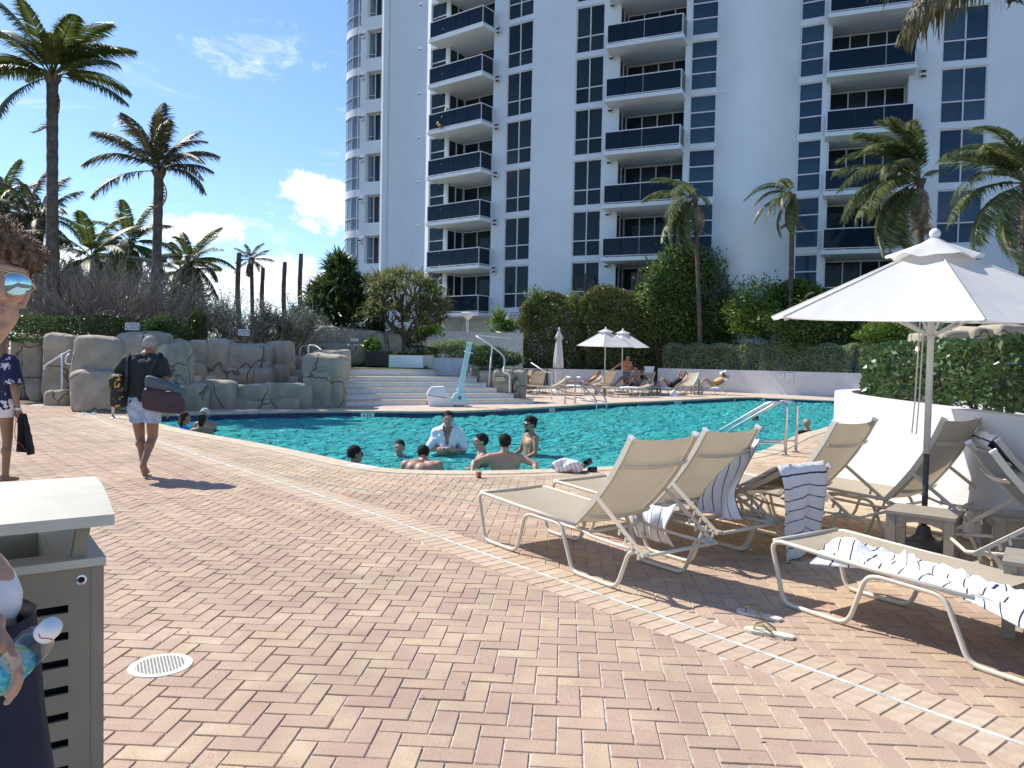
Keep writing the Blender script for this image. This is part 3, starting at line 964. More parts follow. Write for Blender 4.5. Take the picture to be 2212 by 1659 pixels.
def balcony_column(p, q, heads, out=1.25, left_ext=.5, right_ext=.0, doors=4, depth=1.7, lowest=None, right_return=True):
    """recessed balconies between plan points p, q with slabs that stand proud of the face"""
    p, q = v2(p), v2(q); L = np.linalg.norm(q - p); d = (q - p) / L; n = np.array([d[1], -d[0]])
    a = math.atan2(d[1], d[0])
    def P(u, v): return p + d * u - n * v                   # u along, v into the building
    for k, zf in enumerate(heads):
        zc = zf + FH - .22
        # recess: back wall doors and side walls
        bw_ = window(P(.0, depth), P(L, depth), zf + .05, zc - .04, doors, (1.0,), 'glass', recess=.0, name='balcony_door')
        side = window(P(.004, 0), P(.004, depth - .06), zf + .05, zc - .04, 2, (1.0,), 'glass', recess=-.02, name='side_window') if k % 1 == 0 else None
        # slab
        s0, s1 = P(-left_ext, -out), P(L + right_ext, -out)
        mb = MB()
        poly = [P(-left_ext, -out), P(L + right_ext, -out), P(L + right_ext, -.004), P(L - .004, -.004), P(L - .004, depth + .1), P(.004, depth + .1), P(.004, -.004), P(-left_ext, -.004)]
        mb.prism(poly, zf - .20, zf + .02)
        bal = mb.build('balcony', MT['stucco'], B)
        # railing: posts, top rail, dark glass panels
        r = MB()
        A0, A1 = P(-left_ext + .07, -out + .07), P(L + right_ext - .07, -out + .07)
        C0, C1 = P(-left_ext + .07, -.03), P(L + right_ext - .07, -.03)
        h0, h1 = zf + .10, zf + 1.10
        for u, v in ((A0, A1), (C0, A0), (A1, C1)):
            r.beam((*u, h1), (*v, h1), .07, .05); r.beam((*u, h0), (*v, h0), .05, .04)
        for u in (A0, A1, C0, C1): r.beam((*u, zf), (*u, h1), .05, .05)
        r.build('railing', MT['frame'], bal)
        np_ = max(3, int(round((L + left_ext + right_ext) / 1.2)))
        def panel(u, v):
            dd = (v - u); ll = np.linalg.norm(dd); aa = math.atan2(dd[1], dd[0]); mid = (u + v) / 2
            m_ = MB().box((0, 0, 0), (ll / 2 - .02, .006, (h1 - h0) / 2 - .02)).mesh('rail_panel', MT['glass_r'])
            link('rail_panel', m_, bal, (mid[0], mid[1], (h0 + h1) / 2), (0, 0, aa))
        for i in range(np_): panel(A0 + (A1 - A0) * i / np_, A0 + (A1 - A0) * (i + 1) / np_)
        panel(C0, A0); panel(A1, C1)
    # reveal walls each side of the recess
    for u, s in ((0, -1), (L, 1)):
        w0 = P(u, .0) + d * s * .0; w1 = P(u, depth + .3)
        vs = [P(u + s * .3, 0), P(u, 0), P(u, depth + .3), P(u + s * .3, depth + .3)]
        if s > 0: vs = [vs[1], vs[0], vs[3], vs[2]]
        wallmb.prism(vs, -.2, TOP)
    wallmb.prism([P(0.0, depth + .12), P(L, depth + .12), P(L, depth + .4), P(0.0, depth + .4)], -.2, TOP)
vent_me = MB()
vent_me.box((0, -.10, .10), (.13, .10, .05)); vent_me.box((0, -.10, -.16), (.13, .10, .05)); vent_me.box((0, -.04, -.03), (.13, .04, .24))
vent_me = vent_me.mesh('vent', MT['frame'])
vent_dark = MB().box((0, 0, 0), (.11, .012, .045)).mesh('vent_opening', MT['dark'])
def vents(p, zs, a, two=True):
    for z in zs:
        v = link('vent', vent_me, B, (p[0], p[1], z), (0, 0, a))
        link('vent_opening', vent_dark, v, (0, -.205, -.005)); link('vent_opening', vent_dark, v, (0, -.205, -.25))

# plan of the face, left to right
G0, G1 = (-9.12, 55.3), (-5.95, 52.8)
LB0, LB1 = (-4.6, 51.75), (-1.55, 49.45)
A0, A1 = (-.70, 48.85), (.90, 47.75)
B0, B1 = (3.40, 46.2), (5.02, 45.4)
K0, K1 = (5.85, 45.05), (9.35, 43.5)
C0, C1 = (9.62, 43.38), (11.0, 42.85)
E0, E1 = (14.9, 41.2), (16.0, 40.62)
R0, R1 = (16.25, 40.5), (19.7, 39.15)
D0, D1 = (21.1, 38.75), (23.05, 38.1)
heads = rows
lo = [4.35 + 0] + rows
H_all = [4.35] + rows if rows[0] > 5 else rows
wall_strip(G0, G1, n=8, bulge=-.5)
window_column(G1, LB0, 1, (.36, .34, .30), 'glass', H_all, 2.66)
balcony_column(LB0, LB1, [z for z in H_all], out=1.2, left_ext=.75, right_ext=.05, doors=3)
wall_strip(LB1, A0)
window_column(A0, A1, 2, (.66, .34), 'glass', rows, 2.72)
wall_strip(A1, B0)
window_column(B0, B1, 2, (.66, .34), 'glass', rows, 2.72)
wall_strip(B1, K0)
balcony_column(K0, K1, H_all, out=1.25, left_ext=.45, right_ext=.12, doors=4)
wall_strip(K1, C0)
window_column(C0, C1, 1, (.34, .33, .33), 'glass_b', H_all, 2.72)
wall_strip(C1, E0, n=16, bulge=1.0)
window_column(E0, E1, 1, (.34, .33, .33), 'glass_b', H_all, 2.72)
wall_strip(E1, R0)
balcony_column(R0, R1, H_all, out=.95, left_ext=.15, right_ext=.25, doors=4, depth=1.5)
wall_strip(R1, D0)
window_column(D0, D1, 2, (.62, .38), 'glass_b', rows, 2.72)
wall_strip(D1, (33, 35.2), n=6, bulge=.5)
def ang(p, q): return math.atan2(q[1] - p[1], q[0] - p[0])
vents((-1.2, 49.13), [z - .12 for z in rows], ang(LB1, A0))
vents((5.45, 45.2), [z - .12 for z in rows], ang(B1, K0))
vents((20.3, 38.98), [z - .12 for z in rows], ang(R1, D0))
sv = MB(); sv.box((0, -.07, 0), (.13, .07, .09)); sv = sv.mesh('vent_box', MT['frame'])  # small vent boxes on the wall face, no lamps
def small_vent(p, z, a):
    v = link('vent_box', sv, B, (p[0], p[1], z), (0, 0, a)); link('vent_opening', vent_dark, v, (0, -.06, -.085), (PI / 2, 0, 0))
for z in rows:
    small_vent((-6.70, 53.22), z + .2, ang(G0, G1)); small_vent((11.45, 42.35), z - .1, ang(C1, E0)); small_vent((14.3, 41.3), z - .1, ang(C1, E0) + .1)
# left wing: rounded pier, stacked windows in deep reveals, glass drum
def pier(c, r, z0=-.2, z1=TOP, n=20):
    wallmb.lathe([(r, z0), (r, z1)], (c[0], c[1], 0), n)
pier((-9.38, 55.75), .38)
L0, L1 = (-11.62, 57.3), (-9.62, 56.5)
W0, W1 = (-11.15, 57.12), (-9.66, 56.5)
wall_strip(L0, W0, th=.5)
tw = [z - .0 for z in H_all]
aL = ang(W0, W1)
for z in tw:
    window((W0[0] + .1, W0[1] + .45), (W1[0] + .12, W1[1] + .45), z - 2.05, z, 3, (1.0,), 'glass', recess=.05)
zz = [(-.2, tw[0] - 2.05)] + [(a, b - 2.05) for a, b in zip(tw[:-1], tw[1:])] + [(tw[-1], TOP)]
for a, b in zz: wall_strip(W0, W1, a, b, th=.5)
for z in tw:
    v = link('wall_lamp', vent_me, B, (-11.4, 57.2, z - .35), (0, 0, aL)); link('vent_opening', vent_dark, v, (0, -.205, -.005))
drum = (-10.62, 60.0); RD = 2.5
wallmb.lathe([(RD - .25, -.2), (RD - .25, TOP)], (drum[0], drum[1], 0), 28)
NS = 24
for k, z in enumerate(tw):
    for i in range(NS):
        a0, a1 = 2 * PI * i / NS, 2 * PI * (i + 1) / NS
        am = (a0 + a1) / 2
        if not (PI * .92 < am < PI * 1.62): continue
        ww = 2 * RD * math.sin(PI / NS)
        for (h0, h1) in ((z - 2.45, z - 1.62), (z - 1.58, z)):
            link('drum_pane', MB().box((0, 0, 0), (ww / 2 - .02, .01, (h1 - h0) / 2)).mesh('drum_pane', MT['glass_l']) if (h1 - h0, 'd') not in PANES else PANES[(h1 - h0, 'd')], B,
                 (drum[0] + RD * math.cos(PI / NS) * math.cos(am), drum[1] + RD * math.cos(PI / NS) * math.sin(am), (h0 + h1) / 2), (0, 0, am + PI / 2))
mb = MB()
for z in tw:
    for za, zb in ((z, z + .55 - .0), (z - 1.62, z - 1.58)):
        mb.lathe([(RD + .01, za), (RD + .06, za), (RD + .06, zb), (RD + .01, zb)], (drum[0], drum[1], 0), 60)
for i in range(NS):
    a0 = 2 * PI * i / NS
    if PI * .9 < a0 < PI * 1.66:
        mb.beam((drum[0] + RD * math.cos(a0), drum[1] + RD * math.sin(a0), 0), (drum[0] + RD * math.cos(a0), drum[1] + RD * math.sin(a0), TOP), .05, .07, up=(0, 1, 0))
mb.build('drum_frame', MT['frame'], B)
wallmb.prism([(-11.0, 58.2), (-9.0, 57.2), (-4.8, 54.5), (0, 51.5), (6, 47.8), (12, 45.5), (20, 41.8), (33, 37), (40, 55), (10, 75), (-11, 66)], TOP - .4, TOP + .3)
wallmb.prism([(33, 35.2), (33.3, 35.2), (40, 55), (39.7, 55)], -.2, TOP)
wallmb.prism([(-13.0, 60.6), (-12.8, 60.6), (-11, 66), (-11.3, 66)], -.2, TOP)
wallmb.build('wall', MT['stucco'], B)
lv = MB(); 
for k in range(7): lv.box((0, 0, .05 + k * .085), (.75, .05, .028), mat=Matrix.Rotation(.5, 3, 'X'))
lvo = lv.build('louvre', MT['frame'], B, loc=(.1, 48.2, 3.75), rot=(0, 0, ang(A0, A1)))
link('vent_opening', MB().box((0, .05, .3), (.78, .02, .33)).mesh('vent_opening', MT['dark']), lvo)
# ================================================================ rocks
def boulder_mesh(w, d, h, seed, m, n=20):
    """rounded block w x d x h with a rough carved surface"""
    V = []; F = []
    e = .36
    def sp(x): return math.copysign(abs(x) ** e, x)
    nu, nv = 2 * n, n
    for j in range(nv + 1):
        ph = -PI / 2 + PI * j / nv
        for i in range(nu):
            th = 2 * PI * i / nu
            p = Vector((sp(math.cos(ph)) * sp(math.cos(th)) * w / 2, sp(math.cos(ph)) * sp(math.sin(th)) * d / 2, sp(math.sin(ph)) * h / 2))
            q = Vector((p.x * 1.1 + seed * 7.3, p.y * 1.1, p.z * 1.1))
            k = 1 + .17 * mnoise.noise(q * .9) + .08 * mnoise.noise(q * 2.3) + .035 * mnoise.noise(q * 6) + .02 * mnoise.noise(q * 13)
            V.append((p.x * k, p.y * k, p.z * k))
    for j in range(nv):
        for i in range(nu):
            F.append((j * nu + i, j * nu + (i + 1) % nu, (j + 1) * nu + (i + 1) % nu, (j + 1) * nu + i))
    me = bpy.data.meshes.new('boulder'); me.from_pydata(V, [], F); me.materials.append(m)
    me.polygons.foreach_set('use_smooth', [True] * len(F)); me.update()
    return me
rock_seed = 0
def rock(name, label, rects, depth=1.2, group=None, m='rock', inner=True):
    """rects: (x0, y0, x1, y1, Y) outlines of the single boulders as seen in the photograph, each at its own distance"""
    global rock_seed
    xs_ = [r[0] for r in rects] + [r[2] for r in rects]
    Ym = sum(r[4] for r in rects) / len(rects)
    base = at((min(xs_) + max(xs_)) / 2, max(r[3] for r in rects), Ym)
    root = empty(name, label, 'rock', (base.x, base.y, base.z), group=group)
    for r in rects:
        rock_seed += 1
        x0, y0, x1, y1, Y = r[:5]
        mm = r[5] if len(r) > 5 else m
        dd = r[6] if len(r) > 6 else depth
        a, b = at(x0, y1, Y), at(x1, y0, Y)
        w, h = (b.x - a.x) * 1.13, (b.z - a.z) * 1.13
        c = (a + b) / 2
        o = link('boulder', boulder_mesh(w, dd, h, rock_seed, MT[mm]), root, (c.x - base.x, c.y - base.y + dd * .42, c.z - base.z), (random.uniform(-.06, .06), random.uniform(-.09, .09), random.uniform(-.15, .15)))
    return root
def zz5(x0, y0, x1, y1, Y, *k): return (329.2 + x0 / 3.666, 548.6 + y0 / 3.666, 329.2 + x1 / 3.666, 548.6 + y1 / 3.666, Y, *k)
rock('rock_wall', 'large grey carved rock wall behind the walking man', [
    (150, 732, 256, 822, 18.9), (244, 722, 330, 815, 19.2), (322, 745, 368, 892, 19.3), (156, 808, 262, 896, 18.6), (250, 806, 345, 894, 18.7)], 1.6)
rock('rock_wall', 'rough grey rock wall with a hand rail at the far left path', [
    (24, 736, 62, 872, 23.5), (56, 738, 98, 868, 22.8), (90, 735, 150, 868, 21.5), (100, 846, 146, 884, 20.6)], 1.5)
rock('rock_wall', 'tall jointed rock wall carrying the second climbing sign', [
    zz5(280, 690, 425, 860, 22.4), zz5(272, 850, 425, 1040, 22.3), zz5(415, 695, 585, 1040, 22.5), zz5(575, 722, 850, 925, 22.6), zz5(590, 900, 800, 1040, 22.5),
    zz5(790, 905, 930, 1040, 22.6), zz5(838, 728, 945, 860, 22.8), zz5(850, 850, 915, 920, 22.7), zz5(905, 712, 1040, 890, 23.2), zz5(905, 880, 1046, 1040, 23.0)], 1.2)
rock('rock_wall', 'low blue-grey rock wall along the left edge of the water', [
    zz5(95, 1045, 370, 1262, 19.6), zz5(335, 1028, 600, 1258, 20.3), zz5(588, 1045, 910, 1160, 20.75), zz5(594, 1140, 910, 1252, 20.7), zz5(880, 1042, 1135, 1160, 20.9),
    zz5(890, 1150, 1135, 1250, 20.85), zz5(1118, 1050, 1232, 1246, 21.0)], .8)
rock('rock_pillar', 'rounded rock pillar left of the white steps', [
    zz5(1290, 766, 1492, 900, 22.9), zz5(1205, 800, 1488, 1000, 21.6), zz5(1212, 960, 1420, 1246, 21.5), zz5(1360, 975, 1488, 1246, 21.7)], 1.3)
rock('rock_wall', 'grey rock wall under the dark bushy tree at the landing', [
    zz5(1172, 606, 1320, 830, 27.6), zz5(1310, 582, 1462, 750, 27.8), zz5(1432, 594, 1690, 730, 28.0), zz5(1310, 715, 1500, 890, 27.5), zz5(1480, 715, 1700, 880, 27.7),
    zz5(1660, 630, 1840, 880, 28.0), zz5(1800, 628, 1958, 850, 28.3)], 1.6)
rock('rock_ledge', 'tan rock ledges between the two grey rock walls', [
    zz5(1030, 812, 1240, 940, 24.5, 'rock_t'), zz5(1036, 930, 1215, 1050, 23.6, 'rock_t'), zz5(140, 935, 300, 1050, 23.5, 'rock_t')], .9)
def zl(x0, y0, x1, y1, Y, *k): return ((1680 + x0 / 2.976) / 1.8228, (1300 + y0 / 2.976) / 1.8228, (1680 + x1 / 2.976) / 1.8228, (1300 + y1 / 2.976) / 1.8228, Y, *k)
rock('rock_planter', 'rock planter with a clipped bush right of the white steps', [
    zl(500, 435, 620, 620, 27.6), zl(590, 490, 815, 810, 26.0), zl(785, 470, 1000, 650, 25.9), zl(795, 620, 1010, 850, 25.7), zl(985, 470, 1165, 670, 26.0),
    zl(980, 600, 1060, 850, 25.8), zl(1030, 640, 1160, 845, 25.9)], 1.3)
rock('boulder_pile', 'pile of pale boulders beyond the planter hedge at the right edge', [
    (1992, 722, 2050, 752, 17.5), (2040, 716, 2110, 752, 17.2), (2100, 708, 2168, 752, 17.0), (2155, 702, 2222, 752, 16.8)], .9)

# ================================================================ leaves, shrubs, hedges
def leaf_cloud(P, size, flat=.5, asp=2.2, out=None, up=.3, droop=0.0, bend=True):
    """P (n,3) leaf centres; returns verts and quads of small folded leaves"""
    n = len(P)
    d = rng.normal(size=(n, 3)); d[:, 2] = d[:, 2] * flat + up
    if out is not None: d += out * .9
    d /= np.linalg.norm(d, axis=1)[:, None] + 1e-9          # leaf axis
    s = rng.normal(size=(n, 3)); s -= (s * d).sum(1)[:, None] * d; s /= np.linalg.norm(s, axis=1)[:, None] + 1e-9
    L = size * rng.uniform(.6, 1.3, n)[:, None]; w = L / asp
    nn = np.cross(d, s)
    a = P - d * L * .5; b = P + d * L * .5
    l = P + s * w * .5 + nn * w * .16; r = P - s * w * .5 + nn * w * .16
    V = np.stack([a, r, b, l], 1).reshape(-1, 3)
    F = np.arange(4 * n).reshape(n, 4)
    return V, F
def clump_points(n, c, r, seed, shell=.55, lumps=9, box=False):
    """points spread through a lumpy volume, denser towards its skin"""
    g = np.random.default_rng(seed)
    if box:
        p = g.uniform(-1, 1, (n, 3))
        k = g.integers(0, 3, n); s = np.sign(p[np.arange(n), k]); m = g.random(n) < .72
        p[np.arange(n)[m], k[m]] = (s * (1 - np.abs(g.normal(0, .10, n))))[m]
        p += .10 * np.sin(p[:, [1, 2, 0]] * 4 + seed) + .06 * np.sin(p[:, [2, 0, 1]] * 9 + 2 * seed); p[:, 2] *= 1 - .22 * np.abs(p[:, 0]) ** 5 * (p[:, 2] > 0)
        return np.array(c) + p * np.array(r)
    u = g.normal(size=(n, 3)); u /= np.linalg.norm(u, axis=1)[:, None]
    C = g.normal(size=(lumps, 3)); C /= np.linalg.norm(C, axis=1)[:, None]
    C = C * g.uniform(.45, .72, lumps)[:, None]
    R = g.uniform(.34, .58, lumps)
    k = g.integers(0, lumps, n)
    rad = (shell + (1 - shell) * g.random(n)) * (1 + g.normal(0, .10, n))
    return np.array(c) + (C[k] + u * (R[k] * rad)[:, None]) * np.array(r)
def shrub(name, label, cat, c, r, n, size, m, seed=1, box=False, stems=5, group=None, ground=None, lumps=9, shell=.5, asp=2.2, up=.3, bark='bark', stem_r=.03, parts=None):
    c = Vector(c)
    gz = c.z - r[2] if ground is None else ground
    root = empty(name, label, cat, (c.x, c.y, gz), group=group)
    P = clump_points(n, (0, 0, c.z - gz), r, seed, shell, lumps, box)
    P = P[P[:, 2] > .02]
    out = P - np.array([0, 0, c.z - gz]); out /= np.linalg.norm(out, axis=1)[:, None] + 1e-9
    V, F = leaf_cloud(P, size, asp=asp, out=out, up=up)
    g = np.random.default_rng(seed + 5)
    base = .5 + .5 * np.sin(P[:, 0] * 2.1 + seed) * np.sin(P[:, 2] * 2.7) * np.cos(P[:, 1] * 1.9)
    rnd = np.clip(.45 * base + .55 * g.random(len(P)), 0, 1)
    f = link('foliage', np_mesh('foliage', V, F, MT[m], rnd), root); f['kind'] = 'stuff'
    if stems:
        mb = MB(); gg = random.Random(seed)
        for k in range(stems):
            x, y = gg.uniform(-.55, .55) * r[0], gg.uniform(-.4, .4) * r[1]
            p = Vector((x * .5, y * .5, 0)); pts = [p]
            for q in range(4):
                t = (q + 1) / 4
                pts.append(Vector((x * (.5 + .8 * t) + gg.uniform(-.1, .1) * r[0], y * (.5 + .8 * t), (c.z - gz) * 1.35 * t)))
            mb.tube(pts, [stem_r * (1 - .18 * i) for i in range(5)], 6)
            for q in range(3):
                s0 = pts[2]; e = s0 + Vector((gg.uniform(-.6, .6) * r[0], gg.uniform(-.6, .6) * r[1], gg.uniform(.3, 1.0) * r[2]))
                mb.tube([s0, (s0 + e) / 2 + Vector((0, 0, .05)), e], [stem_r * .6, stem_r * .45, stem_r * .25], 5)
        mb.build('stems', MT[bark], root)
    return root
def twigs(mb, p, d, L, r, lev, g, spread=.55, n=3):
    q = p + d * L
    mid = (p + q) / 2 + Vector((g.uniform(-1, 1), g.uniform(-1, 1), g.uniform(-1, 1))) * L * .08
    mb.tube([p, mid, q], [r, r * .85, r * .65], 4 if lev > 1 else 3, caps=False)
    if lev == 0: return
    for k in range(n):
        e = (d + Vector((g.uniform(-1, 1), g.uniform(-1, 1), g.uniform(-.6, .9))) * spread).normalized()
        twigs(mb, p + (q - p) * g.uniform(.45, 1.0), e, L * g.uniform(.55, .85), r * .62, lev - 1, g, spread, n)
def bare_shrub(name, label, c, w, h, seed, stems, lev, leaves=0, lm='leaf_s', ls=.07, rad=.05, spread=.6):
    g = random.Random(seed)
    root = empty(name, label, 'shrub', c)
    mb = MB()
    for k in range(stems):
        a = g.uniform(0, 2 * PI); t = g.uniform(.1, 1.0)
        d = Vector((math.cos(a) * t * w / h * .9, math.sin(a) * t * w / h * .5, 1)).normalized()
        twigs(mb, Vector((math.cos(a) * .15 * w, math.sin(a) * .1 * w, 0)), d, h * .36, rad, lev, g, spread)
    mb.build('branches', MT['twig'], root)
    if leaves:
        V = np.array(mb.v); k = rng.integers(0, len(V), leaves); P = V[k]; P = P[P[:, 2] > h * .3]
        P = P + rng.normal(0, .08, P.shape)
        Vv, F = leaf_cloud(P, ls)
        f = link('foliage', np_mesh('foliage', Vv, F, MT[lm], rng.random(len(P))), root); f['kind'] = 'stuff'
    return root

# raised beds the planting stands in
bed = MB()
bed.prism([(-30, 27), (-13.5, 24.6), (-10.5, 21.2), (-5.2, 23.4), (-4.0, 26.4), (-8, 28.5), (-9, 70), (-40, 70)], -.2, .55)
bed.build('planting_bed', MT['soil'])['kind'] = 'structure'
bed = MB()
bed.prism([(-2.2, 34), (3.0, 42.4), (7.6, 42.0), (10.8, 39.5), (16.6, 34.0), (26, 30), (30, 36), (23, 38.0), (11, 42.6), (3, 46.0), (-1, 48)], -.2, .95)
bed.build('planting_bed', MT['soil'])['kind'] = 'structure'

# hedges and shrubs on the left
shrub('clipped_bush', 'round dark green clipped bush left of the walking man', 'bush', at(346, 712, 22.5), (.62, .6, .52), 5200, .075, 'leaf_d', 3, ground=.55)
shrub('clipped_bush', 'dark ball-shaped bush between the two climbing signs', 'bush', at(352, 728, 24.0), (1.02, .9, .72), 9000, .08, 'leaf_d', 4, ground=.5, shell=.7)
shrub('hedge', 'dark leafy hedge on top of the rocks at far left', 'hedge', at(150, 712, 23), (1.9, .9, .40), 12000, .085, 'leaf_d', 5, box=True, ground=.5)
shrub('hedge', 'olive green hedge behind the near man at far left', 'hedge', at(62, 688, 28), (1.4, .9, .62), 9000, .09, 'leaf_o', 6, ground=.5, shell=.7)
shrub('hedge', 'low olive hedge far behind the round bushes', 'hedge', at(400, 690, 34), (1.8, .8, .6), 6000, .1, 'leaf_o', 7, ground=.5)
shrub('bush', 'bright yellow-green bush beside the jointed rock wall', 'bush', at(425, 712, 24.6), (.34, .4, .62), 1500, .085, 'leaf_b', 8, ground=.5, shell=.3)
bare_shrub('bare_shrub', 'wide leafless grey shrub behind the left rock wall', Vector((at(250, 735, 24.5).x, 24.5, .5)), 4.8, 4.5, 11, 46, 4, 900, 'leaf_s', .06, .040, .58)
bare_shrub('grey_shrub', 'half bare grey-green shrub behind the jointed rock wall', Vector((at(480, 735, 25.5).x, 25.5, .5)), 2.4, 3.3, 12, 16, 4, 9000, 'leaf_s', .07, .045, .62)
bare_shrub('grey_shrub', 'grey-green shrub with crooked stems above the rules wall', Vector((at(580, 735, 25.5).x, 25.5, .5)), 2.3, 3.2, 13, 14, 4, 8500, 'leaf_s', .07, .05, .62)
shrub('bush', 'dark bush between the leaning palm and the coconut palms', 'bush', at(365, 640, 42), (2.2, 1.5, 2.0), 6000, .22, 'leaf_d', 15, ground=.5, shell=.3)
shrub('bush', 'dark olive mass of bushes under the far palms', 'bush', at(190, 620, 46), (4.2, 2, 1.9), 8000, .24, 'leaf_o', 16, ground=.5, shell=.3)

def sword_rosette(n, L, w, seed, up=.5):
    g = np.random.default_rng(seed)
    V = []; F = []
    for k in range(n):
        a = g.uniform(0, 2 * PI); e = g.uniform(-.35, 1.3)
        d = np.array([math.cos(a) * math.cos(e), math.sin(a) * math.cos(e), math.sin(e)])
        s = np.array([-math.sin(a), math.cos(a), 0]) * w / 2
        l = L * g.uniform(.7, 1.15)
        m = d * l * .55; t = d * l + np.array([0, 0, -.22 * l * math.cos(e)])
        b = len(V)
        V += [s * .5, -s * .5, m - s, m + s, t]
        F += [(b, b + 1, b + 2, b + 3), (b + 3, b + 2, b + 4, b + 4)]
    return np.array(V), F
def rosette_mesh(name, n, L, w, seed, m):
    V, F = sword_rosette(n, L, w, seed)
    me = bpy.data.meshes.new(name)
    me.from_pydata([tuple(v) for v in V], [], [f if f[2] != f[3] else f[:3] for f in F]); me.materials.append(MT[m])
    a = me.attributes.new('rnd', 'FLOAT', 'FACE'); a.data.foreach_set('value', np.repeat(np.random.default_rng(seed).random(n), 2).astype(np.float32))
    me.update(); return me
def branch_tree(name, label, base, h, w, seed, m, L, leafw, trunk_r, lev, heads_n, first=.35, lean=(0, 0), up=.55, cone=False):
    """branching tree whose twig ends carry rosettes of sword leaves"""
    g = random.Random(seed)
    root = empty(name, label, 'tree', base)
    mb = MB(); ends = []
    def grow(p, d, l, r, k):
        q = p + d * l
        mid = (p + q) / 2 + Vector((g.uniform(-1, 1), g.uniform(-1, 1), 0)) * l * .07
        mb.tube([p, mid, q], [r, r * .9, r * .75], 8, caps=False)
        if k == 0: ends.append(q); return
        for i in range(g.choice((2, 3))):
            e = (d + Vector((g.uniform(-1, 1), g.uniform(-1, 1), g.uniform(-.25, .7))) * up).normalized()
            grow(q, e, l * g.uniform(.55, .8), r * .66, k - 1)
    if cone == 'dome':
        T0 = Vector((lean[0] * h * first, lean[1] * h * first, h * first))
        mb.tube([(0, 0, 0), T0 * .5 + Vector((-.05, 0, 0)), T0], [trunk_r, trunk_r * .85, trunk_r * .75], 10)
        forks = []
        for i in range(7):
            a = 2 * PI * i / 7 + g.uniform(-.3, .3); rr = g.uniform(.28, .5)
            f_ = T0 + Vector((math.cos(a) * w / 2 * rr, math.sin(a) * w / 2 * rr, h * g.uniform(.14, .26))); forks.append(f_)
            mb.tube([T0 - Vector((0, 0, .05)), T0.lerp(f_, .5) + Vector((math.cos(a) * .08, math.sin(a) * .08, -.06)), f_], [trunk_r * .55, trunk_r * .42, trunk_r * .3], 7, caps=False)
        for i in range(150):
            a = g.uniform(0, 2 * PI); e = math.asin(g.uniform(-.12, 1.0)); rr = g.uniform(.78, 1.0)
            q = T0 + Vector((math.cos(a) * math.cos(e) * w / 2 * rr, math.sin(a) * math.cos(e) * w / 2 * rr, h * .20 + math.sin(e) * h * .46 * rr))
            f_ = min(forks, key=lambda v: (v - q).length)
            mb.tube([f_, f_.lerp(q, .5) + Vector((g.uniform(-.1, .1), g.uniform(-.1, .1), -.04)), q], [.035, .028, .02], 5, caps=False); ends.append(q)
    elif not cone:
        p = Vector((0, 0, 0)); d = Vector((lean[0], lean[1], 1)).normalized()
        t = p + d * h * first
        mb.tube([p, t * .5 + Vector((.03, 0, 0)), t], [trunk_r, trunk_r * .8, trunk_r * .72], 10)
        for i in range(5):
            a = 2 * PI * i / 5 + g.uniform(-.4, .4)
            e = Vector((math.cos(a) * w / h * 1.05, math.sin(a) * w / h * .9, g.uniform(.35, 1.0))).normalized()
            grow(t, e, h * .24, trunk_r * .55, lev)
    else:
        mb.tube([(0, 0, 0), (.05, 0, h * .5), (0, 0, h * .93)], [trunk_r, trunk_r * .7, trunk_r * .3], 8)
        for i in range(heads_n):
            z = g.uniform(.04, 1.0) ** 1.05
            a = g.uniform(0, 2 * PI); rr = w / 2 * (1 - z) ** .75 * math.sqrt(g.uniform(.25, 1))
            q = Vector((math.cos(a) * rr, math.sin(a) * rr, z * h * .95))
            mb.tube([(0, 0, max(0, q.z - rr * .6)), (q.x * .6, q.y * .6, q.z - rr * .2), q], [.04, .03, .025], 4, caps=False); ends.append(q)
    mb.build('trunk', MT['bark'], root, smooth=True)
    vs = [rosette_mesh('leaf_cluster', heads_n if cone is not True else 26, L, leafw, seed + k, m) for k in range(4)]
    P = []
    if len(ends) > 280:
        g.shuffle(ends); ends = ends[:280]
    for e in ends:
        o = link('leaf_cluster', g.choice(vs), root, e, (g.uniform(-.5, .5), g.uniform(-.5, .5), g.uniform(0, 6.28)))
        s = g.uniform(.75, 1.2); o.scale = (s, s, s)
    return root
bp = at(733, 716, 29.5)
branch_tree('screw_pine', 'dark spiky cone-shaped tree left of the tower', Vector((bp.x - .15, 30.0, .5)), 4.9, 5.3, 21, 'leaf_d', .70, .08, .14, 3, 280, cone=True)
dp_ = at(877, 765, 28.6)
branch_tree('dragon_tree', 'dragon tree with pale branching limbs over the white planter box', Vector((dp_.x - .25, 28.6, .9)), 3.75, 3.5, 22, 'leaf_o', .50, .05, .14, 3, 18, first=.34, lean=(.14, 0), cone='dome')
tb = at(826, 745, 30.5)
t2 = branch_tree('dragon_tree', 'slim bare-trunked dragon tree beside the spreading one', Vector((tb.x, 30.5, .9)), 3.4, 1.0, 23, 'leaf_o', .55, .06, .10, 1, 22, first=.72, up=.4)
shrub('yucca', 'low spiky green yucca behind the dragon tree trunk', 'plant', at(862, 728, 30.2), (.7, .5, .45), 600, .34, 'leaf_o', 24, ground=1.0, asp=7, stems=0)
shrub('leafy_plant', 'bright leafy plant under the dragon trees by the tower base', 'plant', at(915, 718, 32), (.8, .5, .6), 1300, .14, 'leaf_b', 25, ground=1.2)

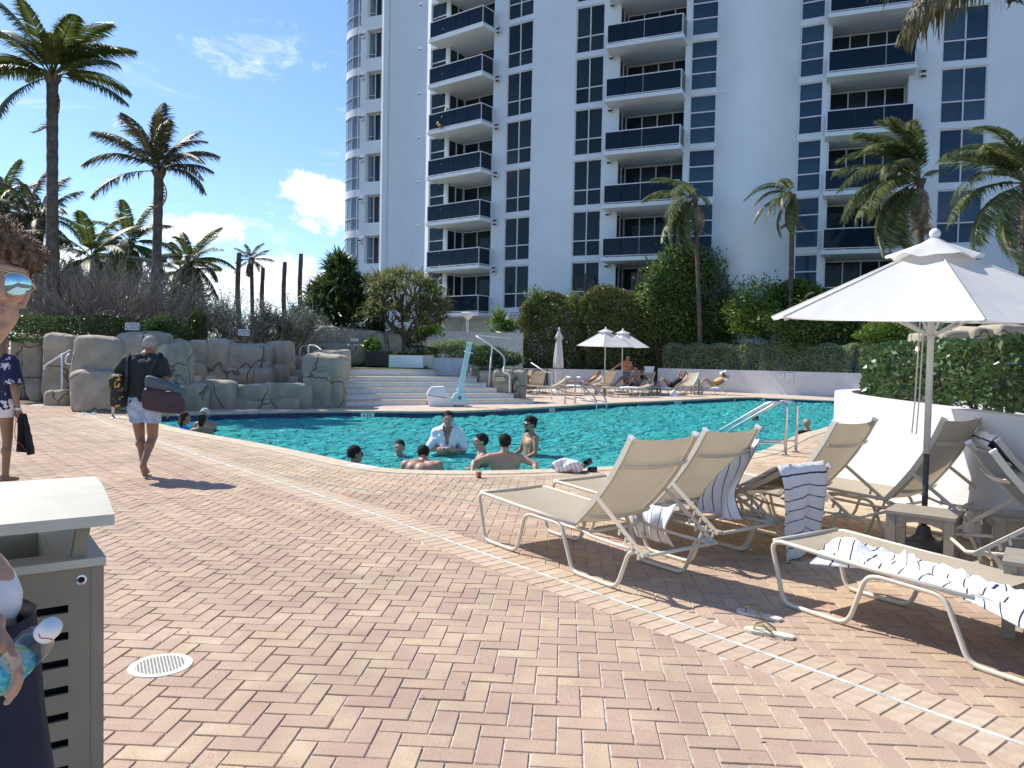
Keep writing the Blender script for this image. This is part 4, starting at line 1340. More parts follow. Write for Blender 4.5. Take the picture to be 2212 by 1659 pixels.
# silver hedge along the curved grey wall, clipped bush over the rock planter
shrub('hedge', 'silvery green hedge in front of the curved grey wall', 'hedge', at(1018, 762, 30.5), (2.3, .6, .62), 12000, .075, 'leaf_g', 31, ground=.8, shell=.6)
shrub('shrub', 'thin see-through shrub on the grey wall left of the lift mast', 'shrub', at(925, 770, 30), (.75, .35, .75), 1500, .075, 'leaf_g', 32, ground=.85, shell=.2)
shrub('hedge', 'short dark hedge behind the white planter box', 'hedge', at(905, 768, 29.3), (.72, .35, .35), 3600, .07, 'leaf_d', 33, box=True, ground=.85)
shrub('clipped_bush', 'clipped bush spilling over the rock planter', 'bush', at(1076, 776, 26.6), (1.02, .75, .48), 9000, .07, 'leaf_d', 34, ground=.9, shell=.68)
# tall planting in front of the tower
shrub('tall_hedge', 'tall brownish hedge behind the closed umbrella', 'hedge', at(1212, 722, 43.6), (2.25, .9, 2.1), 34000, .165, 'leaf_o', 41, ground=.95, box=True, stems=12)
shrub('tall_hedge', 'tall olive hedge behind the two open umbrellas', 'hedge', at(1352, 715, 42.8), (2.4, 1.0, 2.25), 36000, .165, 'leaf_o', 42, ground=.95, box=True, stems=12)
shrub('broadleaf_tree', 'leafy green tree in front of the tower balconies', 'tree', at(1512, 648, 41.5), (3.5, .9, 3.2), 25000, .175, 'leaf_m', 43, ground=.95, shell=.4, lumps=20, stems=9, stem_r=.08, asp=1.6)
shrub('bright_shrub', 'bright green broad-leaved shrub right of the leafy tree', 'shrub', at(1672, 672, 39.0), (3.0, 1.4, 1.9), 14000, .17, 'leaf_b', 44, ground=.95, shell=.4, lumps=16, asp=1.7)
shrub('dark_shrub', 'dark green shrub under the near umbrella canopy', 'shrub', at(1800, 700, 37.0), (3.6, 1.2, 1.6), 16000, .15, 'leaf_m', 45, ground=.95, shell=.4, lumps=16, asp=1.7)
shrub('bright_shrub', 'low bright green shrub beyond the planter hedge', 'shrub', at(1900, 722, 33.5), (1.6, .9, .7), 5000, .13, 'leaf_b', 46, ground=.95, lumps=12)
shrub('dark_shrub', 'dark shrub filling the gap at the right edge', 'shrub', at(2120, 690, 33), (3.0, 1.2, 1.5), 10000, .17, 'leaf_d', 47, ground=.6, lumps=14)
shrub('dark_shrub', 'dark low shrub between the tall hedges and the grey clipped hedge', 'shrub', at(1440, 705, 42.0), (1.5, .8, 1.5), 6000, .13, 'leaf_m', 48, ground=.95, lumps=12)
for px, py, rx, rz_, sd, lb in ((1165, 668, 1.2, 1.1, 201, 'loose sunlit shrub sprouting from the left of the tall brownish hedge'), (1262, 655, 1.3, 1.2, 202, 'loose sunlit shrub between the two tall hedges'), (1395, 650, 1.3, 1.3, 203, 'loose leafy shrub above the right end of the tall olive hedge')):
    shrub('loose_shrub', lb, 'shrub', at(px, py, 42.6), (rx, .8, rz_), 3400, .15, 'leaf_m', sd, ground=.95, shell=.15, lumps=7, stems=5)
# grey clipped hedge along the far right wall
def hedge_line(name, label, P, w, z0, z1, n, size, m, seed, stems=40, top_noise=.05, taper=0):
    P = np.array(P, float)
    seg = np.hypot(*np.diff(P, axis=0).T); S_ = np.concatenate([[0], np.cumsum(seg)])
    g = np.random.default_rng(seed)
    s = g.uniform(0, S_[-1], n)
    T = np.gradient(P, axis=0); T /= np.linalg.norm(T, axis=1)[:, None]
    x, y = np.interp(s, S_, P[:, 0]), np.interp(s, S_, P[:, 1]); tx, ty = np.interp(s, S_, T[:, 0]), np.interp(s, S_, T[:, 1])
    u = g.uniform(-1, 1, n); v = g.uniform(0, 1, n)
    k = g.random(n)
    a = k < .33; u[a] = -1 + np.abs(g.normal(0, .1, a.sum()))
    b = (k >= .33) & (k < .5); u[b] = 1 - np.abs(g.normal(0, .1, b.sum()))
    c = k >= .68; v[c] = 1 - np.abs(g.normal(0, .06, c.sum()))
    lump = 1 + top_noise * (np.sin(s * 3.1 + seed) + np.sin(s * 7.3)) + .06 * np.sin(v * 6 + s * 4)
    wu = u * w / 2 * lump * (1 - taper * (1 - v))
    # round the shoulders
    z = z0 + (z1 - z0) * v * (1 - .10 * np.abs(u) ** 4) * (1 + top_noise * np.sin(s * 4.7 + 2 * u))
    X_, Y_ = x - ty * wu, y + tx * wu
    m0 = np.array([X_.mean(), Y_.mean(), z0])
    Pp = np.stack([X_, Y_, z], 1) - m0
    out = np.stack([-ty * np.sign(u) * (np.abs(u) > .8), tx * np.sign(u) * (np.abs(u) > .8), (v > .85) * 1.0], 1)
    V, F = leaf_cloud(Pp, size, out=out * .8, asp=1.9)
    root = empty(name, label, 'hedge', tuple(m0))
    rnd = np.clip(.25 + .5 * g.random(n) + .25 * np.sin(s * 2.3) * np.cos(v * 5), 0, 1)
    f = link('foliage', np_mesh('foliage', V, F, MT[m], rnd), root); f['kind'] = 'stuff'
    mb = MB(); gg = random.Random(seed)
    for q in range(stems):
        ss = gg.uniform(0, S_[-1]); px, py = np.interp(ss, S_, P[:, 0]) - m0[0], np.interp(ss, S_, P[:, 1]) - m0[1]
        e = gg.uniform(-.25, .25)
        mb.tube([(px, py, -.1), (px + e, py + gg.uniform(-.2, .2) * w, (z1 - z0) * .5), (px + e * 2, py + gg.uniform(-.3, .3) * w, (z1 - z0) * .9)], [.022, .016, .008], 4, caps=False)
    mb.build('stems', MT['bark'], root)
    return root
hw = lambda px, py, Y: tuple(at(px, py, Y)[:2])
hedge_line('clipped_hedge', 'long grey-green clipped hedge above the far white wall', [hw(1440, 780, 41.6), hw(1600, 780, 39.2), hw(1720, 780, 37.4), hw(1850, 780, 35.4)], 1.1, 1.15, 2.46, 26000, .095, 'leaf_g', 51, stems=70)
PW = smooth_line([(4.34, 5.2), (4.21, 6.3), (4.24, 7.0), (4.31, 8.0), (4.42, 9.2), (4.68, 10.5), (5.2, 11.6), (6.0, 12.4), (7.2, 12.9)], 6)
hedge_line('planter_hedge', 'glossy green clipped hedge in the curved white planter', offset_line(PW, -.62)[2:], 1.0, 1.07, 1.78, 15000, .085, 'leaf_h', 52, stems=50, top_noise=.03)

# ================================================================ palms
def frond_mesh(name, L, seed, arch, wind, m, nl=46, leaf=.62, droop=.8, ragged=.15, twist=0.0):
    """feather frond: arching rib along +x with hanging leaflets; wind pushes the leaflets along +y"""
    g = np.random.default_rng(seed)
    ts = np.linspace(0, 1, 13)
    rib = np.stack([L * (ts - .18 * arch * ts ** 3), wind * L * .22 * ts ** 2, L * (.32 * ts - arch * .62 * ts ** 2.2)], 1)
    V = []; F = []; R = []
    def ribp(t): return np.array([np.interp(t, ts, rib[:, k]) for k in range(3)])
    for i in range(len(ts) - 1):
        w0, w1 = .035 * (1 - .85 * ts[i]), .035 * (1 - .85 * ts[i + 1])
        a, b = rib[i], rib[i + 1]
        k = len(V)
        V += [a + [0, -w0, 0], a + [0, w0, 0], b + [0, w1, 0], b + [0, -w1, 0], a + [0, 0, -w0 * 1.3], b + [0, 0, -w1 * 1.3]]
        F += [(k, k + 1, k + 2, k + 3), (k + 1, k + 4, k + 5, k + 2), (k, k + 3, k + 5, k + 4)]; R += [.75] * 3
    for i in range(nl):
        t = .14 + .86 * i / (nl - 1)
        p = ribp(t); q = ribp(min(t + .02, 1)); d = q - ribp(max(t - .02, 0)); d /= np.linalg.norm(d) + 1e-9
        ll = leaf * L / 3.2 * (math.sin(PI * min(t * .86 + .14, 1)) ** .6 + .12) * g.uniform(1 - ragged, 1.05)
        for s in (-1, 1):
            if g.random() < ragged * .35: continue
            side = np.array([0, s, 0.0]); side = side - d * (side @ d); side /= np.linalg.norm(side)
            dirn = side * .75 + d * .62 + np.array([0, wind * .55, .10 - .25 * t])
            dirn /= np.linalg.norm(dirn)
            wv = np.cross(dirn, np.array([0, 0, 1.0])); wv /= np.linalg.norm(wv) + 1e-9
            w = .018 + .008 * (1 - t)
            m1 = p + dirn * ll * .5 + np.array([0, 0, -.10 * droop * ll])
            e = p + dirn * ll * (.92 - .12 * droop) + np.array([g.normal(0, .04), g.normal(0, .04), -(.30 + .34 * g.random()) * droop * ll])
            k = len(V)
            V += [p - wv * w * .5, p + wv * w * .5, m1 + wv * w, m1 - wv * w, e]
            F += [(k, k + 1, k + 2, k + 3), (k + 3, k + 2, k + 4)]
            r = g.random(); R += [r, r]
    me = bpy.data.meshes.new(name)
    me.from_pydata([tuple(v) for v in V], [], F); me.materials.append(MT[m])
    a = me.attributes.new('rnd', 'FLOAT', 'FACE'); a.data.foreach_set('value', np.array(R, np.float32))
    me.update(); return me
FR = {}
for k in range(4):
    FR['still', k] = frond_mesh('frond', 3.0, 60 + k, .42 + .13 * k, .0, 'frond', nl=84, leaf=.80)
    FR['dry', k] = frond_mesh('frond', 3.0, 70 + k, .50 + .16 * k, .25 * (k % 2), 'frond_d', nl=80, leaf=.80, ragged=.35, droop=1.15)
    FR['dead', k] = frond_mesh('dead_frond', 2.4, 80 + k, 1.2, .1, 'dry', nl=44, leaf=.75, ragged=.5, droop=1.4)
    FR['wind', k] = frond_mesh('frond', 3.0, 90 + k, .70 + .2 * k, .75, 'frond_w', nl=84, leaf=.85, droop=.9, ragged=.25)
    FR['windl', k] = frond_mesh('frond', 3.0, 95 + k, .70 + .2 * k, -.75, 'frond_w', nl=84, leaf=.85, droop=.9, ragged=.25)
def palm(label, base, top, r0, r1, L, fronds, seed, kind='still', group=None, skirt=0, bow=0.0, name='coconut_palm', lift=0):
    """fronds: list of (compass angle deg, elevation deg, scale) or an int; top is the crown centre"""
    g = random.Random(seed)
    base, top = Vector(base), Vector(top)
    root = empty(name, label, 'palm tree', base, group=group)
    T = top - base
    mb = MB(); n = max(8, int(T.length / .22))
    pts = []; R = []
    side = Vector((T.y, -T.x, 0)); side = side.normalized() if side.length > .01 else Vector((1, 0, 0))
    for i in range(n + 1):
        t = i / n
        p = T * t + side * bow * math.sin(PI * t) * T.length
        pts.append(p); R.append((r0 + (r1 - r0) * min(1, t * 1.6) + (.10 * r0 * (1 - t) ** 8)) * (1.04 if i % 2 else .97))
    mb.tube(pts, R, 12)
    mb.build('trunk', MT['trunk'], root, smooth=False)
    if isinstance(fronds, int):
        fl = []
        for k in range(fronds):
            e = 72 - 118 * (k / max(1, fronds - 1)) + g.uniform(-8, 8)
            fl.append((k * 137.5 + g.uniform(-12, 12), e, g.uniform(.85, 1.1)))
        fronds = fl
    cb = MB()
    for k in range(9):
        a = k * 2.4; cb.tube([T + Vector((0, 0, -.28)), T + Vector((math.cos(a) * r1 * 1.5, math.sin(a) * r1 * 1.5, .02 + .05 * (k % 3)))], [r1 * .75, r1 * .25], 5)
    cb.build('crown_shaft', MT['dry'], root)
    for a, e, s in fronds:
        e += lift
        if kind == 'wind': a = 180 + (a - 180) * .58          # the wind lays the fronds over to the left
        kk = kind
        if e < -18 and kind == 'still': kk = 'dry' if g.random() < .6 else kind
        me = FR[kk, g.randrange(4)]
        o = link('frond', me, root, T + Vector((0, 0, .05)), (g.uniform(-.25, .25), -math.radians(e - 14), math.radians(a)))
        o.scale = (s * L / 3.0,) * 3
    for k in range(skirt):
        a = g.uniform(0, 360)
        o = link('dead_frond', FR['dead', g.randrange(4)], root, T + Vector((0, 0, -.1)), (g.uniform(-.5, .5), -math.radians(g.uniform(-88, -58)), math.radians(a)))
        q = g.uniform(.55, .95) * L / 3.0; o.scale = (q, q, q)
    return root
def ptop(px, py, Y): return at(px, py, Y)
def pbase(px, Y, z=.5):
    p = at(px, 760, Y); return Vector((p.x, Y, z))
# tall palm at top left: fronds named by where they go in the view (0 = right, 90 = away, 180 = left)
palm('tallest coconut palm at the upper left with a straight trunk', pbase(113, 24), ptop(113, 168, 24), .24, .16, 2.55,
     [(8, -12, 1.0), (25, 38, 1.15), (345, 10, 1.05), (55, 60, 1.05), (75, 75, .9), (120, 66, 1.1), (160, 44, 1.15), (182, 22, 1.1), (205, 2, 1.0), (230, -42, 1.0), (300, 30, 1.0), (270, 48, .95),
      (320, 45, 1.05), (140, 20, 1.05), (95, 30, 1.0), (40, 15, 1.0), (195, 55, 1.1), (15, 62, 1.1), (350, 32, 1.1), (170, 5, .95), (245, 22, .9)], 101, skirt=2, lift=10)
palm('leaning coconut palm with one upright pale frond left of centre', pbase(322, 26), ptop(343, 372, 26), .21, .15, 2.7,
     [(85, 80, 1.05), (20, 30, .85), (0, 5, .75), (345, -8, .8), (40, 48, .85), (180, 34, 1.0), (200, 16, .95), (195, -22, .95), (165, 48, 1.0), (150, 60, .9), (300, 40, .9), (250, 45, .9), (330, 20, .85),
      (225, 20, .9), (270, 5, .8), (110, 30, .9), (60, 20, .8), (15, 55, .8), (285, 62, .8)], 102, kind='dry', skirt=2, bow=-.02, lift=16)
palm('slim coconut palm left of the tallest trunk', pbase(60, 32), ptop(62, 470, 32), .17, .13, 2.3, 18, 103, 'dry', 'slim palms at the far left')
palm('slim coconut palm just right of the slim left one', pbase(80, 31), ptop(86, 474, 31), .18, .14, 2.2, 16, 104, 'dry', 'slim palms at the far left')
palm('coconut palm at the left border behind the near man', pbase(8, 33), ptop(2, 452, 33), .17, .13, 2.3, 16, 105, 'still')
palm('short broad palm with bright fronds behind the bare shrub', pbase(215, 30), ptop(200, 560, 30), .2, .16, 2.7, 16, 106, 'still')
palm('coconut palm with arching fronds left of the leaning palm', pbase(285, 38), ptop(280, 528, 38), .2, .15, 2.7, 20, 107, 'still')
palm('taller of the twin coconut palms near the teal building', pbase(418, 44), ptop(412, 566, 44), .18, .14, 2.7, 19, 108, 'still')
palm('shorter of the twin coconut palms near the teal building', pbase(392, 46), ptop(392, 588, 46), .17, .13, 2.4, 16, 109, 'still')
palm('small distant coconut palm right of the headless trunk', pbase(548, 52), ptop(543, 562, 52), .16, .13, 1.5, 16, 110, 'dry')
for px, py, Y, lb in ((515, 546, 40, 'tallest thick headless palm trunk'), (567, 578, 46, 'short thin headless palm trunk'), (614, 566, 44, 'slightly bent headless palm trunk'), (649, 548, 44, 'headless palm trunk beside the dark spiky tree')):
    p0, p1 = pbase(px + 3, Y), at(px, py, Y)
    o = empty('palm_trunk', lb, 'tree trunk', p0, group='headless palm trunks')
    mb = MB(); T = p1 - p0; n = 14
    mb.tube([T * (i / n) + Vector((.06 * math.sin(i * .5), 0, 0)) for i in range(n + 1)], [(.15 - .03 * i / n) * (1.06 if i % 2 else .96) for i in range(n + 1)], 10)
    mb.build('trunk', MT['trunk'], o)
# wind-blown palms on the right
WF = lambda n, s: [(180 + random.uniform(-75, 75), random.uniform(-62, 48), random.uniform(.8, 1.1) * s) for _ in range(n)]
random.seed(21)
palm('thin palm with a windswept crown in front of the leafy tree', pbase(1516, 40.4, 1.0), ptop(1502, 432, 40.4), .14, .11, 3.1, WF(13, 1) + [(10, 35, .5), (350, 0, .5), (90, 60, .6)], 111, 'wind', skirt=5, lift=14)
palm('thin palm with a drooping dried crown left of the near umbrella', pbase(1707, 38.5, 1.0), ptop(1712, 424, 38.5), .16, .12, 2.6, WF(9, .9) + [(20, 30, .6), (350, -40, .6), (200, -70, .9)], 112, 'wind', skirt=12, lift=6)
palm('large windswept palm behind the near umbrella', pbase(1990, 34, .9), ptop(1988, 392, 34), .17, .15, 4.0,
     [(178, 30, 1.05), (185, 10, 1.1), (172, -8, 1.1), (190, -30, 1.1), (165, -45, 1.05), (200, -58, 1.0), (175, 48, 1.0), (150, 35, 1.0), (215, 40, 1.0), (230, 10, 1.0), (140, 10, 1.0), (190, 58, .9), (160, 62, .9), (10, 48, .45),
      (350, 10, .4), (205, -15, 1.1), (160, -22, 1.1), (182, -62, 1.0), (240, 50, .8), (120, 50, .8)], 113, 'wind', skirt=6, lift=20)
palm('windswept palm at the right border of the view', pbase(2204, 30, .9), ptop(2218, 398, 30), .19, .16, 3.8,
     [(178, 25, 1.05), (188, 5, 1.1), (172, -15, 1.1), (195, -38, 1.1), (165, 40, 1.0), (200, 55, 1.0), (150, 20, 1.0), (215, 20, 1.0), (183, -52, 1.0), (90, 60, .8), (270, 60, .8), (20, 40, .6), (340, 20, .6)], 114, 'wind', skirt=4, lift=16)
palm('nearer palm whose dry frond tips hang in at the top right corner', Vector((7.4, 10.6, 0)), Vector((7.55, 10.2, 7.35)), .19, .15, 3.1,
     [(178, 10, 1.0), (190, 2, 1.0), (165, 0, .95), (205, -12, .9), (150, 20, 1), (220, 25, 1), (30, 30, 1), (330, 20, 1), (90, 40, 1), (270, 40, 1), (120, 5, 1), (240, 0, 1)], 115, 'dry', skirt=2)
shrub('young_palm', 'small bright young palm at the tower foot left of the tall hedge', 'plant', at(1082, 700, 44), (1.15, .8, .9), 260, 1.05, 'leaf_b', 55, ground=1.0, asp=11, stems=0, shell=.1)
palm('stubby bright fan of fronds in front of the right windows', pbase(1745, 38, 1.5), ptop(1738, 652, 38), .1, .1, 1.2, 9, 116, 'still', name='young_palm')
tk = MB(); p0, p1 = pbase(1268, 45, 1), at(1266, 592, 45)
o = empty('palm_trunk', 'bare palm stub in front of the middle window column', 'tree trunk', p0, group='headless palm trunks')
tk.tube([(p1 - p0) * (i / 10) for i in range(11)], [.13 * (1.05 if i % 2 else .96) for i in range(11)], 8); tk.build('trunk', MT['trunk'], o)
# teal building far off at the left
tb0 = at(600, 668, 140)
o = empty('distant_building', 'small teal building far behind the shrubs', 'building', (at(404, 660, 140).x, 140, 0))
mb = MB(); mb.box((0, 0, 5), (2.6, 3, 5)); mb.build('wall', mat('teal_paint', (.12, .42, .45), .8), o)
wme = MB().box((0, 0, 0), (.5, .04, .6)).mesh('window', MT['glass'])
for i in range(3):
    for j in range(3): link('window', wme, o, (-1.6 + 1.6 * i, -3.03, 3.2 + 2.4 * j))
MB().box((0, 0, 10.15), (2.8, 3.2, .15)).build('roof', MT['frame'], o)

# bits of leaf litter on the pavers
P = np.stack([rng.uniform(-3.5, 4, 130), rng.uniform(2.2, 10, 130), np.full(130, .006)], 1)
P = P[~in_poly(P[:, :2], big)]
V, F = leaf_cloud(P, .022, flat=.05, up=.02)
V[:, 2] = np.clip(V[:, 2], .003, .012)
o = link('leaf_litter', np_mesh('leaf_litter', V, F, MT['dry'], rng.random(len(P)) * .3)); tag(o, kind='stuff')
# ================================================================ walls, steps, planters
def wall_thing(name, label, pts, z0, z1, th, m, cat='wall', cap=None, n=1):
    """upright wall following plan points, solid, with an optional coping"""
    P = np.array(pts, float)
    A, Bq = offset_line(P, 0), offset_line(P, th)
    c = P.mean(0)
    root = empty(name, label, cat, (c[0], c[1], z0))
    def body(zl, zh, A, Bq, nm, mm):
        mb = MB(); k = len(A)
        vs = [(a[0] - c[0], a[1] - c[1], z - z0) for z in (zl, zh) for a in A] + [(b[0] - c[0], b[1] - c[1], z - z0) for z in (zl, zh) for b in Bq]
        fs = []
        for i in range(k - 1):
            fs += [(i, i + 1, k + i + 1, k + i), (2 * k + i, 3 * k + i, 3 * k + i + 1, 2 * k + i + 1), (k + i, k + i + 1, 3 * k + i + 1, 3 * k + i), (i, 2 * k + i, 2 * k + i + 1, i + 1)]
        fs += [(0, k, 3 * k, 2 * k), (k - 1, 3 * k - 1, 4 * k - 1, 2 * k - 1)]
        mb.add(vs, fs); return mb.build(nm, MT[mm], root)
    body(z0, z1, A, Bq, 'wall_body', m)
    if cap: body(z1, z1 + .04, offset_line(P, -.03), offset_line(P, th + .03), 'coping', cap)
    return root
wall_thing('planter_wall', 'curved white planter wall behind the loungers at right', PW, -.02, 1.11, .22, 'stucco_w')
wall_thing('low_wall', 'long low white wall right of the small white pillar', [hw(1420, 830, 41.35), hw(1560, 830, 39.1), hw(1700, 830, 37.1), hw(1860, 830, 34.7)], -.02, 1.13, .25, 'stucco_w')
wall_thing('low_wall', 'low white wall behind the sunbathers and closed umbrella', [hw(1120, 830, 40.2), hw(1260, 830, 41.2), hw(1392, 830, 41.9)], -.02, .98, .25, 'stucco_w')
pil = empty('wall_pillar', 'small white pillar between the two low white walls', 'pillar', (at(1401, 830, 41.4).x, 41.4, 0))
MB().box((0, 0, .56), (.22, .22, .57)).build('shaft', MT['stucco'], pil); MB().box((0, 0, 1.17), (.25, .25, .045)).build('cap', MT['stucco'], pil)
wall_thing('retaining_wall', 'curved grey retaining wall with a lamp behind it', smooth_line([hw(870, 740, 30.5), hw(905, 740, 32.2), hw(960, 740, 33.2), hw(1040, 740, 33.6), hw(1130, 740, 33.9)], 5), .3, 2.62, .3, 'concrete')
wall_thing('garden_wall', 'white garden wall carrying the carved rules panel', [hw(555, 740, 30), hw(640, 740, 30.2), hw(672, 740, 30.4)], .3, 2.28, .3, 'stucco_w')
wall_thing('garden_wall', 'shaded white garden wall left of the rules wall', [hw(520, 740, 31.4), hw(600, 740, 31.5)], .3, 2.1, .3, 'stucco_w')
wall_thing('slide_wall', 'smooth white curved wall between the two rock walls', smooth_line([hw(366, 790, 25.0), hw(378, 790, 24.9), hw(412, 790, 24.7)], 3), .3, 1.72, .4, 'stucco_w')
cap = empty('white_ledge', 'white ledge slab between the rock walls', 'ledge', at(391, 801, 23.4)); MB().box((0, .2, 0), (.36, .3, .05)).build('slab', MT['stucco'], cap)
# rules panel
rp = at(592, 752, 29.9)
o = empty('rules_sign', 'cream carved pool rules panel half hidden by rocks', 'sign', rp)
MB().box((0, 0, 0), (.9, .035, .42)).build('panel', MT['stucco_c'], o)
fr = MB(); [fr.box(c, h) for c, h in (((0, -.04, .40), (.95, .035, .03)), ((.9, -.04, 0), (.035, .034, .42)), ((.45, -.037, .18), (.28, .006, .008)), ((.45, -.037, -.02), (.28, .006, .008)), ((.45, -.037, -.2), (.28, .006, .008)))]
fr.build('moulding', MT['stucco'], o)
link('lettering', text_mesh('lettering', 'RULES', .22, mat('carved_tan', (.42, .35, .2), .8), .004), o, (.22, -.045, .27), (PI / 2, 0, 0))

# white steps up to the landing
SU, SN = np.array([.885, .465]), np.array([-.465, .885])
S0 = np.array([-5.07, 22.49])
def sp_(u, v): return S0 + SU * u + SN * v
st = empty('pool_steps', 'broad white steps with tan treads up to the landing', 'steps', (S0[0], S0[1], 0))
rl = [6.55, 5.98, 5.5, 5.28, 5.08]
for k in range(5):
    z0, z1 = .165 * k, .165 * (k + 1)
    mb = MB(); mb.prism([sp_(-.7, .33 * k) - S0, sp_(rl[k], .33 * k) - S0, sp_(rl[k], .33 * k + .9) - S0, sp_(-.7, .33 * k + .9) - S0], -.02 if k == 0 else z0 - .1, z1 - .035)
    s = mb.build('step', MT['riser'], st)
    mb = MB(); mb.prism([sp_(-.7, .33 * k - .025) - S0, sp_(rl[k], .33 * k - .025) - S0, sp_(rl[k], .33 * k + .9) - S0, sp_(-.7, .33 * k + .9) - S0], z1 - .034, z1)
    mb.build('tread', MT['tread'], s)
ld = MB(); ld.prism([sp_(-6, 1.6), sp_(5.08, 1.60), sp_(7.5, 3.5), sp_(9, 9), sp_(-6, 9)], .3, .8235); ldo = ld.build('landing', MT['tread']); tag(ldo, kind='structure')
# round turf platform
ar = smooth_line([(-.9, 2.75), (.3, 2.25), (1.6, 2.05), (3.0, 2.2), (4.15, 2.75), (4.5, 3.6)], 5)
poly = [sp_(u, v) for u, v in ar] + [sp_(4.4, 6), sp_(-1.5, 6)]
pf = empty('turf_platform', 'low round white platform topped with artificial turf', 'platform', (*sp_(1.6, 3.5), .82))
o0 = sp_(1.6, 3.5)
MB().prism([p - o0 for p in poly], 0, .2).build('riser', MT['riser'], pf)
poly2 = [p + (p - o0) / np.linalg.norm(p - o0) * .03 for p in poly]
MB().prism([p - o0 for p in poly2], .201, .245).build('tread', MT['tread'], pf)
poly3 = [o0 + (p - o0) * .94 for p in poly]
MB().prism([p - o0 for p in poly3], .246, .262).build('turf', MT['grass'], pf)
# planters on it
def planter(label, px0, px1, py0, py1, Y, m, d=.5, rz=.0, cat='planter'):
    a, b = at(px0, py1, Y), at(px1, py0, Y)
    w, h = (b.x - a.x) / 2, (b.z - a.z)
    o = empty('planter_box', label, cat, ((a.x + b.x) / 2, Y + d / 2, a.z), rz)
    mb = MB()
    for c, s in (((0, -d / 2, h / 2), (w, .025, h / 2)), ((0, d / 2, h / 2), (w, .025, h / 2)), ((-w + .02, 0, h / 2), (.02, d / 2 - .026, h / 2)), ((w - .02, 0, h / 2), (.02, d / 2 - .026, h / 2)), ((0, 0, h * .15), (w - .05, d / 2 - .03, h * .1))):
        mb.box(c, s)
    mb.build('box', MT[m], o)
    MB().box((0, 0, h - .05), (w - .045, d / 2 - .03, .03)).build('soil', MT['soil'], o)
    return o, w, h
pw, w_, h_ = planter('wide white planter box on the turf platform', 840, 913, 768, 793.5, 26.6, 'stucco', .55)
planter('smaller pale planter box behind the white one', 911, 934, 767.5, 790.5, 27.2, 'stucco_c', .5)
planter('black square planter in front of the grey rock wall', 788, 840, 759, 790, 27.0, 'black', .8)
shrub('succulent', 'low rosette plants in the wide white planter box', 'plant', at(875, 765, 26.85), (.50, .16, .12), 500, .13, 'leaf_o', 71, ground=at(875, 769, 26.85).z - .05, stems=0, asp=2.4)
shrub('sea_grape', 'round-leaved plant in the black planter', 'plant', at(803, 745, 27.4), (.32, .3, .36), 260, .15, 'leaf_b', 72, ground=at(803, 760, 27.4).z - .05, stems=3, asp=1.3, stem_r=.012)
o = empty('storage_bench', 'low white panelled box on the landing behind the planters', 'box', (at(965, 795, 28.4).x, 28.6, .83), .25)
MB().box((0, 0, .3), (.75, .3, .3)).build('body', MT['stucco'], o); MB().box((0, 0, .62), (.79, .34, .02)).build('lid', MT['frame'], o)
for q in (-.37, .37): MB().box((q, -.306, .3), (.3, .006, .22)).build('panel', MT['frame'], o)
# bowl lamp
lp = at(1010, 716, 34.4)
o = empty('bowl_lamp', 'bowl-topped lamp post against the cream tower base', 'street lamp', (lp.x, 34.4, 1.2))
MB().lathe([(.055, 0), (.055, 1.9), (.05, 1.92), (.05, 2.0)], n=12).build('post', MT['steel'], o)
MB().lathe([(.05, 1.98), (.22, 2.14), (.30, 2.26), (.31, 2.29), (.28, 2.31), (.1, 2.33)], n=20).build('bowl', MT['frame'], o)
# signs
def post_sign(label, px, py0, py1, Y, w, ground):
    a = at(px, py1, Y); b = at(px, py0, Y); h = b.z - a.z
    o = empty('climbing_sign', label, 'sign', (a.x, Y, ground), .0)
    zc = (a.z + b.z) / 2 - ground
    MB().box((0, .04, (zc) / 2), (.05, .035, zc / 2)).build('post', MT['wood'], o)
    p = MB().prism([(-w / 2 + .03, -h / 2), (w / 2 - .03, -h / 2), (w / 2, -h / 2 + .03), (w / 2, h / 2 - .03), (w / 2 - .03, h / 2), (-w / 2 + .03, h / 2), (-w / 2, h / 2 - .03), (-w / 2, -h / 2 + .03)], -.008, .008).build('panel', MT['signw'], o, loc=(0, -.012, zc), rot=(PI / 2, 0, 0))
    bd = MB(); t = .009
    for c, s in (((0, h / 2 - .03, .0095), (w / 2 - .045, t / 2, .001)), ((0, -h / 2 + .03, .0095), (w / 2 - .045, t / 2, .001)), ((-w / 2 + .035, 0, .0095), (t / 2, h / 2 - .04, .001)), ((w / 2 - .035, 0, .0095), (t / 2, h / 2 - .04, .001))): bd.box(c, s)
    bd.build('border', MT['signk'], p)
    link('lettering', text_mesh('lettering', 'CLIMBING', .075, MT['signk'], .001), p, (0, h * .17, .0095))
    link('lettering', text_mesh('lettering', 'PROHIBITED', .075, MT['signk'], .001), p, (0, -h * .17, .0095))
post_sign('climbing prohibited sign on a post above the walking man', 286.5, 697, 713, 20.2, .38, 1.1)
post_sign('climbing prohibited sign on the jointed rock wall', 527, 711, 725, 23.4, .36, 1.2)
def wall_sign(label, px0, py0, px1, py1, Y, lines, rz):
    a, b = at(px0, py1, Y), at(px1, py0, Y)
    w, h = b.x - a.x, b.z - a.z
    o = empty('wall_sign', label, 'sign', ((a.x + b.x) / 2, Y, (a.z + b.z) / 2), rz)
    MB().box((0, 0, 0), (w / 2, .01, h / 2)).build('panel', MT['signw'], o)
    for k, s in enumerate(lines):
        link('lettering', text_mesh('lettering', s, h / len(lines) * .62, MT['signk'], .001), o, (0, -.0115, h * (.5 - (k + .5) / len(lines))), (PI / 2, 0, 0))
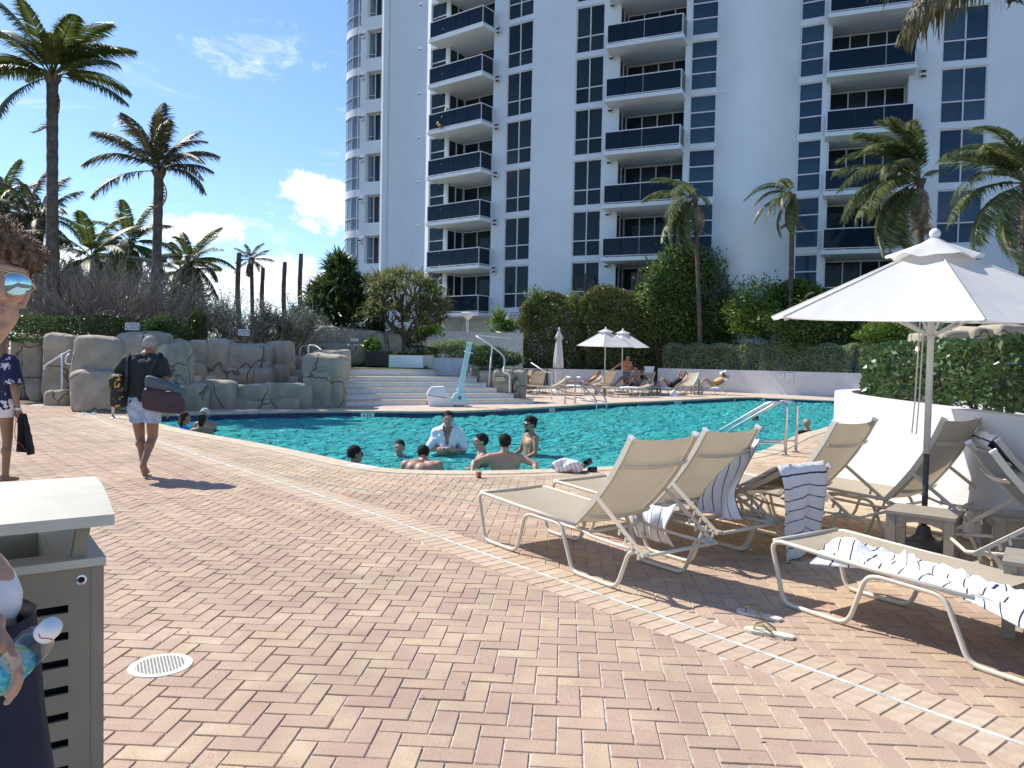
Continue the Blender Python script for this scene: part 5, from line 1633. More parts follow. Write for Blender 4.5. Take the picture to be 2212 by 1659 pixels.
# the wall runs away to the left of these points
rzw = math.atan2(34.7 - 37.1, at(1860, 830, 34.7).x - at(1700, 830, 37.1).x)
def wallY(px):   # distance of the wall face under px
    a, b = Vector((at(1700, 830, 37.1).x, 37.1)), Vector((at(1860, 830, 34.7).x, 34.7))
    k = (px - CX) / FPX
    d = b - a
    t = (k * a.y - a.x) / (d.x - k * d.y)
    return a.y + d.y * t - .035
wall_sign('small two-line notice on the far white wall', 1677, 805, 1695, 813, wallY(1686), ['NO LIFEGUARD', 'ON DUTY'], rzw)
wall_sign('taller notice with several lines on the far white wall', 1698, 806, 1714, 825, wallY(1706), ['NO', 'DIVING', 'O', 'NO RUNNING', 'OR GLASS'], rzw)
pl = at((1680 + 860 / 2.976) / 1.8228, (1300 + 572 / 2.976) / 1.8228, 25.15)
o = empty('step_light', 'brass step light let into the rock planter', 'light', pl); MB().box((0, 0, 0), (.14, .05, .055)).build('housing', MT['stucco_c'], o); MB().box((0, -.045, 0), (.12, .02, .03)).build('lens', mat('brass', (.45, .36, .16), .35, .6), o)
pl = at(766, 734, 26.9)
o = empty('step_light', 'pale number plate on the rock wall behind the left hand rail', 'light', pl); MB().box((0, 0, 0), (.15, .03, .06)).build('housing', MT['concrete'], o); MB().box((0, -.03, 0), (.12, .012, .035)).build('lens', MT['stucco_c'], o)

# ================================================================ hand rails, ladders, lift
def bend(P, r=.1, n=5):
    """round the corners of a polyline"""
    P = [Vector(p) for p in P]; out = [P[0]]
    for a, b, c in zip(P, P[1:], P[2:]):
        u = (a - b); v = (c - b); k = min(r, u.length * .45, v.length * .45)
        p, q = b + u.normalized() * k, b + v.normalized() * k
        for i in range(n + 1):
            t = i / n
            out.append(p * (1 - t) ** 2 + b * 2 * t * (1 - t) + q * t * t)
    out.append(P[-1]); return out
def rail(label, paths, m, r, name='hand_rail', flanges=()):
    c = Vector(paths[0][0])
    o = empty(name, label, 'hand rail', c)
    for p in paths:
        mb = MB(); mb.tube([q - c for q in p], r, 10); mb.build('tube', MT[m], o, smooth=True)
    for f in flanges:
        MB().lathe([(r * 2.2, -.002), (r * 2.2, .012), (r * 1.4, .024)], Vector(f) - c, 14).build('flange', MT[m], o)
    return o
def z1p(x, y): return (1200 + x / 2.765) / 1.8228, (1200 + y / 2.765) / 1.8228
q1 = Vector((*sp_(.05, -.10), 0)); q2 = Vector((*sp_(.1, .78), .33))
rail('white hand rail at the left side of the white steps', [
    bend([q1, q1 + Vector((0, 0, .92)), q2 + Vector((0, 0, .62)), q2 + Vector((0, 0, .7)), q2 + Vector((.0, 0, .95)), Vector((*sp_(-.25, 1.9), 1.78)), Vector((*sp_(-.45, 2.0), 1.80)), Vector((*sp_(-.45, 2.0), .83))], .18),
    [q2, q2 + Vector((0, 0, .66))]], 'rail_w', .026, flanges=[q1])
q3 = Vector((*sp_(-.5, 3.0), .83))
rail('steel hand rail going down behind the left steps rail', [bend([q3, q3 + Vector((0, 0, .95)), q3 + Vector((.45, .1, .95)), q3 + Vector((1.9, .6, .1))], .2)], 'steel', .022)
r1 = gp(1100, 871); r2 = Vector((*sp_(5.35, 1.0), .50)); 
rail('white hand rail down the right side of the steps to the pool deck', [
    bend([r1, r1 + Vector((0, 0, .98)), r1 + Vector((-.22, .0, 1.0)), r2 + Vector((.55, .15, 1.05)), r2 + Vector((.02, .2, 1.45)), r2 + Vector((-.5, .45, 1.75)), r2 + Vector((-.3, 1.2, 1.75)), r2 + Vector((.7, 1.6, 1.72))], .25),
    [r2 - Vector((0, 0, .02)), r2 + Vector((.1, .18, 1.36))]], 'rail_w', .028, flanges=[r1])
r4 = gp(1191, 864.5)
rail('short white hand rail right of the rock planter', [bend([r4, r4 + Vector((0, 0, 1.0)), r4 + Vector((-.25, .1, 1.02)), r4 + Vector((-.75, .5, 1.35))], .08)], 'rail_w', .024, flanges=[r4])
p0 = Vector((at(134, 868, 20.9).x, 20.9, .12)); 
rail('grey hand rail with one post on the rough rock wall at far left', [[p0, Vector((p0.x, p0.y, at(131, 768, 20.9).z))],
    bend([at(96, 800, 20.9), at(96, 790, 20.9), at(131, 768, 20.9), at(152, 757, 21.2)], .12)], 'rail_w', .026)
rail('short bent rail end beside the rock wall at far left', [bend([at(150, 764, 20.4), at(142, 772, 20.3), at(142, 786, 20.3), at(156, 786, 20.2)], .08)], 'rail_w', .024)
p1 = gp(244, 903); e1 = at(402, 898, 15.9)
rail('pool entry hand rail left of the walking man', [bend([p1, p1 + Vector((0, 0, .98)), p1 + Vector((.35, -.05, .98)), e1 + Vector((.15, .05, -.25))], .14)], 'steel', .028, flanges=[p1])
def ladder(label, base, dirn, width, drop=.6, run=1.2, ht=.84, m='steel'):
    """pair of grab rails from the deck over into the water"""
    d = Vector((*dirn, 0)).normalized(); s = Vector((-d.y, d.x, 0))
    o = empty('pool_ladder', label, 'pool ladder', base)
    for k in (-1, 1):
        b = s * k * width / 2
        P = bend([b, b + Vector((0, 0, ht)), b + d * .28 + Vector((0, 0, ht)), b + d * run + Vector((0, 0, .24)), b + d * (run + .02) + Vector((0, 0, -.9))], .2, 7)
        MB().tube(P, .0245, 12).build('rail', MT[m], o, smooth=True)
        MB().lathe([(.062, .0), (.062, .014), (.03, .03)], b + Vector((0, 0, .002)), 16).build('flange', MT[m], o)
        MB().tube([b + Vector((0, 0, .20)), b + d * (run + .01) + Vector((0, 0, .12))], .016, 8).build('brace', MT[m], o, smooth=True)
    for z in (-.3, -.6):
        MB().box(d * (run + .03) + Vector((0, 0, z)), (.06, width / 2 - .03, .012), math.atan2(d.y, d.x)).build('rung', MT[m], o)
    return o
ladder('steel pool ladder rails near the curved planter wall', (4.62, 12.62, .0), (-.80, .60), .56, run=1.25, ht=.86)
ladder('steel pool ladder rails on the far side of the pool', (1.98, 26.0, .0), (.74, -.67), .56, run=1.3, ht=.90)
# pool lift
lb = gp(966, 879)
o = empty('pool_lift', 'white and pale aqua pool lift with a tilted mast', 'pool lift', (lb.x, lb.y + .35, 0), .12)
mb = MB()
mb.add([(-.60, -.25, .0), (.56, -.25, 0), (.56, .45, 0), (-.60, .45, 0), (-.66, -.32, .34), (.6, -.32, .16), (.6, .5, .16), (-.66, .5, .34)], [(0, 3, 2, 1), (0, 1, 5, 4), (1, 2, 6, 5), (2, 3, 7, 6), (3, 0, 4, 7), (4, 5, 6, 7)])
mb.build('base', MT['lift'], o)
mb = MB()
mb.add([(-.66, -.32, .36), (-.02, -.32, .27), (-.02, .5, .27), (-.66, .5, .36), (-.52, -.2, .58), (-.14, -.2, .60), (-.14, .42, .60), (-.52, .42, .58)], [(0, 3, 2, 1), (0, 1, 5, 4), (1, 2, 6, 5), (2, 3, 7, 6), (3, 0, 4, 7), (4, 5, 6, 7)])
mb.build('battery_cover', MT['lift'], o)
mb = MB(); mb.add([(.05, -.33, .17), (.60, -.33, .17), (.60, .2, .17), (.05, .2, .17), (.2, -.30, .42), (.46, -.30, .42), (.46, .1, .42), (.2, .1, .42)], [(0, 3, 2, 1), (0, 1, 5, 4), (1, 2, 6, 5), (2, 3, 7, 6), (3, 0, 4, 7), (4, 5, 6, 7)])
mb.build('mast_socket', MT['lift_b'], o)
MB().box((.33, -.315, .27), (.05, .008, .06)).build('badge', MT['signk'], o)
MB().beam((.33, -.12, .38), (.62, -.05, 1.93), .15, .15, up=(0, 1, 0)).build('mast', MT['lift_b'], o)
MB().beam((.62, -.05, 1.92), (.625, -.05, 1.97), .17, .17, up=(0, 1, 0)).build('mast_cap', MT['lift'], o)
for z in (.52, 1.68): MB().tube([(.36 + (z - .5) * .19 - .13, -.1, z), (.36 + (z - .5) * .19 + .12, -.2, z - .05)], .02, 8).build('clamp', MT['lift'], o)
mb = MB(); [mb.box((.2 + .11 * k, -.285, .03), (.03, .02, .014)) for k in range(3)]; mb.build('foot_pad', MT['black'], o)
MB().box((.32, -.31, .165), (.28, .012, .008)).build('seam', MT['lift_b'], o)

# ================================================================ umbrellas
def umbrella(label, base, R, hrim, htop, angs, tilt=(0, 0), m='canvas', vent=True, pole_h=None, group=None, bronze=True, detail=True):
    o = empty('umbrella', label, 'umbrella', base, group=group)
    Rm = Matrix.Rotation(tilt[0], 3, 'X') @ Matrix.Rotation(tilt[1], 3, 'Y')
    T = Vector((0, 0, htop))
    def P(u, z): return T + Rm @ Vector((u[0], u[1], z - htop))
    ns = len(angs); sub = 6
    rings = [.12, .28, .5, .75, 1.0]
    rows = []
    for rr in rings:
        row = []
        for i in range(ns):
            a0, a1 = angs[i], angs[(i + 1) % ns]
            p0 = Vector((math.cos(a0), math.sin(a0), 0)) * R * rr; p1 = Vector((math.cos(a1), math.sin(a1), 0)) * R * rr
            for k in range(sub):
                t = k / sub
                sag = .035 * math.sin(PI * t) * rr * R
                z = htop - .03 - (htop - hrim - .03) * rr - sag * .9 * (1 - .55 * (rr == 1.0))
                q = p0 + (p1 - p0) * t
                row.append(P(q, z))
        rows.append(row)
    mb = MB(); mb.grid([list(r) for r in rows], True)
    mb.build('canopy', MT[m], o)
    # vent cap: small wavy skirt over the opening
    rows = []
    for rr, dz in ((.012, .02), (.07, -.034), (.13, -.072), (.19, -.115), (.25, -.158)):
        row = []
        for i in range(ns * sub):
            a = angs[0] + 2 * PI * i / (ns * sub) * (1 if angs[1] > angs[0] else -1)
            w = 1 + .05 * math.sin(i * 2 * PI / sub) * (rr > .15) 
            wz = (.020 * math.sin(i * 2 * PI / sub + .6) + .014 * math.sin(i * 1.7)) * (rr / .30) ** 2
            row.append(P((math.cos(a) * R * rr * w, math.sin(a) * R * rr * w), htop + dz * R / 1.5 + wz + .015))
        rows.append(row)
    mb = MB(); mb.grid(rows, True); mb.build('vent_cap', MT[m], o, smooth=True)
    mb = MB(); mb.ell(P((0, 0), htop + .058), (.042, .042, .042), 14, 10); mb.tube([P((0, 0), htop - .02), P((0, 0), htop + .04)], .02, 8); mb.build('finial', MT['frame'], o, smooth=True)
    for a in angs:
        mb = MB(); mb.beam(P((0.02 * math.cos(a), .02 * math.sin(a)), htop - .12), P((R * .985 * math.cos(a), R * .985 * math.sin(a)), hrim - .015), .022, .022); mb.build('rib', MT['pole_w'], o)
    for a in angs:
        mb = MB(); mb.tube([P((R * rr * math.cos(a), R * rr * math.sin(a)), htop - .03 - (htop - hrim - .03) * rr + .004) for rr in (.12, .5, 1.0)], .007, 5); mb.build('seam', MT['canvas_d'], o)
    if detail:
        for a in angs:
            mb = MB(); mb.beam((.03 * math.cos(a), .03 * math.sin(a), hrim - .12), P((R * .52 * math.cos(a), R * .52 * math.sin(a)), hrim + (htop - hrim) * .42 - .06), .016, .016); mb.build('strut', MT['pole_w'], o)
    ph = htop - .05
    if bronze:
        MB().tube([(0, 0, .0), (0, 0, .79)], .022, 14).build('lower_pole', MT['bronze'], o, smooth=True)
        MB().tube([(0, 0, .79), (0, 0, ph)], .0255, 14).build('pole', MT['pole_w'], o, smooth=True)
        MB().lathe([(.27, .0), (.27, .03), (.21, .085), (.1, .105), (.065, .13), (.045, .20), (.028, .21)], n=28).build('base', MT['bronze'], o, smooth=True)
    else:
        MB().tube([(0, 0, 0), (0, 0, ph)], .026, 10).build('pole', MT['pole_w'], o, smooth=True)
        MB().lathe([(.36, .0), (.36, .03), (.1, .09), (.05, .16), (.03, .18)], n=20).build('base', MT['concrete'], o, smooth=True)
    return o, P
rad = math.radians
ub = (3.345, 6.15, 0)
um, UP_ = umbrella('large white market umbrella over the near loungers at right', ub, 1.345, 1.862, 2.49, [rad(-165 + 60 * k) for k in range(6)], (rad(3.2), 0))
mb = MB(); mb.tube([(-.10, -.02, 1.95), (-.12, -.02, 1.2), (-.14, -.03, .96), (-.11, -.04, .95), (-.085, -.02, 1.25), (-.07, -.02, 1.95)], .006, 6); mb.build('cord', MT['canvas_d'], um)
# twisted tie strap hanging from one rib
a = rad(-45)
pts = []
for k in range(14):
    t = k / 13
    p = UP_((math.cos(a) * 1.345 * (.62 + .36 * min(1, t * 1.9)), math.sin(a) * 1.345 * (.62 + .36 * min(1, t * 1.9))), 2.49 - .03 - .598 * (.62 + .36 * min(1, t * 1.9)) + .03)
    if t > .5: p = p + Vector((0, -.02, -(t - .5) * .55))
    pts.append(p)
mb = MB()
for i in range(13):
    w0 = .032 * math.cos(i * 1.3); w1 = .032 * math.cos((i + 1) * 1.3)
    p, q = pts[i], pts[i + 1]
    mb.add([p + Vector((w0, -.01, .01)), p - Vector((w0, .01, .0)), q - Vector((w1, .012, 0)), q + Vector((w1, -.012, .012))], [(0, 1, 2, 3)])
    mb.add([p + Vector((w0, -.016, .01)), p - Vector((w0, .016, .0)), q - Vector((w1, .018, 0)), q + Vector((w1, -.018, .012))], [(3, 2, 1, 0)])
mb.build('tie_strap', MT['canvas_d'], um)
b1 = gp(1306, 838, 0); b1 = Vector((at(1306.5, 800, 34.6).x, 34.6, 0)); b2 = Vector((at(1343.5, 800, 36.0).x, 36.0, 0))
for b, lb_ in ((b1, 'open white umbrella at left of the far pair'), (b2, 'open white umbrella behind at right of the far pair')):
    umbrella(lb_, b, 1.42, 2.14, 2.90, [rad(20 + 60 * k) for k in range(6)], (rad(2), 0), group='open umbrellas on the far deck', bronze=False, detail=False)
cbp = Vector((at(1205, 840, 35.2).x, 35.2, 0))
o = empty('closed_umbrella', 'folded white umbrella standing on the far deck', 'umbrella', cbp)
rows = []
for z, r in ((2.80, .03), (2.72, .07), (2.58, .13), (2.45, .19), (2.43, .10), (2.2, .13), (1.8, .17), (1.4, .20), (1.12, .215), (1.1, .18)):
    rows.append([(r * (1 + .16 * math.sin(k * 6 * 2 * PI / 36 + z)) * math.cos(2 * PI * k / 36), r * (1 + .16 * math.sin(k * 6 * 2 * PI / 36 + z)) * math.sin(2 * PI * k / 36), z) for k in range(36)])
mb = MB(); mb.grid(rows, True); mb.build('canopy', MT['canvas'], o, smooth=True)
MB().tube([(0, 0, .0), (0, 0, 2.85)], .03, 10).build('pole', MT['pole_w'], o)
MB().box((0, 0, .5), (.12, .12, .5)).build('sleeve', MT['pole_w'], o)
MB().ell((0, 0, 2.9), (.05, .05, .06)).build('finial', MT['frame'], o)
MB().lathe([(.5, 0), (.5, .03), (.2, .08), (.12, .1)], n=20).build('base', MT['concrete'], o)
mb = MB(); mb.tube([(-.15, -.1, 1.12), (-.18, -.12, .95), (-.2, -.1, .8)], .008, 5); mb.tube([(-.08, -.14, 1.12), (-.09, -.16, .6), (-.12, -.14, .45)], .008, 5); mb.build('tie', MT['canvas_d'], o)

# ================================================================ litter bin and floor drain
bu, bv = Vector((.81, .586, 0)), Vector((-.586, .81, 0))
corner = gp(226, 1104, 1.05)
o = empty('litter_bin', 'taupe slatted litter bin with a pale arched hood', 'litter bin', (corner.x, corner.y, 0), math.atan2(bu.y, bu.x))
# local: x along the slotted face (right end at 0), y away from it
LB_, DB_ = .62, .56
def slot_panel(x0, x1, z0, z1, n, zs, y, th=.012):
    """sheet with level slots cut through it"""
    mb = MB(); edges = [z0]
    for z in zs: edges += [z - .011, z + .011]
    edges.append(z1)
    for a, b in zip(edges[::2], edges[1::2]): mb.box(((x0 + x1) / 2, y, (a + b) / 2), ((x1 - x0) / 2, th / 2, (b - a) / 2))
    return mb
zs = [.055 + .0735 * k for k in range(11)]
mb = slot_panel(-LB_ + .02, -.085, .03, .90, 0, zs, .02); mb.box((-.058, .02, .465), (.027, .006, .435)); mb.build('slotted_panel', MT['bin'], o)
MB().box((-.0155, .03, .465), (.0155, .018, .437)).build('corner_post', MT['bin'], o)
MB().box((-.0155, DB_ - .03, .465), (.0155, .018, .437)).build('corner_post', MT['bin'], o)
MB().box((-LB_ + .0, .03, .465), (.0155, .018, .437)).build('corner_post', MT['bin'], o)
mb = MB(); mb.box((-.012, DB_ / 2, .465), (.006, DB_ / 2 - .05, .435)); mb.build('side_panel', MT['bin'], o)
mb = MB(); mb.box((-LB_ / 2, DB_ - .02, .465), (LB_ / 2 - .03, .006, .435)); mb.build('back_panel', MT['bin'], o)
mb = MB(); mb.box((-LB_ / 2, DB_ / 2, .42), (LB_ / 2 - .06, DB_ / 2 - .06, .38)); mb.build('liner', MT['dark'], o)
mb = MB()
for c, h in (((-LB_ / 2, .05, .912), (LB_ / 2 + .004, .048, .011)), ((-LB_ / 2, DB_ - .05, .912), (LB_ / 2 + .004, .048, .011)), ((-.055, DB_ / 2, .912), (.058, DB_ / 2 - .099, .0105)), ((-LB_ + .055, DB_ / 2, .912), (.058, DB_ / 2 - .099, .0105)),
             ((-LB_ / 2, .104, .875), (LB_ / 2 - .11, .006, .045)), ((-LB_ / 2, DB_ - .104, .875), (LB_ / 2 - .11, .006, .045)), ((-.118, DB_ / 2, .875), (.006, DB_ / 2 - .11, .045)), ((-LB_ + .118, DB_ / 2, .875), (.006, DB_ / 2 - .11, .045))): mb.box(c, h)
mb.build('top_frame', MT['bin_top'], o)
for x in (-.06, -LB_ + .06):
    for y in (.045, DB_ - .045): MB().beam((x, y, .92), (x + (.02 if x > -.3 else -.02), y, 1.05), .032, .04, up=(0, 1, 0)).build('hood_support', MT['bin'], o)
rows = []
for i in range(9):
    t = i / 8; y = -.03 + (DB_ + .06) * t; z = 1.045 + .055 * math.sin(PI * t)
    rows.append([(-LB_ - .045, y, z), (.02, y, z), (.02, y, z - .03), (-LB_ - .045, y, z - .03)])
mb = MB(); mb.grid(rows, True); mb.f.append((3, 2, 1, 0)); mb.m.append(0); mb.r.append(0); k = len(mb.v); mb.f.append((k - 4, k - 3, k - 2, k - 1)); mb.m.append(0); mb.r.append(0)
mb.build('hood', MT['bin_top'], o)
MB().lathe([(.014, -.004), (.014, .002), (.009, .003), (.004, .001)], (0, 0, 0), 14, Matrix.Rotation(PI / 2, 3, 'X')).build('lock', MT['steel'], o, loc=(-.055, .013, .865))
MB().lathe([(.006, .002), (.006, .006)], (0, 0, 0), 10, Matrix.Rotation(PI / 2, 3, 'X')).build('keyhole', MT['dark'], o, loc=(-.055, .013, .865))
dc = gp(347, 1438)
o = empty('floor_drain', 'round cream floor drain set in the pavers', 'drain', (dc.x, dc.y, 0))
MB().lathe([(.0, .0025), (.118, .0025)], n=30).build('sump', MT['dark'], o)
mb = MB()
for i in range(44):
    a, b = 2 * PI * i / 44, 2 * PI * (i + 1) / 44
    mb.add([(.110 * math.cos(a), .110 * math.sin(a), .006), (.110 * math.cos(b), .110 * math.sin(b), .006), (.142 * math.cos(b), .142 * math.sin(b), .005), (.142 * math.cos(a), .142 * math.sin(a), .005),
            (.145 * math.cos(a), .145 * math.sin(a), -.004), (.145 * math.cos(b), .145 * math.sin(b), -.004)], [(0, 3, 2, 1), (3, 4, 5, 2)])
mb.build('rim', MT['drain'], o)
mb = MB(); q = .0148
for i in range(-8, 9):
    L = math.sqrt(max(0, .111 ** 2 - (i * q) ** 2))
    if L < .01: continue
    mb.box((i * q, 0, .0052), (.0026, L, .0012)); mb.box((0, i * q, .0049), (L, .0026, .0010))
mb.build('grate', MT['drain'], o, rot=(0, 0, .5))
# ================================================================ loungers
HW = .32
HINGE = (1.20, .352)
def lounger_proto(angle, label, sling='sling', arms=True):
    o = empty('sun_lounger', label, 'sun lounger')
    path = [(1.22, .347), (.6, .366), (.08, .388), (.035, .376), (.02, .34), (.10, .06), (.125, .025), (.17, .0145), (.49, .0145), (.535, .028), (.565, .07), (.635, .28), (.665, .315), (.72, .330), (1.03, .322),
            (1.075, .305), (1.10, .27), (1.19, .06), (1.215, .026), (1.26, .0145), (1.60, .0145), (1.645, .028), (1.675, .07), (1.745, .24), (1.77, .272), (1.82, .287), (1.93, .287)]
    for s in (-1, 1):
        P = bend([(x, s * HW, z) for x, z in path], .03, 2)
        mb = MB(); mb.tube(P, .0145, 8)
        mb.tube([(1.22, s * (HW - .028), .33), (1.36, s * (HW - .03), .292), (1.6, s * (HW - .03), .284), (1.93, s * (HW - .03), .283)], .012, 8)
        mb.build('leg_frame', MT['lounger'], o, smooth=True)
    mb = MB()
    mb.tube([(.03, -HW, .386), (.03, HW, .386)], .0145, 8); mb.tube([(1.93, -HW, .285), (1.93, HW, .285)], .0125, 8); mb.tube([(.68, -HW, .318), (.68, -.25, .30), (.68, .25, .30), (.68, HW, .318)], .012, 8)
    mb.tube([(1.24, -HW, .335), (1.26, -.22, .29), (1.26, .22, .29), (1.24, HW, .335)], .013, 8)
    mb.build('cross_tube', MT['lounger'], o, smooth=True)
    # seat sling
    rows = []
    for i in range(13):
        t = i / 12; x = .03 + (1.23 - .03) * t
        rows.append([(x, y, .392 - .034 * t - .055 * (1 - (y / (HW - .01)) ** 2) * math.sin(PI * min(1, t * 1.02)) ** .6 - (.012 if i == 0 else 0)) for y in np.linspace(-HW + .012, HW - .012, 9)])
    mb = MB(); mb.grid(rows); mb.build('seat_sling', MT[sling], o, smooth=True)
    # backrest
    ca, sa = math.cos(angle), math.sin(angle)
    def B_(t, off=0.0):
        """point t (0..1) along the back rail, slightly bent"""
        L = .84
        u = L * t; v = .05 * math.sin(PI * t * .9) + off
        return (HINGE[0] + u * ca + v * sa, HINGE[1] + u * sa - v * ca)
    for s in (-1, 1):
        mb = MB()
        pts = [B_(t) for t in (0, .2, .4, .6, .8, 1)]
        for a, b in zip(pts, pts[1:]):
            mb.beam((a[0], s * (HW - .016), a[1]), (b[0], s * (HW - .016), b[1]), .026, .040, up=(0, 1, 0) if False else (-sa, 0, ca))
        mb.build('back_rail', MT['lounger'], o)
        e = B_(1.0); e2 = B_(1.018)
        mb = MB(); mb.beam((e[0], s * (HW - .016), e[1]), (e2[0], s * (HW - .016), e2[1]), .030, .046, up=(-sa, 0, ca)); mb.build('rail_cap', MT['frame'], o)
        # notched prop
        if arms:
            p = B_(.40); q = (1.90, .275)
            mb = MB(); y = s * (HW + .012)
            mb.beam((p[0], y, p[1]), (q[0], y, q[1]), .014, .026, up=(0, 0, 1))
            d = Vector((q[0] - p[0], 0, q[1] - p[1]))
            for k in range(4):
                c = Vector((p[0], y, p[1])) + d * (.52 + .13 * k)
                mb.box(c + Vector((.0, 0, -.032)), (.008, .007, .026), mat=Matrix.Rotation(.25, 3, 'Y'))
            mb.build('notched_prop', MT['lounger'], o)
    rows = []
    for i in range(13):
        t = .02 + .975 * i / 12
        rows.append([(B_(t, .03 * (1 - (y / (HW - .03)) ** 2))[0], y, B_(t, .03 * (1 - (y / (HW - .03)) ** 2))[1]) for y in np.linspace(-HW + .03, HW - .03, 9)])
    mb = MB(); mb.grid(rows); mb.build('back_sling', MT[sling], o, smooth=True)
    for t, nm in ((.77, 'back_bar'), (.16, 'back_bar')):
        mb = MB()
        for k in range(8):
            y0, y1 = -HW + .02 + (2 * HW - .04) * k / 8, -HW + .02 + (2 * HW - .04) * (k + 1) / 8
            a = B_(t, .036 + .030 * (1 - (y0 / HW) ** 2)); b = B_(t, .036 + .030 * (1 - (y1 / HW) ** 2))
            mb.beam((a[0], y0, a[1]), (b[0], y1, b[1]), .008, .034, up=(ca, 0, sa))
        mb.build(nm, MT['lounger'], o)
    o['B'] = angle
    return o
LH = Vector((.584, -.812, 0))
def put_lounger(o, near, h, side=1):
    """near: world point under the near foot corner; h: direction foot -> head; origin is on the centre line"""
    h = Vector((h[0], h[1], 0)).normalized(); w = Vector((-h.y, h.x, 0)) * side
    p = Vector((near[0], near[1], 0)) + w * HW
    o.location = p; o.rotation_euler = (0, 0, math.atan2(h.y, h.x))
    return o
GL = 'cream sun loungers round the near umbrella'
def mk(angle, label, sling='sling', group=GL):
    key = (round(angle, 2), sling)
    if key in PROTO:
        o = copy_tree(PROTO[key], label=label)
    else:
        o = lounger_proto(rad(angle), label, sling); PROTO[key] = o
    o['group'] = group
    return o
PROTO = {}
l1 = put_lounger(mk(51, 'cream sun lounger nearest the white line, back raised, empty'), (-.26, 6.28), LH)
l2 = put_lounger(mk(51, 'cream sun lounger with a crumpled striped towel under its backrest'), (.38, 6.95), LH)
l3 = put_lounger(mk(24, 'cream sun lounger with low back under a hanging striped towel'), (.90, 7.37), LH)
l4 = put_lounger(mk(54, 'cream sun lounger right of the steel ladder with back raised'), (1.62, 7.60), LH)
l5 = put_lounger(mk(59, 'cream sun lounger against the white planter wall behind the umbrella pole'), (2.506, 7.49), LH)
L7H = Vector((.545, -.838, 0))
l7 = put_lounger(mk(3, 'nearest sun lounger lying flat with a crumpled striped towel'), (1.64, 4.78), L7H)
l8 = mk(44, 'shaded sun lounger at the right edge with a striped towel on its back', 'sling_shade'); put_lounger(l8, (3.72 + 1.9 * .95, 6.30 - 1.9 * .3 - .32), (-.95, .3), -1)
l9 = mk(46, 'shaded sun lounger at the right edge in front, only its back in view', 'sling_shade'); put_lounger(l9, (3.02 + 1.9 * .95, 5.0 - 1.9 * .3 - .05), (-.95, .3), -1)

# ---------------------------------------------------------------- side tables
def table_proto(label, slats=7):
    o = empty('side_table', label, 'side table')
    Wt, Dt, Ht = .46, .40, .43
    for k in range(slats):
        d = Dt / slats
        MB().box((0, -Dt / 2 + d * (k + .5), Ht - .011), (Wt / 2, d / 2 - .0022, .011)).build('slat', MT['tan_poly'], o)
    for sx in (-1, 1):
        for sy in (-1, 1):
            MB().box((sx * (Wt / 2 - .04), sy * (Dt / 2 - .035), (Ht - .024) / 2), (.032, .020, (Ht - .024) / 2)).build('leg', MT['tan_poly'], o)
    for sy in (-1, 1):
        mb = MB(); n = 8; x0 = -Wt / 2 + .074; x1 = -x0
        vs = []
        for i in range(n + 1):
            x = x0 + (x1 - x0) * i / n; zb = Ht - .024 - .075 + .035 * math.sin(PI * i / n)
            for y in (sy * (Dt / 2 - .035) - .010, sy * (Dt / 2 - .035) + .010): vs += [(x, y, zb), (x, y, Ht - .024)]
        fs = []
        for i in range(n):
            a = 4 * i; b = a + 4
            fs += [(a, b, b + 1, a + 1), (a + 2, a + 3, b + 3, b + 2), (a, a + 2, b + 2, b), (a + 1, b + 1, b + 3, a + 3)]
        mb.add(vs, fs); mb.build('apron', MT['tan_poly'], o)
    for sx in (-1, 1):
        MB().box((sx * (Wt / 2 - .04), 0, Ht - .06), (.016, Dt / 2 - .057, .034)).build('side_apron', MT['tan_poly'], o)
        MB().box((sx * (Wt / 2 - .04), 0, .11), (.014, Dt / 2 - .057, .022)).build('stretcher', MT['tan_poly'], o)
    MB().box((0, .02, .105), (Wt / 2 - .056, .016, .02)).build('stretcher', MT['tan_poly'], o)
    return o
tg = 'tan slatted side tables'
t1 = table_proto('tan slatted side table in front of the umbrella pole'); t1['group'] = tg
t1.location = (3.06, 5.62, 0); t1.rotation_euler = (0, 0, math.atan2(-.25, .31))
t2 = copy_tree(t1, (3.02, 4.22, 0), -.62, 'tan slatted side table behind the nearest flat lounger')
t3 = copy_tree(t1, (3.72, 5.52, 0), -.3, 'tan slatted side table between the two shaded loungers')

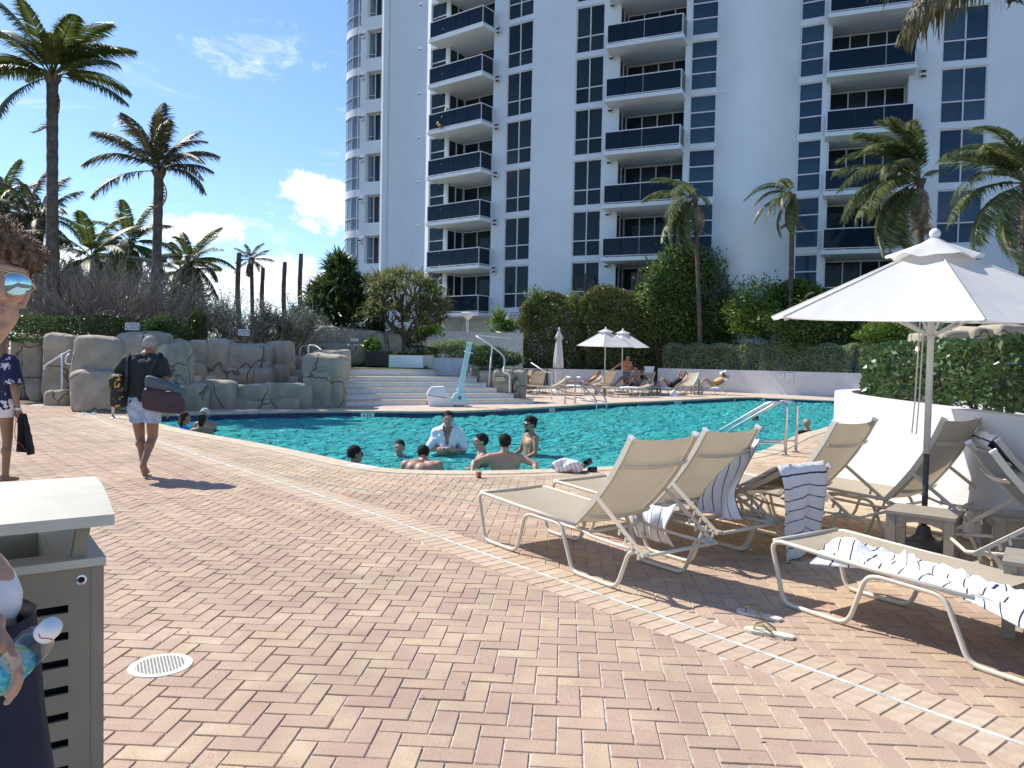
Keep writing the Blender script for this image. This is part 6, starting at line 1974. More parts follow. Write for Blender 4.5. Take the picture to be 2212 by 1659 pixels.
# ---------------------------------------------------------------- towels and small things
def cloth(name, label, P, m, cat='towel', uvs=(1, 1), group=None, th=.006, rot_uv=False):
    """cloth sheet from a grid of points, with a second layer under it for thickness"""
    nu, nv = len(P), len(P[0])
    A = np.array([[tuple(p) for p in r] for r in P], float)
    du = np.gradient(A, axis=0); dv = np.gradient(A, axis=1)
    nn = np.cross(du, dv); nn /= np.linalg.norm(nn, axis=2)[..., None] + 1e-9
    V = np.concatenate([A.reshape(-1, 3), (A - nn * th).reshape(-1, 3)])
    ix = np.arange(nu * nv).reshape(nu, nv)
    q = np.stack([ix[:-1, :-1], ix[1:, :-1], ix[1:, 1:], ix[:-1, 1:]], -1).reshape(-1, 4)
    F = [q, q[:, ::-1] + nu * nv]
    for e in (ix[0, :], ix[-1, ::-1], ix[::-1, 0], ix[:, -1]):
        F.append(np.stack([e[:-1], e[1:], e[1:] + nu * nv, e[:-1] + nu * nv], 1))
    F = np.concatenate(F)
    me = np_mesh('cloth', V, F, m, smooth=True)
    uv = me.uv_layers.new(name='UVMap')
    gu, gv = np.meshgrid(np.linspace(0, uvs[0], nu), np.linspace(0, uvs[1], nv), indexing='ij')
    if rot_uv: gu, gv = gv, gu
    U = np.stack([gu.ravel(), gv.ravel()], 1); U = np.concatenate([U, U])
    uv.data.foreach_set('uv', U[F.ravel()].astype(np.float32).ravel())
    c = V.mean(0)
    me.transform(Matrix.Translation(-Vector(c)))
    o = link(name, me, None, tuple(c))
    return tag(o, label, cat, group)
def loc2w(o, p):
    return Matrix.LocRotScale(o.location, o.rotation_euler, None) @ Vector(p)
def wob(u, v, a, s):
    return a * (mnoise.noise(Vector((u * 3.1 + s, v * 3.1, s))) + .55 * mnoise.noise(Vector((u * 8 + s, v * 8, s + 4))))
GT = 'white towels with dark stripes'
def back_pt(angle, t, off=0.0):
    ca, sa = math.cos(angle), math.sin(angle); u = .84 * t; v = .05 * math.sin(PI * min(t, 1) * .9) + off
    return HINGE[0] + u * ca + v * sa, HINGE[1] + u * sa - v * ca
# towel hanging over the low back: lies on the back, goes over its top and hangs down
ang_ = rad(24); rows = []
prof = []
for i in range(9): x, zz = back_pt(ang_, .52 + .5 * i / 8, -.035); prof.append((x, zz))
x, zz = back_pt(ang_, 1.04, -.03); prof.append((x + .02, zz + .012))
for i in range(15): prof.append((x + .055 + .012 * math.sin(i * .5), zz - .02 - .66 * (i + 1) / 15))
for i, (x, zz) in enumerate(prof):
    row = []
    for j in range(21):
        v = j / 20; y = -.44 + .60 * v
        fall = max(0, (i - 9)) / 15
        fold = .030 * math.sin(v * 15 + i * .10) * (.25 + fall)
        y2 = y * (1 - .16 * fall) + .02 * fall
        row.append(loc2w(l3, (x + fold + wob(i * .1, v, .012, 2), y2, zz + wob(i * .1, v, .012, 5) - (.10 * abs(v - .45) * fall) - .03 * fall * math.sin(v * 9))))
    rows.append(row)
cloth('striped_towel', 'striped towel hanging over the low lounger back', rows, MT['towel'], uvs=(1.35, 1), group=GT)
# the part of it gathered towards the left, hanging from the side of the seat
rows = []
for i in range(14):
    t = i / 13; row = []
    for j in range(17):
        v = j / 16
        x = 1.05 + .42 * v + .02 * math.sin(t * 9 + v * 4)
        if t < .4: y = -.02 - .75 * t; zz = .40 + .03 * math.sin(v * 7) + wob(t, v, .03, 9)
        else: y = -.32 - .05 * math.sin((t - .4) * 6) - .02 * math.sin(v * 14); zz = .39 - (t - .4) * .50 + wob(t, v, .02, 9)
        row.append(loc2w(l2, (x, y, zz)))
    rows.append(row)
cloth('striped_towel', 'crumpled striped towel drooping from the second lounger seat', rows, MT['towel'], uvs=(.9, .8), group=GT, rot_uv=True)
rows = []
for i in range(18):
    t = i / 17; row = []
    for j in range(17):
        v = j / 16
        zz = .47 + .30 * math.sin(PI * min(1, t * 1.4)) * (.35 + .65 * v) + wob(t, v, .05, 12)
        row.append(loc2w(l3, (1.38 + .40 * v + .03 * math.sin(t * 8), -.36 - .09 * math.sin(t * 2.4) + .06 * math.sin(v * 9 + t * 5) - .16 * t, max(.30, .86 - .72 * t + .12 * (v - .5)) + wob(t, v, .03, 13))))
    rows.append(row)
cloth('striped_towel', 'second fold of striped towel left of the hanging one', rows, MT['towel'], uvs=(.9, .9), group=GT, rot_uv=True)
# crumpled towel along the flat lounger
rows = []
for i in range(60):
    t = i / 59; row = []
    for j in range(26):
        v = j / 25
        x = .30 + 1.62 * t
        wd = .34 + .10 * math.sin(t * 7 + 1) + .10 * t
        y = -.36 + wd * v + .05 * math.sin(t * 5)
        h = .36 - .02 * t + .012 + abs(wob(t * 3.2, v * 1.3, .085, 21)) * (.35 + .65 * math.sin(PI * v)) + .018 * math.sin(v * 16 + t * 12)
        h += .13 * math.exp(-((t - .74) / .05) ** 2 - ((v - .45) / .22) ** 2) + .05 * math.exp(-((t - .12) / .06) ** 2 - ((v - .3) / .3) ** 2)
        if y < -.31: h = .355 - (-.31 - y) * 1.0 + .008; 
        row.append(loc2w(l7, (x + .03 * math.sin(v * 9 + t * 14), y, h)))
    rows.append(row)
cloth('striped_towel', 'crumpled striped towel strewn along the nearest flat lounger', rows, MT['towel'], uvs=(1.7, 1), group=GT, th=.008)
# towel folded over the shaded back
ang_ = rad(44); rows = []
prof = [back_pt(ang_, .60 + .42 * i / 7, -.03) for i in range(8)] + [(back_pt(ang_, 1.03, .01))] + [back_pt(ang_, 1.02 - .34 * i / 6, .075) for i in range(7)]
for i, (x, zz) in enumerate(prof):
    rows.append([loc2w(l8, (x + wob(i * .2, j * .1, .012, 31), -.25 + .5 * j / 14, zz + wob(i * .2, j * .1, .014, 33))) for j in range(15)])
cloth('striped_towel', 'striped towel folded over the shaded lounger back', rows, MT['towel'], uvs=(.8, .8), group=GT)
# rolled towel and sandals at the pool edge
c = gp(1226, 1020)
rows = []
for i in range(22):
    t = i / 21; row = []
    for j in range(28):
        a = 2 * PI * j / 27
        e = math.sin(PI * min(max(t, .02), .98)) ** .35
        r = (.085 + .014 * math.sin(a * 3 + t * 9) + wob(t, a * .3, .018, 40)) * e
        row.append((c.x - .19 + .38 * t + .02 * math.sin(a * 2), c.y - .03 * t + r * math.cos(a) * 1.15, max(.012, .085 + r * math.sin(a))))
    rows.append(row)
cloth('striped_towel', 'rolled striped towel lying on the near pool edge', rows, MT['towel'], uvs=(.75, .3), group=GT)
def sandal_proto(name, label, sole, strap, slide=False):
    o = empty(name, label, 'sandal')
    out = [(0, -.13), (.028, -.125), (.036, -.08), (.034, -.02), (.045, .06), (.044, .10), (.028, .132), (.0, .138), (-.026, .128), (-.040, .09), (-.036, .03), (-.028, -.03), (-.034, -.09), (-.026, -.125)]
    MB().prism(out, .001, .016).build('sole', sole, o)
    mb = MB()
    if slide:
        rows = [[(.047 * math.cos(a), .02 + dx * .05 + .02 * math.sin(a), .010 + .062 * math.sin(a)) for dx in (0, 1, 2)] for a in np.linspace(PI, 0, 9)]
        mb.grid(rows)
        rows = [[(.044 * math.cos(a), .02 + dx * .05 + .02 * math.sin(a), .010 + .056 * math.sin(a)) for dx in (0, 1, 2)] for a in np.linspace(0, PI, 9)]
        mb.grid(rows)
    else:
        for s in (-1, 1):
            mb.tube([(0, .085, .014), (s * .012, .075, .045), (s * .034, .03, .058), (s * .04, -.015, .03), (s * .035, -.03, .012)], [.004, .005, .006, .006, .005], 6)
    mb.build('strap', strap, o)
    return o
gold = mat('gold_strap', (.45, .33, .14), .3, .7)
solem = mat('cream_sole', (.62, .58, .48), .6)
c = gp(1640, 1332); s1 = sandal_proto('flip_flop', 'cream flip-flop with gold strap, the one farther from the white line', solem, gold); s1.location = c; s1.rotation_euler = (0, 0, rad(52)); s1['group'] = 'cream flip-flops with gold straps'
c = gp(1662, 1371); copy_tree(s1, c, rad(60), 'cream flip-flop with gold strap, the one nearer the white line')
c = gp(1268, 1020); s2 = sandal_proto('slide_sandal', 'black slide sandal lying flat beside the rolled towel', MT['black'], MT['black'], True); s2.location = c; s2.rotation_euler = (0, 0, rad(-70)); s2['group'] = 'black slides at the pool edge'
c = gp(1262, 1012); s3 = copy_tree(s2, c, rad(-40), 'black slide sandal tipped up against the other one'); s3.rotation_euler = (rad(18), rad(10), rad(-40)); s3.location.z = .035
c = gp(184, 896); s4 = sandal_proto('flip_flop', 'white flip-flop at the foot of the rock wall, the left of the pair', MT['signw'], MT['signw']); s4.location = c; s4.rotation_euler = (0, 0, 1.2); s4['group'] = 'white flip-flops at the rock wall'
copy_tree(s4, gp(206, 896), 1.5, 'white flip-flop at the foot of the rock wall, the right of the pair')
# plastic cup with an orange drink
c = gp(1034, 1032)
o = empty('drink_cup', 'clear plastic cup of orange drink on the pool edge', 'cup', c)
clear = bpy.data.materials.new('clear_plastic'); clear.use_nodes = True; t = clear.node_tree; t.nodes.clear()
a_ = N(t, 'ShaderNodeBsdfTransparent'); a_.inputs[0].default_value = (.93, .95, .96, 1); b_ = N(t, 'ShaderNodeBsdfGlossy'); b_.inputs['Roughness'].default_value = .06
fr_ = N(t, 'ShaderNodeLayerWeight'); fr_.inputs['Blend'].default_value = .12; ms_ = N(t, 'ShaderNodeMixShader'); ou = N(t, 'ShaderNodeOutputMaterial')
t.links.new(fr_.outputs['Facing'], ms_.inputs[0]); t.links.new(a_.outputs[0], ms_.inputs[1]); t.links.new(b_.outputs[0], ms_.inputs[2]); t.links.new(ms_.outputs[0], ou.inputs[0])
MT['clear'] = clear
MB().lathe([(.032, .002), (.046, .125), (.0475, .126), (.0445, .124), (.031, .004)], n=22).build('cup_wall', clear, o, smooth=True)
MB().lathe([(.0305, .004), (.0375, .068), (.0, .068)], n=20).build('drink', mat('orange_drink', (.75, .13, .02), .25), o, smooth=True)

# ================================================================ far deck furniture
GF = 'sun loungers on the far deck'
def far_lounger(angle, label, c, rz, sling='sling'):
    o = mk(angle, label, sling, GF)
    o.location = Vector((c[0], c[1], 0)) - Vector((math.cos(rz), math.sin(rz), 0)) * .95
    o.rotation_euler = (0, 0, rz)
    return o
def fx(px, Y): return (at(px, 820, Y).x, Y)
FL = {}
FL['a'] = far_lounger(35, 'empty far lounger right of the rock planter, back half raised', fx(1180, 32.0), rad(8))
FL['b'] = far_lounger(51, 'far lounger seen from behind with an upright back beside the rock planter', fx(1156, 34.6), rad(-80))
FL['c'] = far_lounger(35, 'far lounger of the sunbather left of the umbrella poles', fx(1256, 34.2), rad(6))
FL['d'] = far_lounger(3, 'far flat lounger with white towels beside the left table', fx(1250, 32.6), rad(4))
FL['e'] = far_lounger(14, 'far lounger lying almost flat in front of the group', fx(1352, 31.6), rad(10))
FL['f'] = far_lounger(51, 'empty upright far lounger at the first umbrella pole', fx(1298, 36.4), rad(-60))
FL['g'] = far_lounger(24, 'far lounger of the man with his knees up', fx(1350, 33.8), rad(8))
FL['h'] = far_lounger(50, 'upright far lounger of the man in the dark shirt', fx(1388, 35.0), rad(60))
FL['i'] = far_lounger(35, 'far lounger of the person in black with knees up', fx(1440, 33.4), rad(10))
FL['j'] = far_lounger(51, 'empty pale far lounger beside the green bottle', fx(1478, 36.4), rad(45))
FL['k'] = far_lounger(35, 'far lounger of the woman in the white hat', fx(1530, 35.4), rad(8))
FL['l'] = far_lounger(51, 'far lounger half hidden by the rock planter', fx(1128, 35.0), rad(75))
ft = copy_tree(t1, (*fx(1297, 32.9), 0), .1, 'far tan side table beside the far ladder'); ft['group'] = 'tan side tables on the far deck'
ft2 = copy_tree(ft, (*fx(1505, 34.8), 0), .2, 'far tan side table holding the green bottle')
ft3 = copy_tree(ft, (*fx(1415, 34.4), 0), .2, 'far tan side table holding the blue can')
def bottle(name, label, p, h, r, m):
    o = empty(name, label, name.split('_')[-1], p)
    MB().lathe([(r, 0), (r, h * .6), (r * .4, h * .8), (r * .36, h * .97)], n=12).build('body', m, o, smooth=True)
    MB().lathe([(r * .42, h * .965), (r * .42, h)], n=12).build('cap', MT['black'], o)
bottle('green_bottle', 'tall green bottle on the far side table', Vector((*fx(1510, 34.8), .43)), .34, .045, mat('green_glass', (.03, .30, .10), .15))
bottle('drink_can', 'blue drink can on the far side table by the dark shirt man', Vector((*fx(1417, 34.4), .43)), .22, .045, mat('blue_can', (.03, .08, .45), .25, .4))
def heap(label, c, w, d, h, seed, m, group=None):
    rows = []
    for i in range(14):
        u = i / 13; rows.append([(c[0] - w / 2 + w * u, c[1] - d / 2 + d * j / 11, c[2] + h * (math.sin(PI * u) * math.sin(PI * j / 11)) ** .5 * (.7 + .6 * mnoise.noise(Vector((u * 4 + seed, j * .4, seed))))) for j in range(12)])
    return cloth('towel', label, rows, m, group=group, uvs=(.6, .6))
GW = 'white towels on the far deck'
heap('white towel on the flat far lounger by the left table', (*fx(1240, 32.6), .385), .7, .45, .05, 1, MT['towel_w'], GW)
heap('white towel on the almost flat far lounger', (*fx(1360, 31.6), .385), .8, .45, .06, 2, MT['towel_w'], GW)
heap('white towel hanging by the lounger of the hat woman', (*fx(1544, 35.1), .30), .45, .3, .10, 3, MT['towel_w'], GW)
heap('striped bag-shaped towel bundle under the lounger of the person in black', (*fx(1456, 32.9), .01), .42, .3, .28, 4, MT['towel'], GW)
rows = [[loc2w(FL['k'], (back_pt(rad(35), .4 + .62 * i / 8, -.04)[0], -.27 + .54 * j / 9, back_pt(rad(35), .4 + .62 * i / 8, -.04)[1])) for j in range(10)] for i in range(9)]
cloth('striped_towel', 'striped towel spread on the lounger back of the hat woman', rows, MT['towel'], group=GT)
# ================================================================ people
def remesh(mb, voxel, it, name, m, fac=.5):
    me = bpy.data.meshes.new('tmp'); me.from_pydata(mb.v, [], mb.f); me.update()
    o = bpy.data.objects.new('tmp', me); COL.objects.link(o)
    r = o.modifiers.new('r', 'REMESH'); r.mode = 'VOXEL'; r.voxel_size = voxel; r.use_smooth_shade = True
    if it:
        s = o.modifiers.new('s', 'SMOOTH'); s.factor = fac; s.iterations = it
    dg = bpy.context.evaluated_depsgraph_get()
    out = bpy.data.meshes.new_from_object(o.evaluated_get(dg))
    bpy.data.objects.remove(o); bpy.data.meshes.remove(me)
    out.name = name; out.materials.clear(); out.materials.append(m)
    out.polygons.foreach_set('use_smooth', [True] * len(out.polygons))
    return out
def join_mesh(name, parts, m):
    V = []; F = []
    for me in parts:
        b = len(V); V += [tuple(v.co) for v in me.vertices]; F += [tuple(b + i for i in p.vertices) for p in me.polygons]
    out = bpy.data.meshes.new(name); out.from_pydata(V, [], F); out.materials.append(m)
    out.polygons.foreach_set('use_smooth', [True] * len(F)); out.update()
    return out
def cut_mesh(me, planes):
    """planes: (point, normal) - the side the normal points to is removed"""
    bm = bmesh.new(); bm.from_mesh(me)
    for p, n in planes:
        bmesh.ops.bisect_plane(bm, geom=bm.verts[:] + bm.edges[:] + bm.faces[:], plane_co=p, plane_no=n, clear_outer=True)
    bm.to_mesh(me); bm.free()
    if len(me.polygons): me.polygons.foreach_set('use_smooth', [True] * len(me.polygons))
    return me
SKIN = {}
def skin(name, c):
    if name not in SKIN:
        m = mat('skin_' + name, c, .5, var=.10, scale=7, spec=.4)
        b = m.node_tree.nodes['Principled BSDF']; b.inputs['Subsurface Weight'].default_value = .12; b.inputs['Subsurface Radius'].default_value = (.02, .008, .004)
        SKIN[name] = m
    return SKIN[name]
S_L, S_M, S_T, S_R = skin('light', (.47, .275, .19)), skin('medium', (.37, .21, .14)), skin('tanned', (.30, .165, .105)), skin('reddish', (.46, .20, .13))
HAIRM = {'black': mat('hair_black', (.020, .016, .013), .75, var=.6, scale=60, bump=1.0, bscale=70, spec=.25), 'brown': mat('hair_brown', (.17, .10, .05), .5, var=.6, scale=60, bump=.6, bscale=140),
         'grey': mat('hair_grey', (.30, .29, .28), .6, var=.5, scale=60, bump=.5, bscale=120), 'light': mat('hair_light_brown', (.19, .125, .07), .55, var=.5, scale=60, bump=.6, bscale=120), 'white': mat('hair_white', (.55, .53, .50), .7, var=.3, scale=60, bump=.5, bscale=120)}
SHADE = mat('dark_lens', (.01, .01, .012), .08)
LIPM = mat('lip', (.36, .14, .12), .45); EYEM = mat('eye_dark', (.03, .02, .018), .3); EYW = mat('eye_white', (.6, .58, .55), .4)

def rot_head(yaw, pitch, rollh=0):
    return Matrix.Rotation(yaw, 3, 'Z') @ Matrix.Rotation(pitch, 3, 'X') @ Matrix.Rotation(rollh, 3, 'Y')
def head_shapes(mb, C, R, ears=True, s=1.0, mouth_open=0.0):
    def P(x, y, z): return C + R @ (Vector((x, y, z)) * s)
    def E(c, r): mb.ell(P(*c), (r[0] * s, r[1] * s, r[2] * s), 16, 12, R)
    E((0, -.012, .030), (.074, .094, .088)); E((0, .022, .012), (.066, .070, .075)); E((0, .022, -.048), (.051, .063, .060)); E((0, .048, -.088), (.031, .034, .026))
    mb.cap(P(-.041, .008, -.068), P(-.018, .060, -.094), .020 * s, .017 * s); mb.cap(P(.041, .008, -.068), P(.018, .060, -.094), .020 * s, .017 * s)
    mb.cap(P(0, .084, .022), P(0, .106, -.024), .0095 * s, .0135 * s); mb.cap(P(-.013, .094, -.030), P(.013, .094, -.030), .009 * s, .009 * s)
    mb.cap(P(-.040, .074, .034), P(-.008, .086, .031), .012 * s, .011 * s); mb.cap(P(.040, .074, .034), P(.008, .086, .031), .012 * s, .011 * s)
    E((-.038, .062, -.016), (.020, .022, .018)); E((.038, .062, -.016), (.020, .022, .018))
    mb.cap(P(-.018, .080, -.053), P(.018, .080, -.053), .0085 * s, .0085 * s); mb.cap(P(-.015, .080, -.066), P(.015, .080, -.066), .009 * s, .009 * s)
    if ears:
        for q in (-1, 1):
            E((q * .074, -.006, .004), (.010, .020, .030)); E((q * .072, -.002, -.020), (.008, .012, .014))
def hand_shapes(mb, W_, d, nrm, s=1.0, curl=.5, side=1):
    """five fingered hand from the wrist W_ along d, palm facing nrm"""
    d = Vector(d).normalized(); nrm = Vector(nrm); nrm = (nrm - d * nrm.dot(d)).normalized(); x = d.cross(nrm) * side
    W_ = Vector(W_)
    for k, off in enumerate((-.026, -.009, .009, .025)):
        mb.cap(W_ + x * off * .75 * s + d * .012 * s, W_ + (x * off + d * .082) * s, .015 * s, .0115 * s, 8)
    for off, L in zip((-.027, -.009, .010, .027), (.066, .078, .072, .055)):
        p = W_ + (x * off + d * .086) * s; a = d.copy(); q = p
        for j, f in enumerate((.45, .32, .25)):
            a = (a + nrm * curl * (.55 + .25 * j)).normalized()
            e = q + a * L * f * s; mb.cap(q, e, (.0095 - .0012 * j) * s, (.0088 - .0014 * j) * s, 8); q = e
    t0 = W_ + (x * -.022 + d * .025) * s; t1 = t0 + (x * -.030 + d * .030 + nrm * .012) * s; t2 = t1 + (x * -.010 + d * .030 + nrm * .022 * (1 + curl)) * s
    mb.cap(t0, t1, .015 * s, .012 * s, 8); mb.cap(t1, t2, .0115 * s, .009 * s, 8)
def strands(me, n, L, C, seed, back=Vector((0, -1, .1)), r=.0016, seg=1):
    """short hairs standing out of a hair cap, joined to it"""
    g = random.Random(seed); P = [p for p in me.polygons]
    if not P: return me
    V = [tuple(v.co) for v in me.vertices]; F = [tuple(p.vertices) for p in P]
    for k in range(n):
        p = g.choice(P); c = Vector(p.center); d = (Vector(p.normal) + back * .5 + Vector((g.uniform(-.6, .6), g.uniform(-.6, .6), g.uniform(-.5, .6)))).normalized()
        t = d.orthogonal().normalized() * r; u = d.cross(t)
        l = L * g.uniform(.5, 1.2); b = len(V)
        m_ = c + d * l * .6; e = c + d * l + Vector((0, 0, -l * .3 * g.random()))
        V += [tuple(c + t), tuple(c - t * .5 + u), tuple(c - t * .5 - u), tuple(m_ + t * .8), tuple(m_ - t * .4 + u * .8), tuple(m_ - t * .4 - u * .8), tuple(e)]
        F += [(b, b + 1, b + 4, b + 3), (b + 1, b + 2, b + 5, b + 4), (b + 2, b, b + 3, b + 5), (b + 3, b + 4, b + 6), (b + 4, b + 5, b + 6), (b + 5, b + 3, b + 6)]
    out = bpy.data.meshes.new(me.name); out.from_pydata(V, [], F); out.materials.append(me.materials[0]); out.polygons.foreach_set('use_smooth', [True] * len(F)); out.update()
    return out
def hair_mesh(C, R, style, s, m):
    mb = MB()
    def P(x, y, z): return C + R @ (Vector((x, y, z)) * s)
    g = random.Random(int(abs(C.x * 977 + C.z * 131)) + 3)
    if style in ('short', 'messy', 'crop', 'ring', 'curly'):
        th = {'short': .006, 'crop': .002, 'messy': .010, 'ring': .004, 'curly': .02}[style]
        mb.ell(P(0, -.016, .036), ((.075 + th) * s, (.095 + th) * s, (.088 + th) * s), 24, 18, R)
        if style in ('messy', 'curly'):
            for k in range(46 if style == 'messy' else 60):
                a = g.uniform(0, 2 * PI); e = g.uniform(.1, 1.45)
                mb.ell(P(.076 * math.cos(a) * math.cos(e), -.016 + .098 * math.sin(a) * math.cos(e), .040 + .094 * math.sin(e)), [g.uniform(.012, .024) * s] * 3, 8, 6)
        me = remesh(mb, .0085 * s, 2, 'hair', m)
        Ri = R.transposed()
        bm = bmesh.new(); bm.from_mesh(me); kill = []
        for f in bm.faces:
            q = Ri @ (f.calc_center_median() - C) / s
            line = .076 + .006 * math.sin(q.x * 90) - .5 * max(0, abs(q.x) - .035)
            face_ = q.y > .016 and q.z < line - .75 * max(0, .068 - q.y)
            nape = q.z < -.045 + .0 * q.y
            side = abs(q.x) > .045 and -.022 < q.y < .05 and q.z < .022
            top = style == 'ring' and (q.z > .062 + .25 * min(0, -q.y - .05) or q.y > -.0)
            if face_ or nape or side or top: kill.append(f)
        bmesh.ops.delete(bm, geom=kill, context='FACES'); bm.to_mesh(me); bm.free()
        return strands(me, 420 if style != 'ring' else 200, {'short': .016, 'crop': .006, 'messy': .03, 'ring': .010, 'curly': .02}[style], C, 5, R @ Vector((0, -1, .2)), .0022)
    if style == 'bun':
        mb.ell(P(0, -.016, .034), (.084 * s, .104 * s, .097 * s), 20, 14, R); mb.ell(P(0, -.10, .085), (.05 * s, .05 * s, .045 * s), 12, 10, R); mb.cap(P(0, -.05, -.02), P(0, -.05, -.09), .06 * s, .05 * s)
    if style == 'long':
        mb.ell(P(0, -.018, .034), (.088 * s, .106 * s, .099 * s), 20, 14, R)
        for k in range(11):
            x = -.085 + .017 * k; y = -.035 - .065 * math.sqrt(max(0, 1 - (x / .09) ** 2))
            mb.tube([P(x, y, .03), P(x * 1.12, y - .012, -.10), P(x * 1.1 + g.uniform(-.012, .012), y - .015, -.22), P(x * .85 + g.uniform(-.02, .02), y - .006, -.34 - g.uniform(0, .05))], [.024 * s, .026 * s, .022 * s, .010 * s], 8)
    if style == 'wet':
        mb.ell(P(0, -.018, .034), (.081 * s, .101 * s, .094 * s), 20, 14, R)
        for k in range(8):
            x = -.075 + .021 * k; mb.tube([P(x, -.085, .02), P(x * 1.0, -.10, -.08), P(x * .8, -.095, -.17)], [.02 * s, .02 * s, .010 * s], 8)
    me = remesh(mb, .009 * s, 3, 'hair', m)
    Ri = R.transposed()
    bm = bmesh.new(); bm.from_mesh(me)
    kill = [f for f in bm.faces if (lambda q: q.y > .012 and q.z < .066 - .4 * max(0, .06 - q.y) and abs(q.x) < .08)(Ri @ (f.calc_center_median() - C) / s)]
    bmesh.ops.delete(bm, geom=kill, context='FACES'); bm.to_mesh(me); bm.free()
    return me

def person(label, loc, rz, J, sk, hair=None, haircol='black', voxel=.014, girth=1.0, belly=0.0, hs=1.0, yaw=0, pitch=0, hroll=0, hands=('l', 'r'), curl=.5, handn=None, clothes=(), glasses=None, beard=False, female=False, feet=True, facevox=None, group=None, smooth_it=8):
    """J: joints in metres, x to the person's right, y forward, z up"""
    o = empty('person', label, 'person', loc, rz, group)
    J = {k: Vector(v) for k, v in J.items()}
    g = girth
    mb = MB()
    pel, ch, nk, hd = J['pel'], J['chest'], J['neck'], J['head']
    up = (ch - pel).normalized()
    hl, hr, sl, sr = J['hl'], J['hr'], J['sl'], J['sr']
    fwd = (sr - sl).cross(up); fwd = -fwd.normalized() if fwd.length else Vector((0, 1, 0))
    if fwd.length < .5: fwd = Vector((0, 1, 0))
    across = (sr - sl).normalized()
    for q, (s_, h_) in ((-1, (sl, hl)), (1, (sr, hr))):
        mb.cap(s_.lerp(ch, .45) - up * .02, pel + across * q * .07 * g + up * .04, .092 * g, .088 * g)
        mb.cap(s_.lerp(ch, .40) - up * .05, ch.lerp(pel, .45) + across * q * .07 * g, .090 * g, .080 * g)
        mb.cap(s_, nk - up * .02 + across * q * .03, .052 * g, .05 * g)
        mb.cap(h_ + up * .02, pel + up * .10, .095 * g, .085 * g)
        mb.ell(s_ - up * .005, (.060 * g,) * 3)
    mb.cap(ch, pel, .105 * g, .105 * g)
    mb.cap(ch - across * .055 + fwd * .035, ch + across * .055 + fwd * .035, .075 * g, .075 * g)
    if belly: mb.ell(pel.lerp(ch, .35) + fwd * .06 * belly, (.12 * g * (1 + .2 * belly), .11 * g * (1 + .5 * belly), .15))
    mb.cap(hl, hr, .10 * g, .10 * g)
    mb.cap(nk - up * .05, hd - Vector((0, .01, .06)), .058 * g ** .5, .054)
    for s_, e_, w_ in (('sl', 'el', 'wl'), ('sr', 'er', 'wr')):
        if e_ in J:
            mb.cap(J[s_], J[e_], .050 * g, .040 * g); m_ = J[s_].lerp(J[e_], .55); mb.ell(m_, (.048 * g,) * 3, 10, 8)
            mb.cap(J[e_], J[w_], .041 * g, .027); mb.ell(J[e_].lerp(J[w_], .28), (.042 * g,) * 3, 10, 8)
    for h_, k_, a_, t_ in (('hl', 'kl', 'al', 'tl'), ('hr', 'kr', 'ar', 'tr')):
        if k_ in J:
            mb.cap(J[h_], J[k_], .088 * g, .054 * g); mb.ell(J[h_].lerp(J[k_], .35), (.08 * g,) * 3, 10, 8)
            mb.cap(J[k_], J[a_], .052 * g, .036); c_ = J[k_].lerp(J[a_], .3); mb.ell(c_ - fwd * .012, (.056 * g,) * 3, 10, 8)
            if feet and t_ in J:
                t = J[t_]; d = (t - J[a_]); h = J[a_] - Vector((0, 0, .04)) - d.normalized() * .03
                mb.cap(J[a_], J[a_] - Vector((0, 0, .03)), .038, .036); mb.cap(h, t, .034, .026); mb.cap(h + d.cross(Vector((0, 0, 1))).normalized() * .015, t + d.cross(Vector((0, 0, 1))).normalized() * .025, .028, .020)
    body = remesh(mb, voxel, smooth_it, 'body', sk)
    fv = facevox or max(.0055, voxel * .42)
    R = rot_head(yaw, pitch, hroll)
    fm = MB(); head_shapes(fm, hd, R, True, hs)
    fm.cap(nk, hd - Vector((0, .01, .05)), .055 * g ** .5, .052)
    head = remesh(fm, fv, 2, 'head', sk)
    parts = [body, head]
    hm = MB(); any_ = False
    for q, e_, w_, sd in (('l', 'el', 'wl', 1), ('r', 'er', 'wr', -1)):
        if q in hands and w_ in J:
            d = J[w_] - J[e_]
            n_ = (handn or {}).get(q, (J[sl and 'sl'] - J['sr']) * (1 if q == 'r' else -1))
            dd = (handn or {}).get(q + 'd', d)
            hand_shapes(hm, J[w_], dd, n_, 1.0, curl, sd); hm.cap(J[w_] - d.normalized() * .05, J[w_] + Vector(dd).normalized() * .02, .027, .024); any_ = True
    if any_: parts.append(remesh(hm, max(.0055, voxel * .42), 1, 'hand', sk))
    link('body', join_mesh('body', parts, sk), o)
    Ri = R
    def HP(x, y, z): return hd + R @ (Vector((x, y, z)) * hs)
    if hair: link('hair', hair_mesh(hd, R, hair, hs, HAIRM[haircol]), o)
    brow = MB(); lip = MB(); eye = MB()
    for q in (-1, 1):
        brow.tube([HP(q * .052, .068, .036), HP(q * .034, .081, .042), HP(q * .014, .087, .036)], .0042 * hs, 6)
        if not glasses: eye.ell(HP(q * .031, .078, .013), (.0125 * hs, .006 * hs, .0055 * hs), 10, 8, R)
    lip.cap(HP(-.019, .0845, -.060), HP(.019, .0845, -.060), .006 * hs, .006 * hs, 6)
    brow.build('eyebrows', HAIRM[haircol if haircol != 'grey' else 'grey'], o); lip.build('lips', LIPM, o)
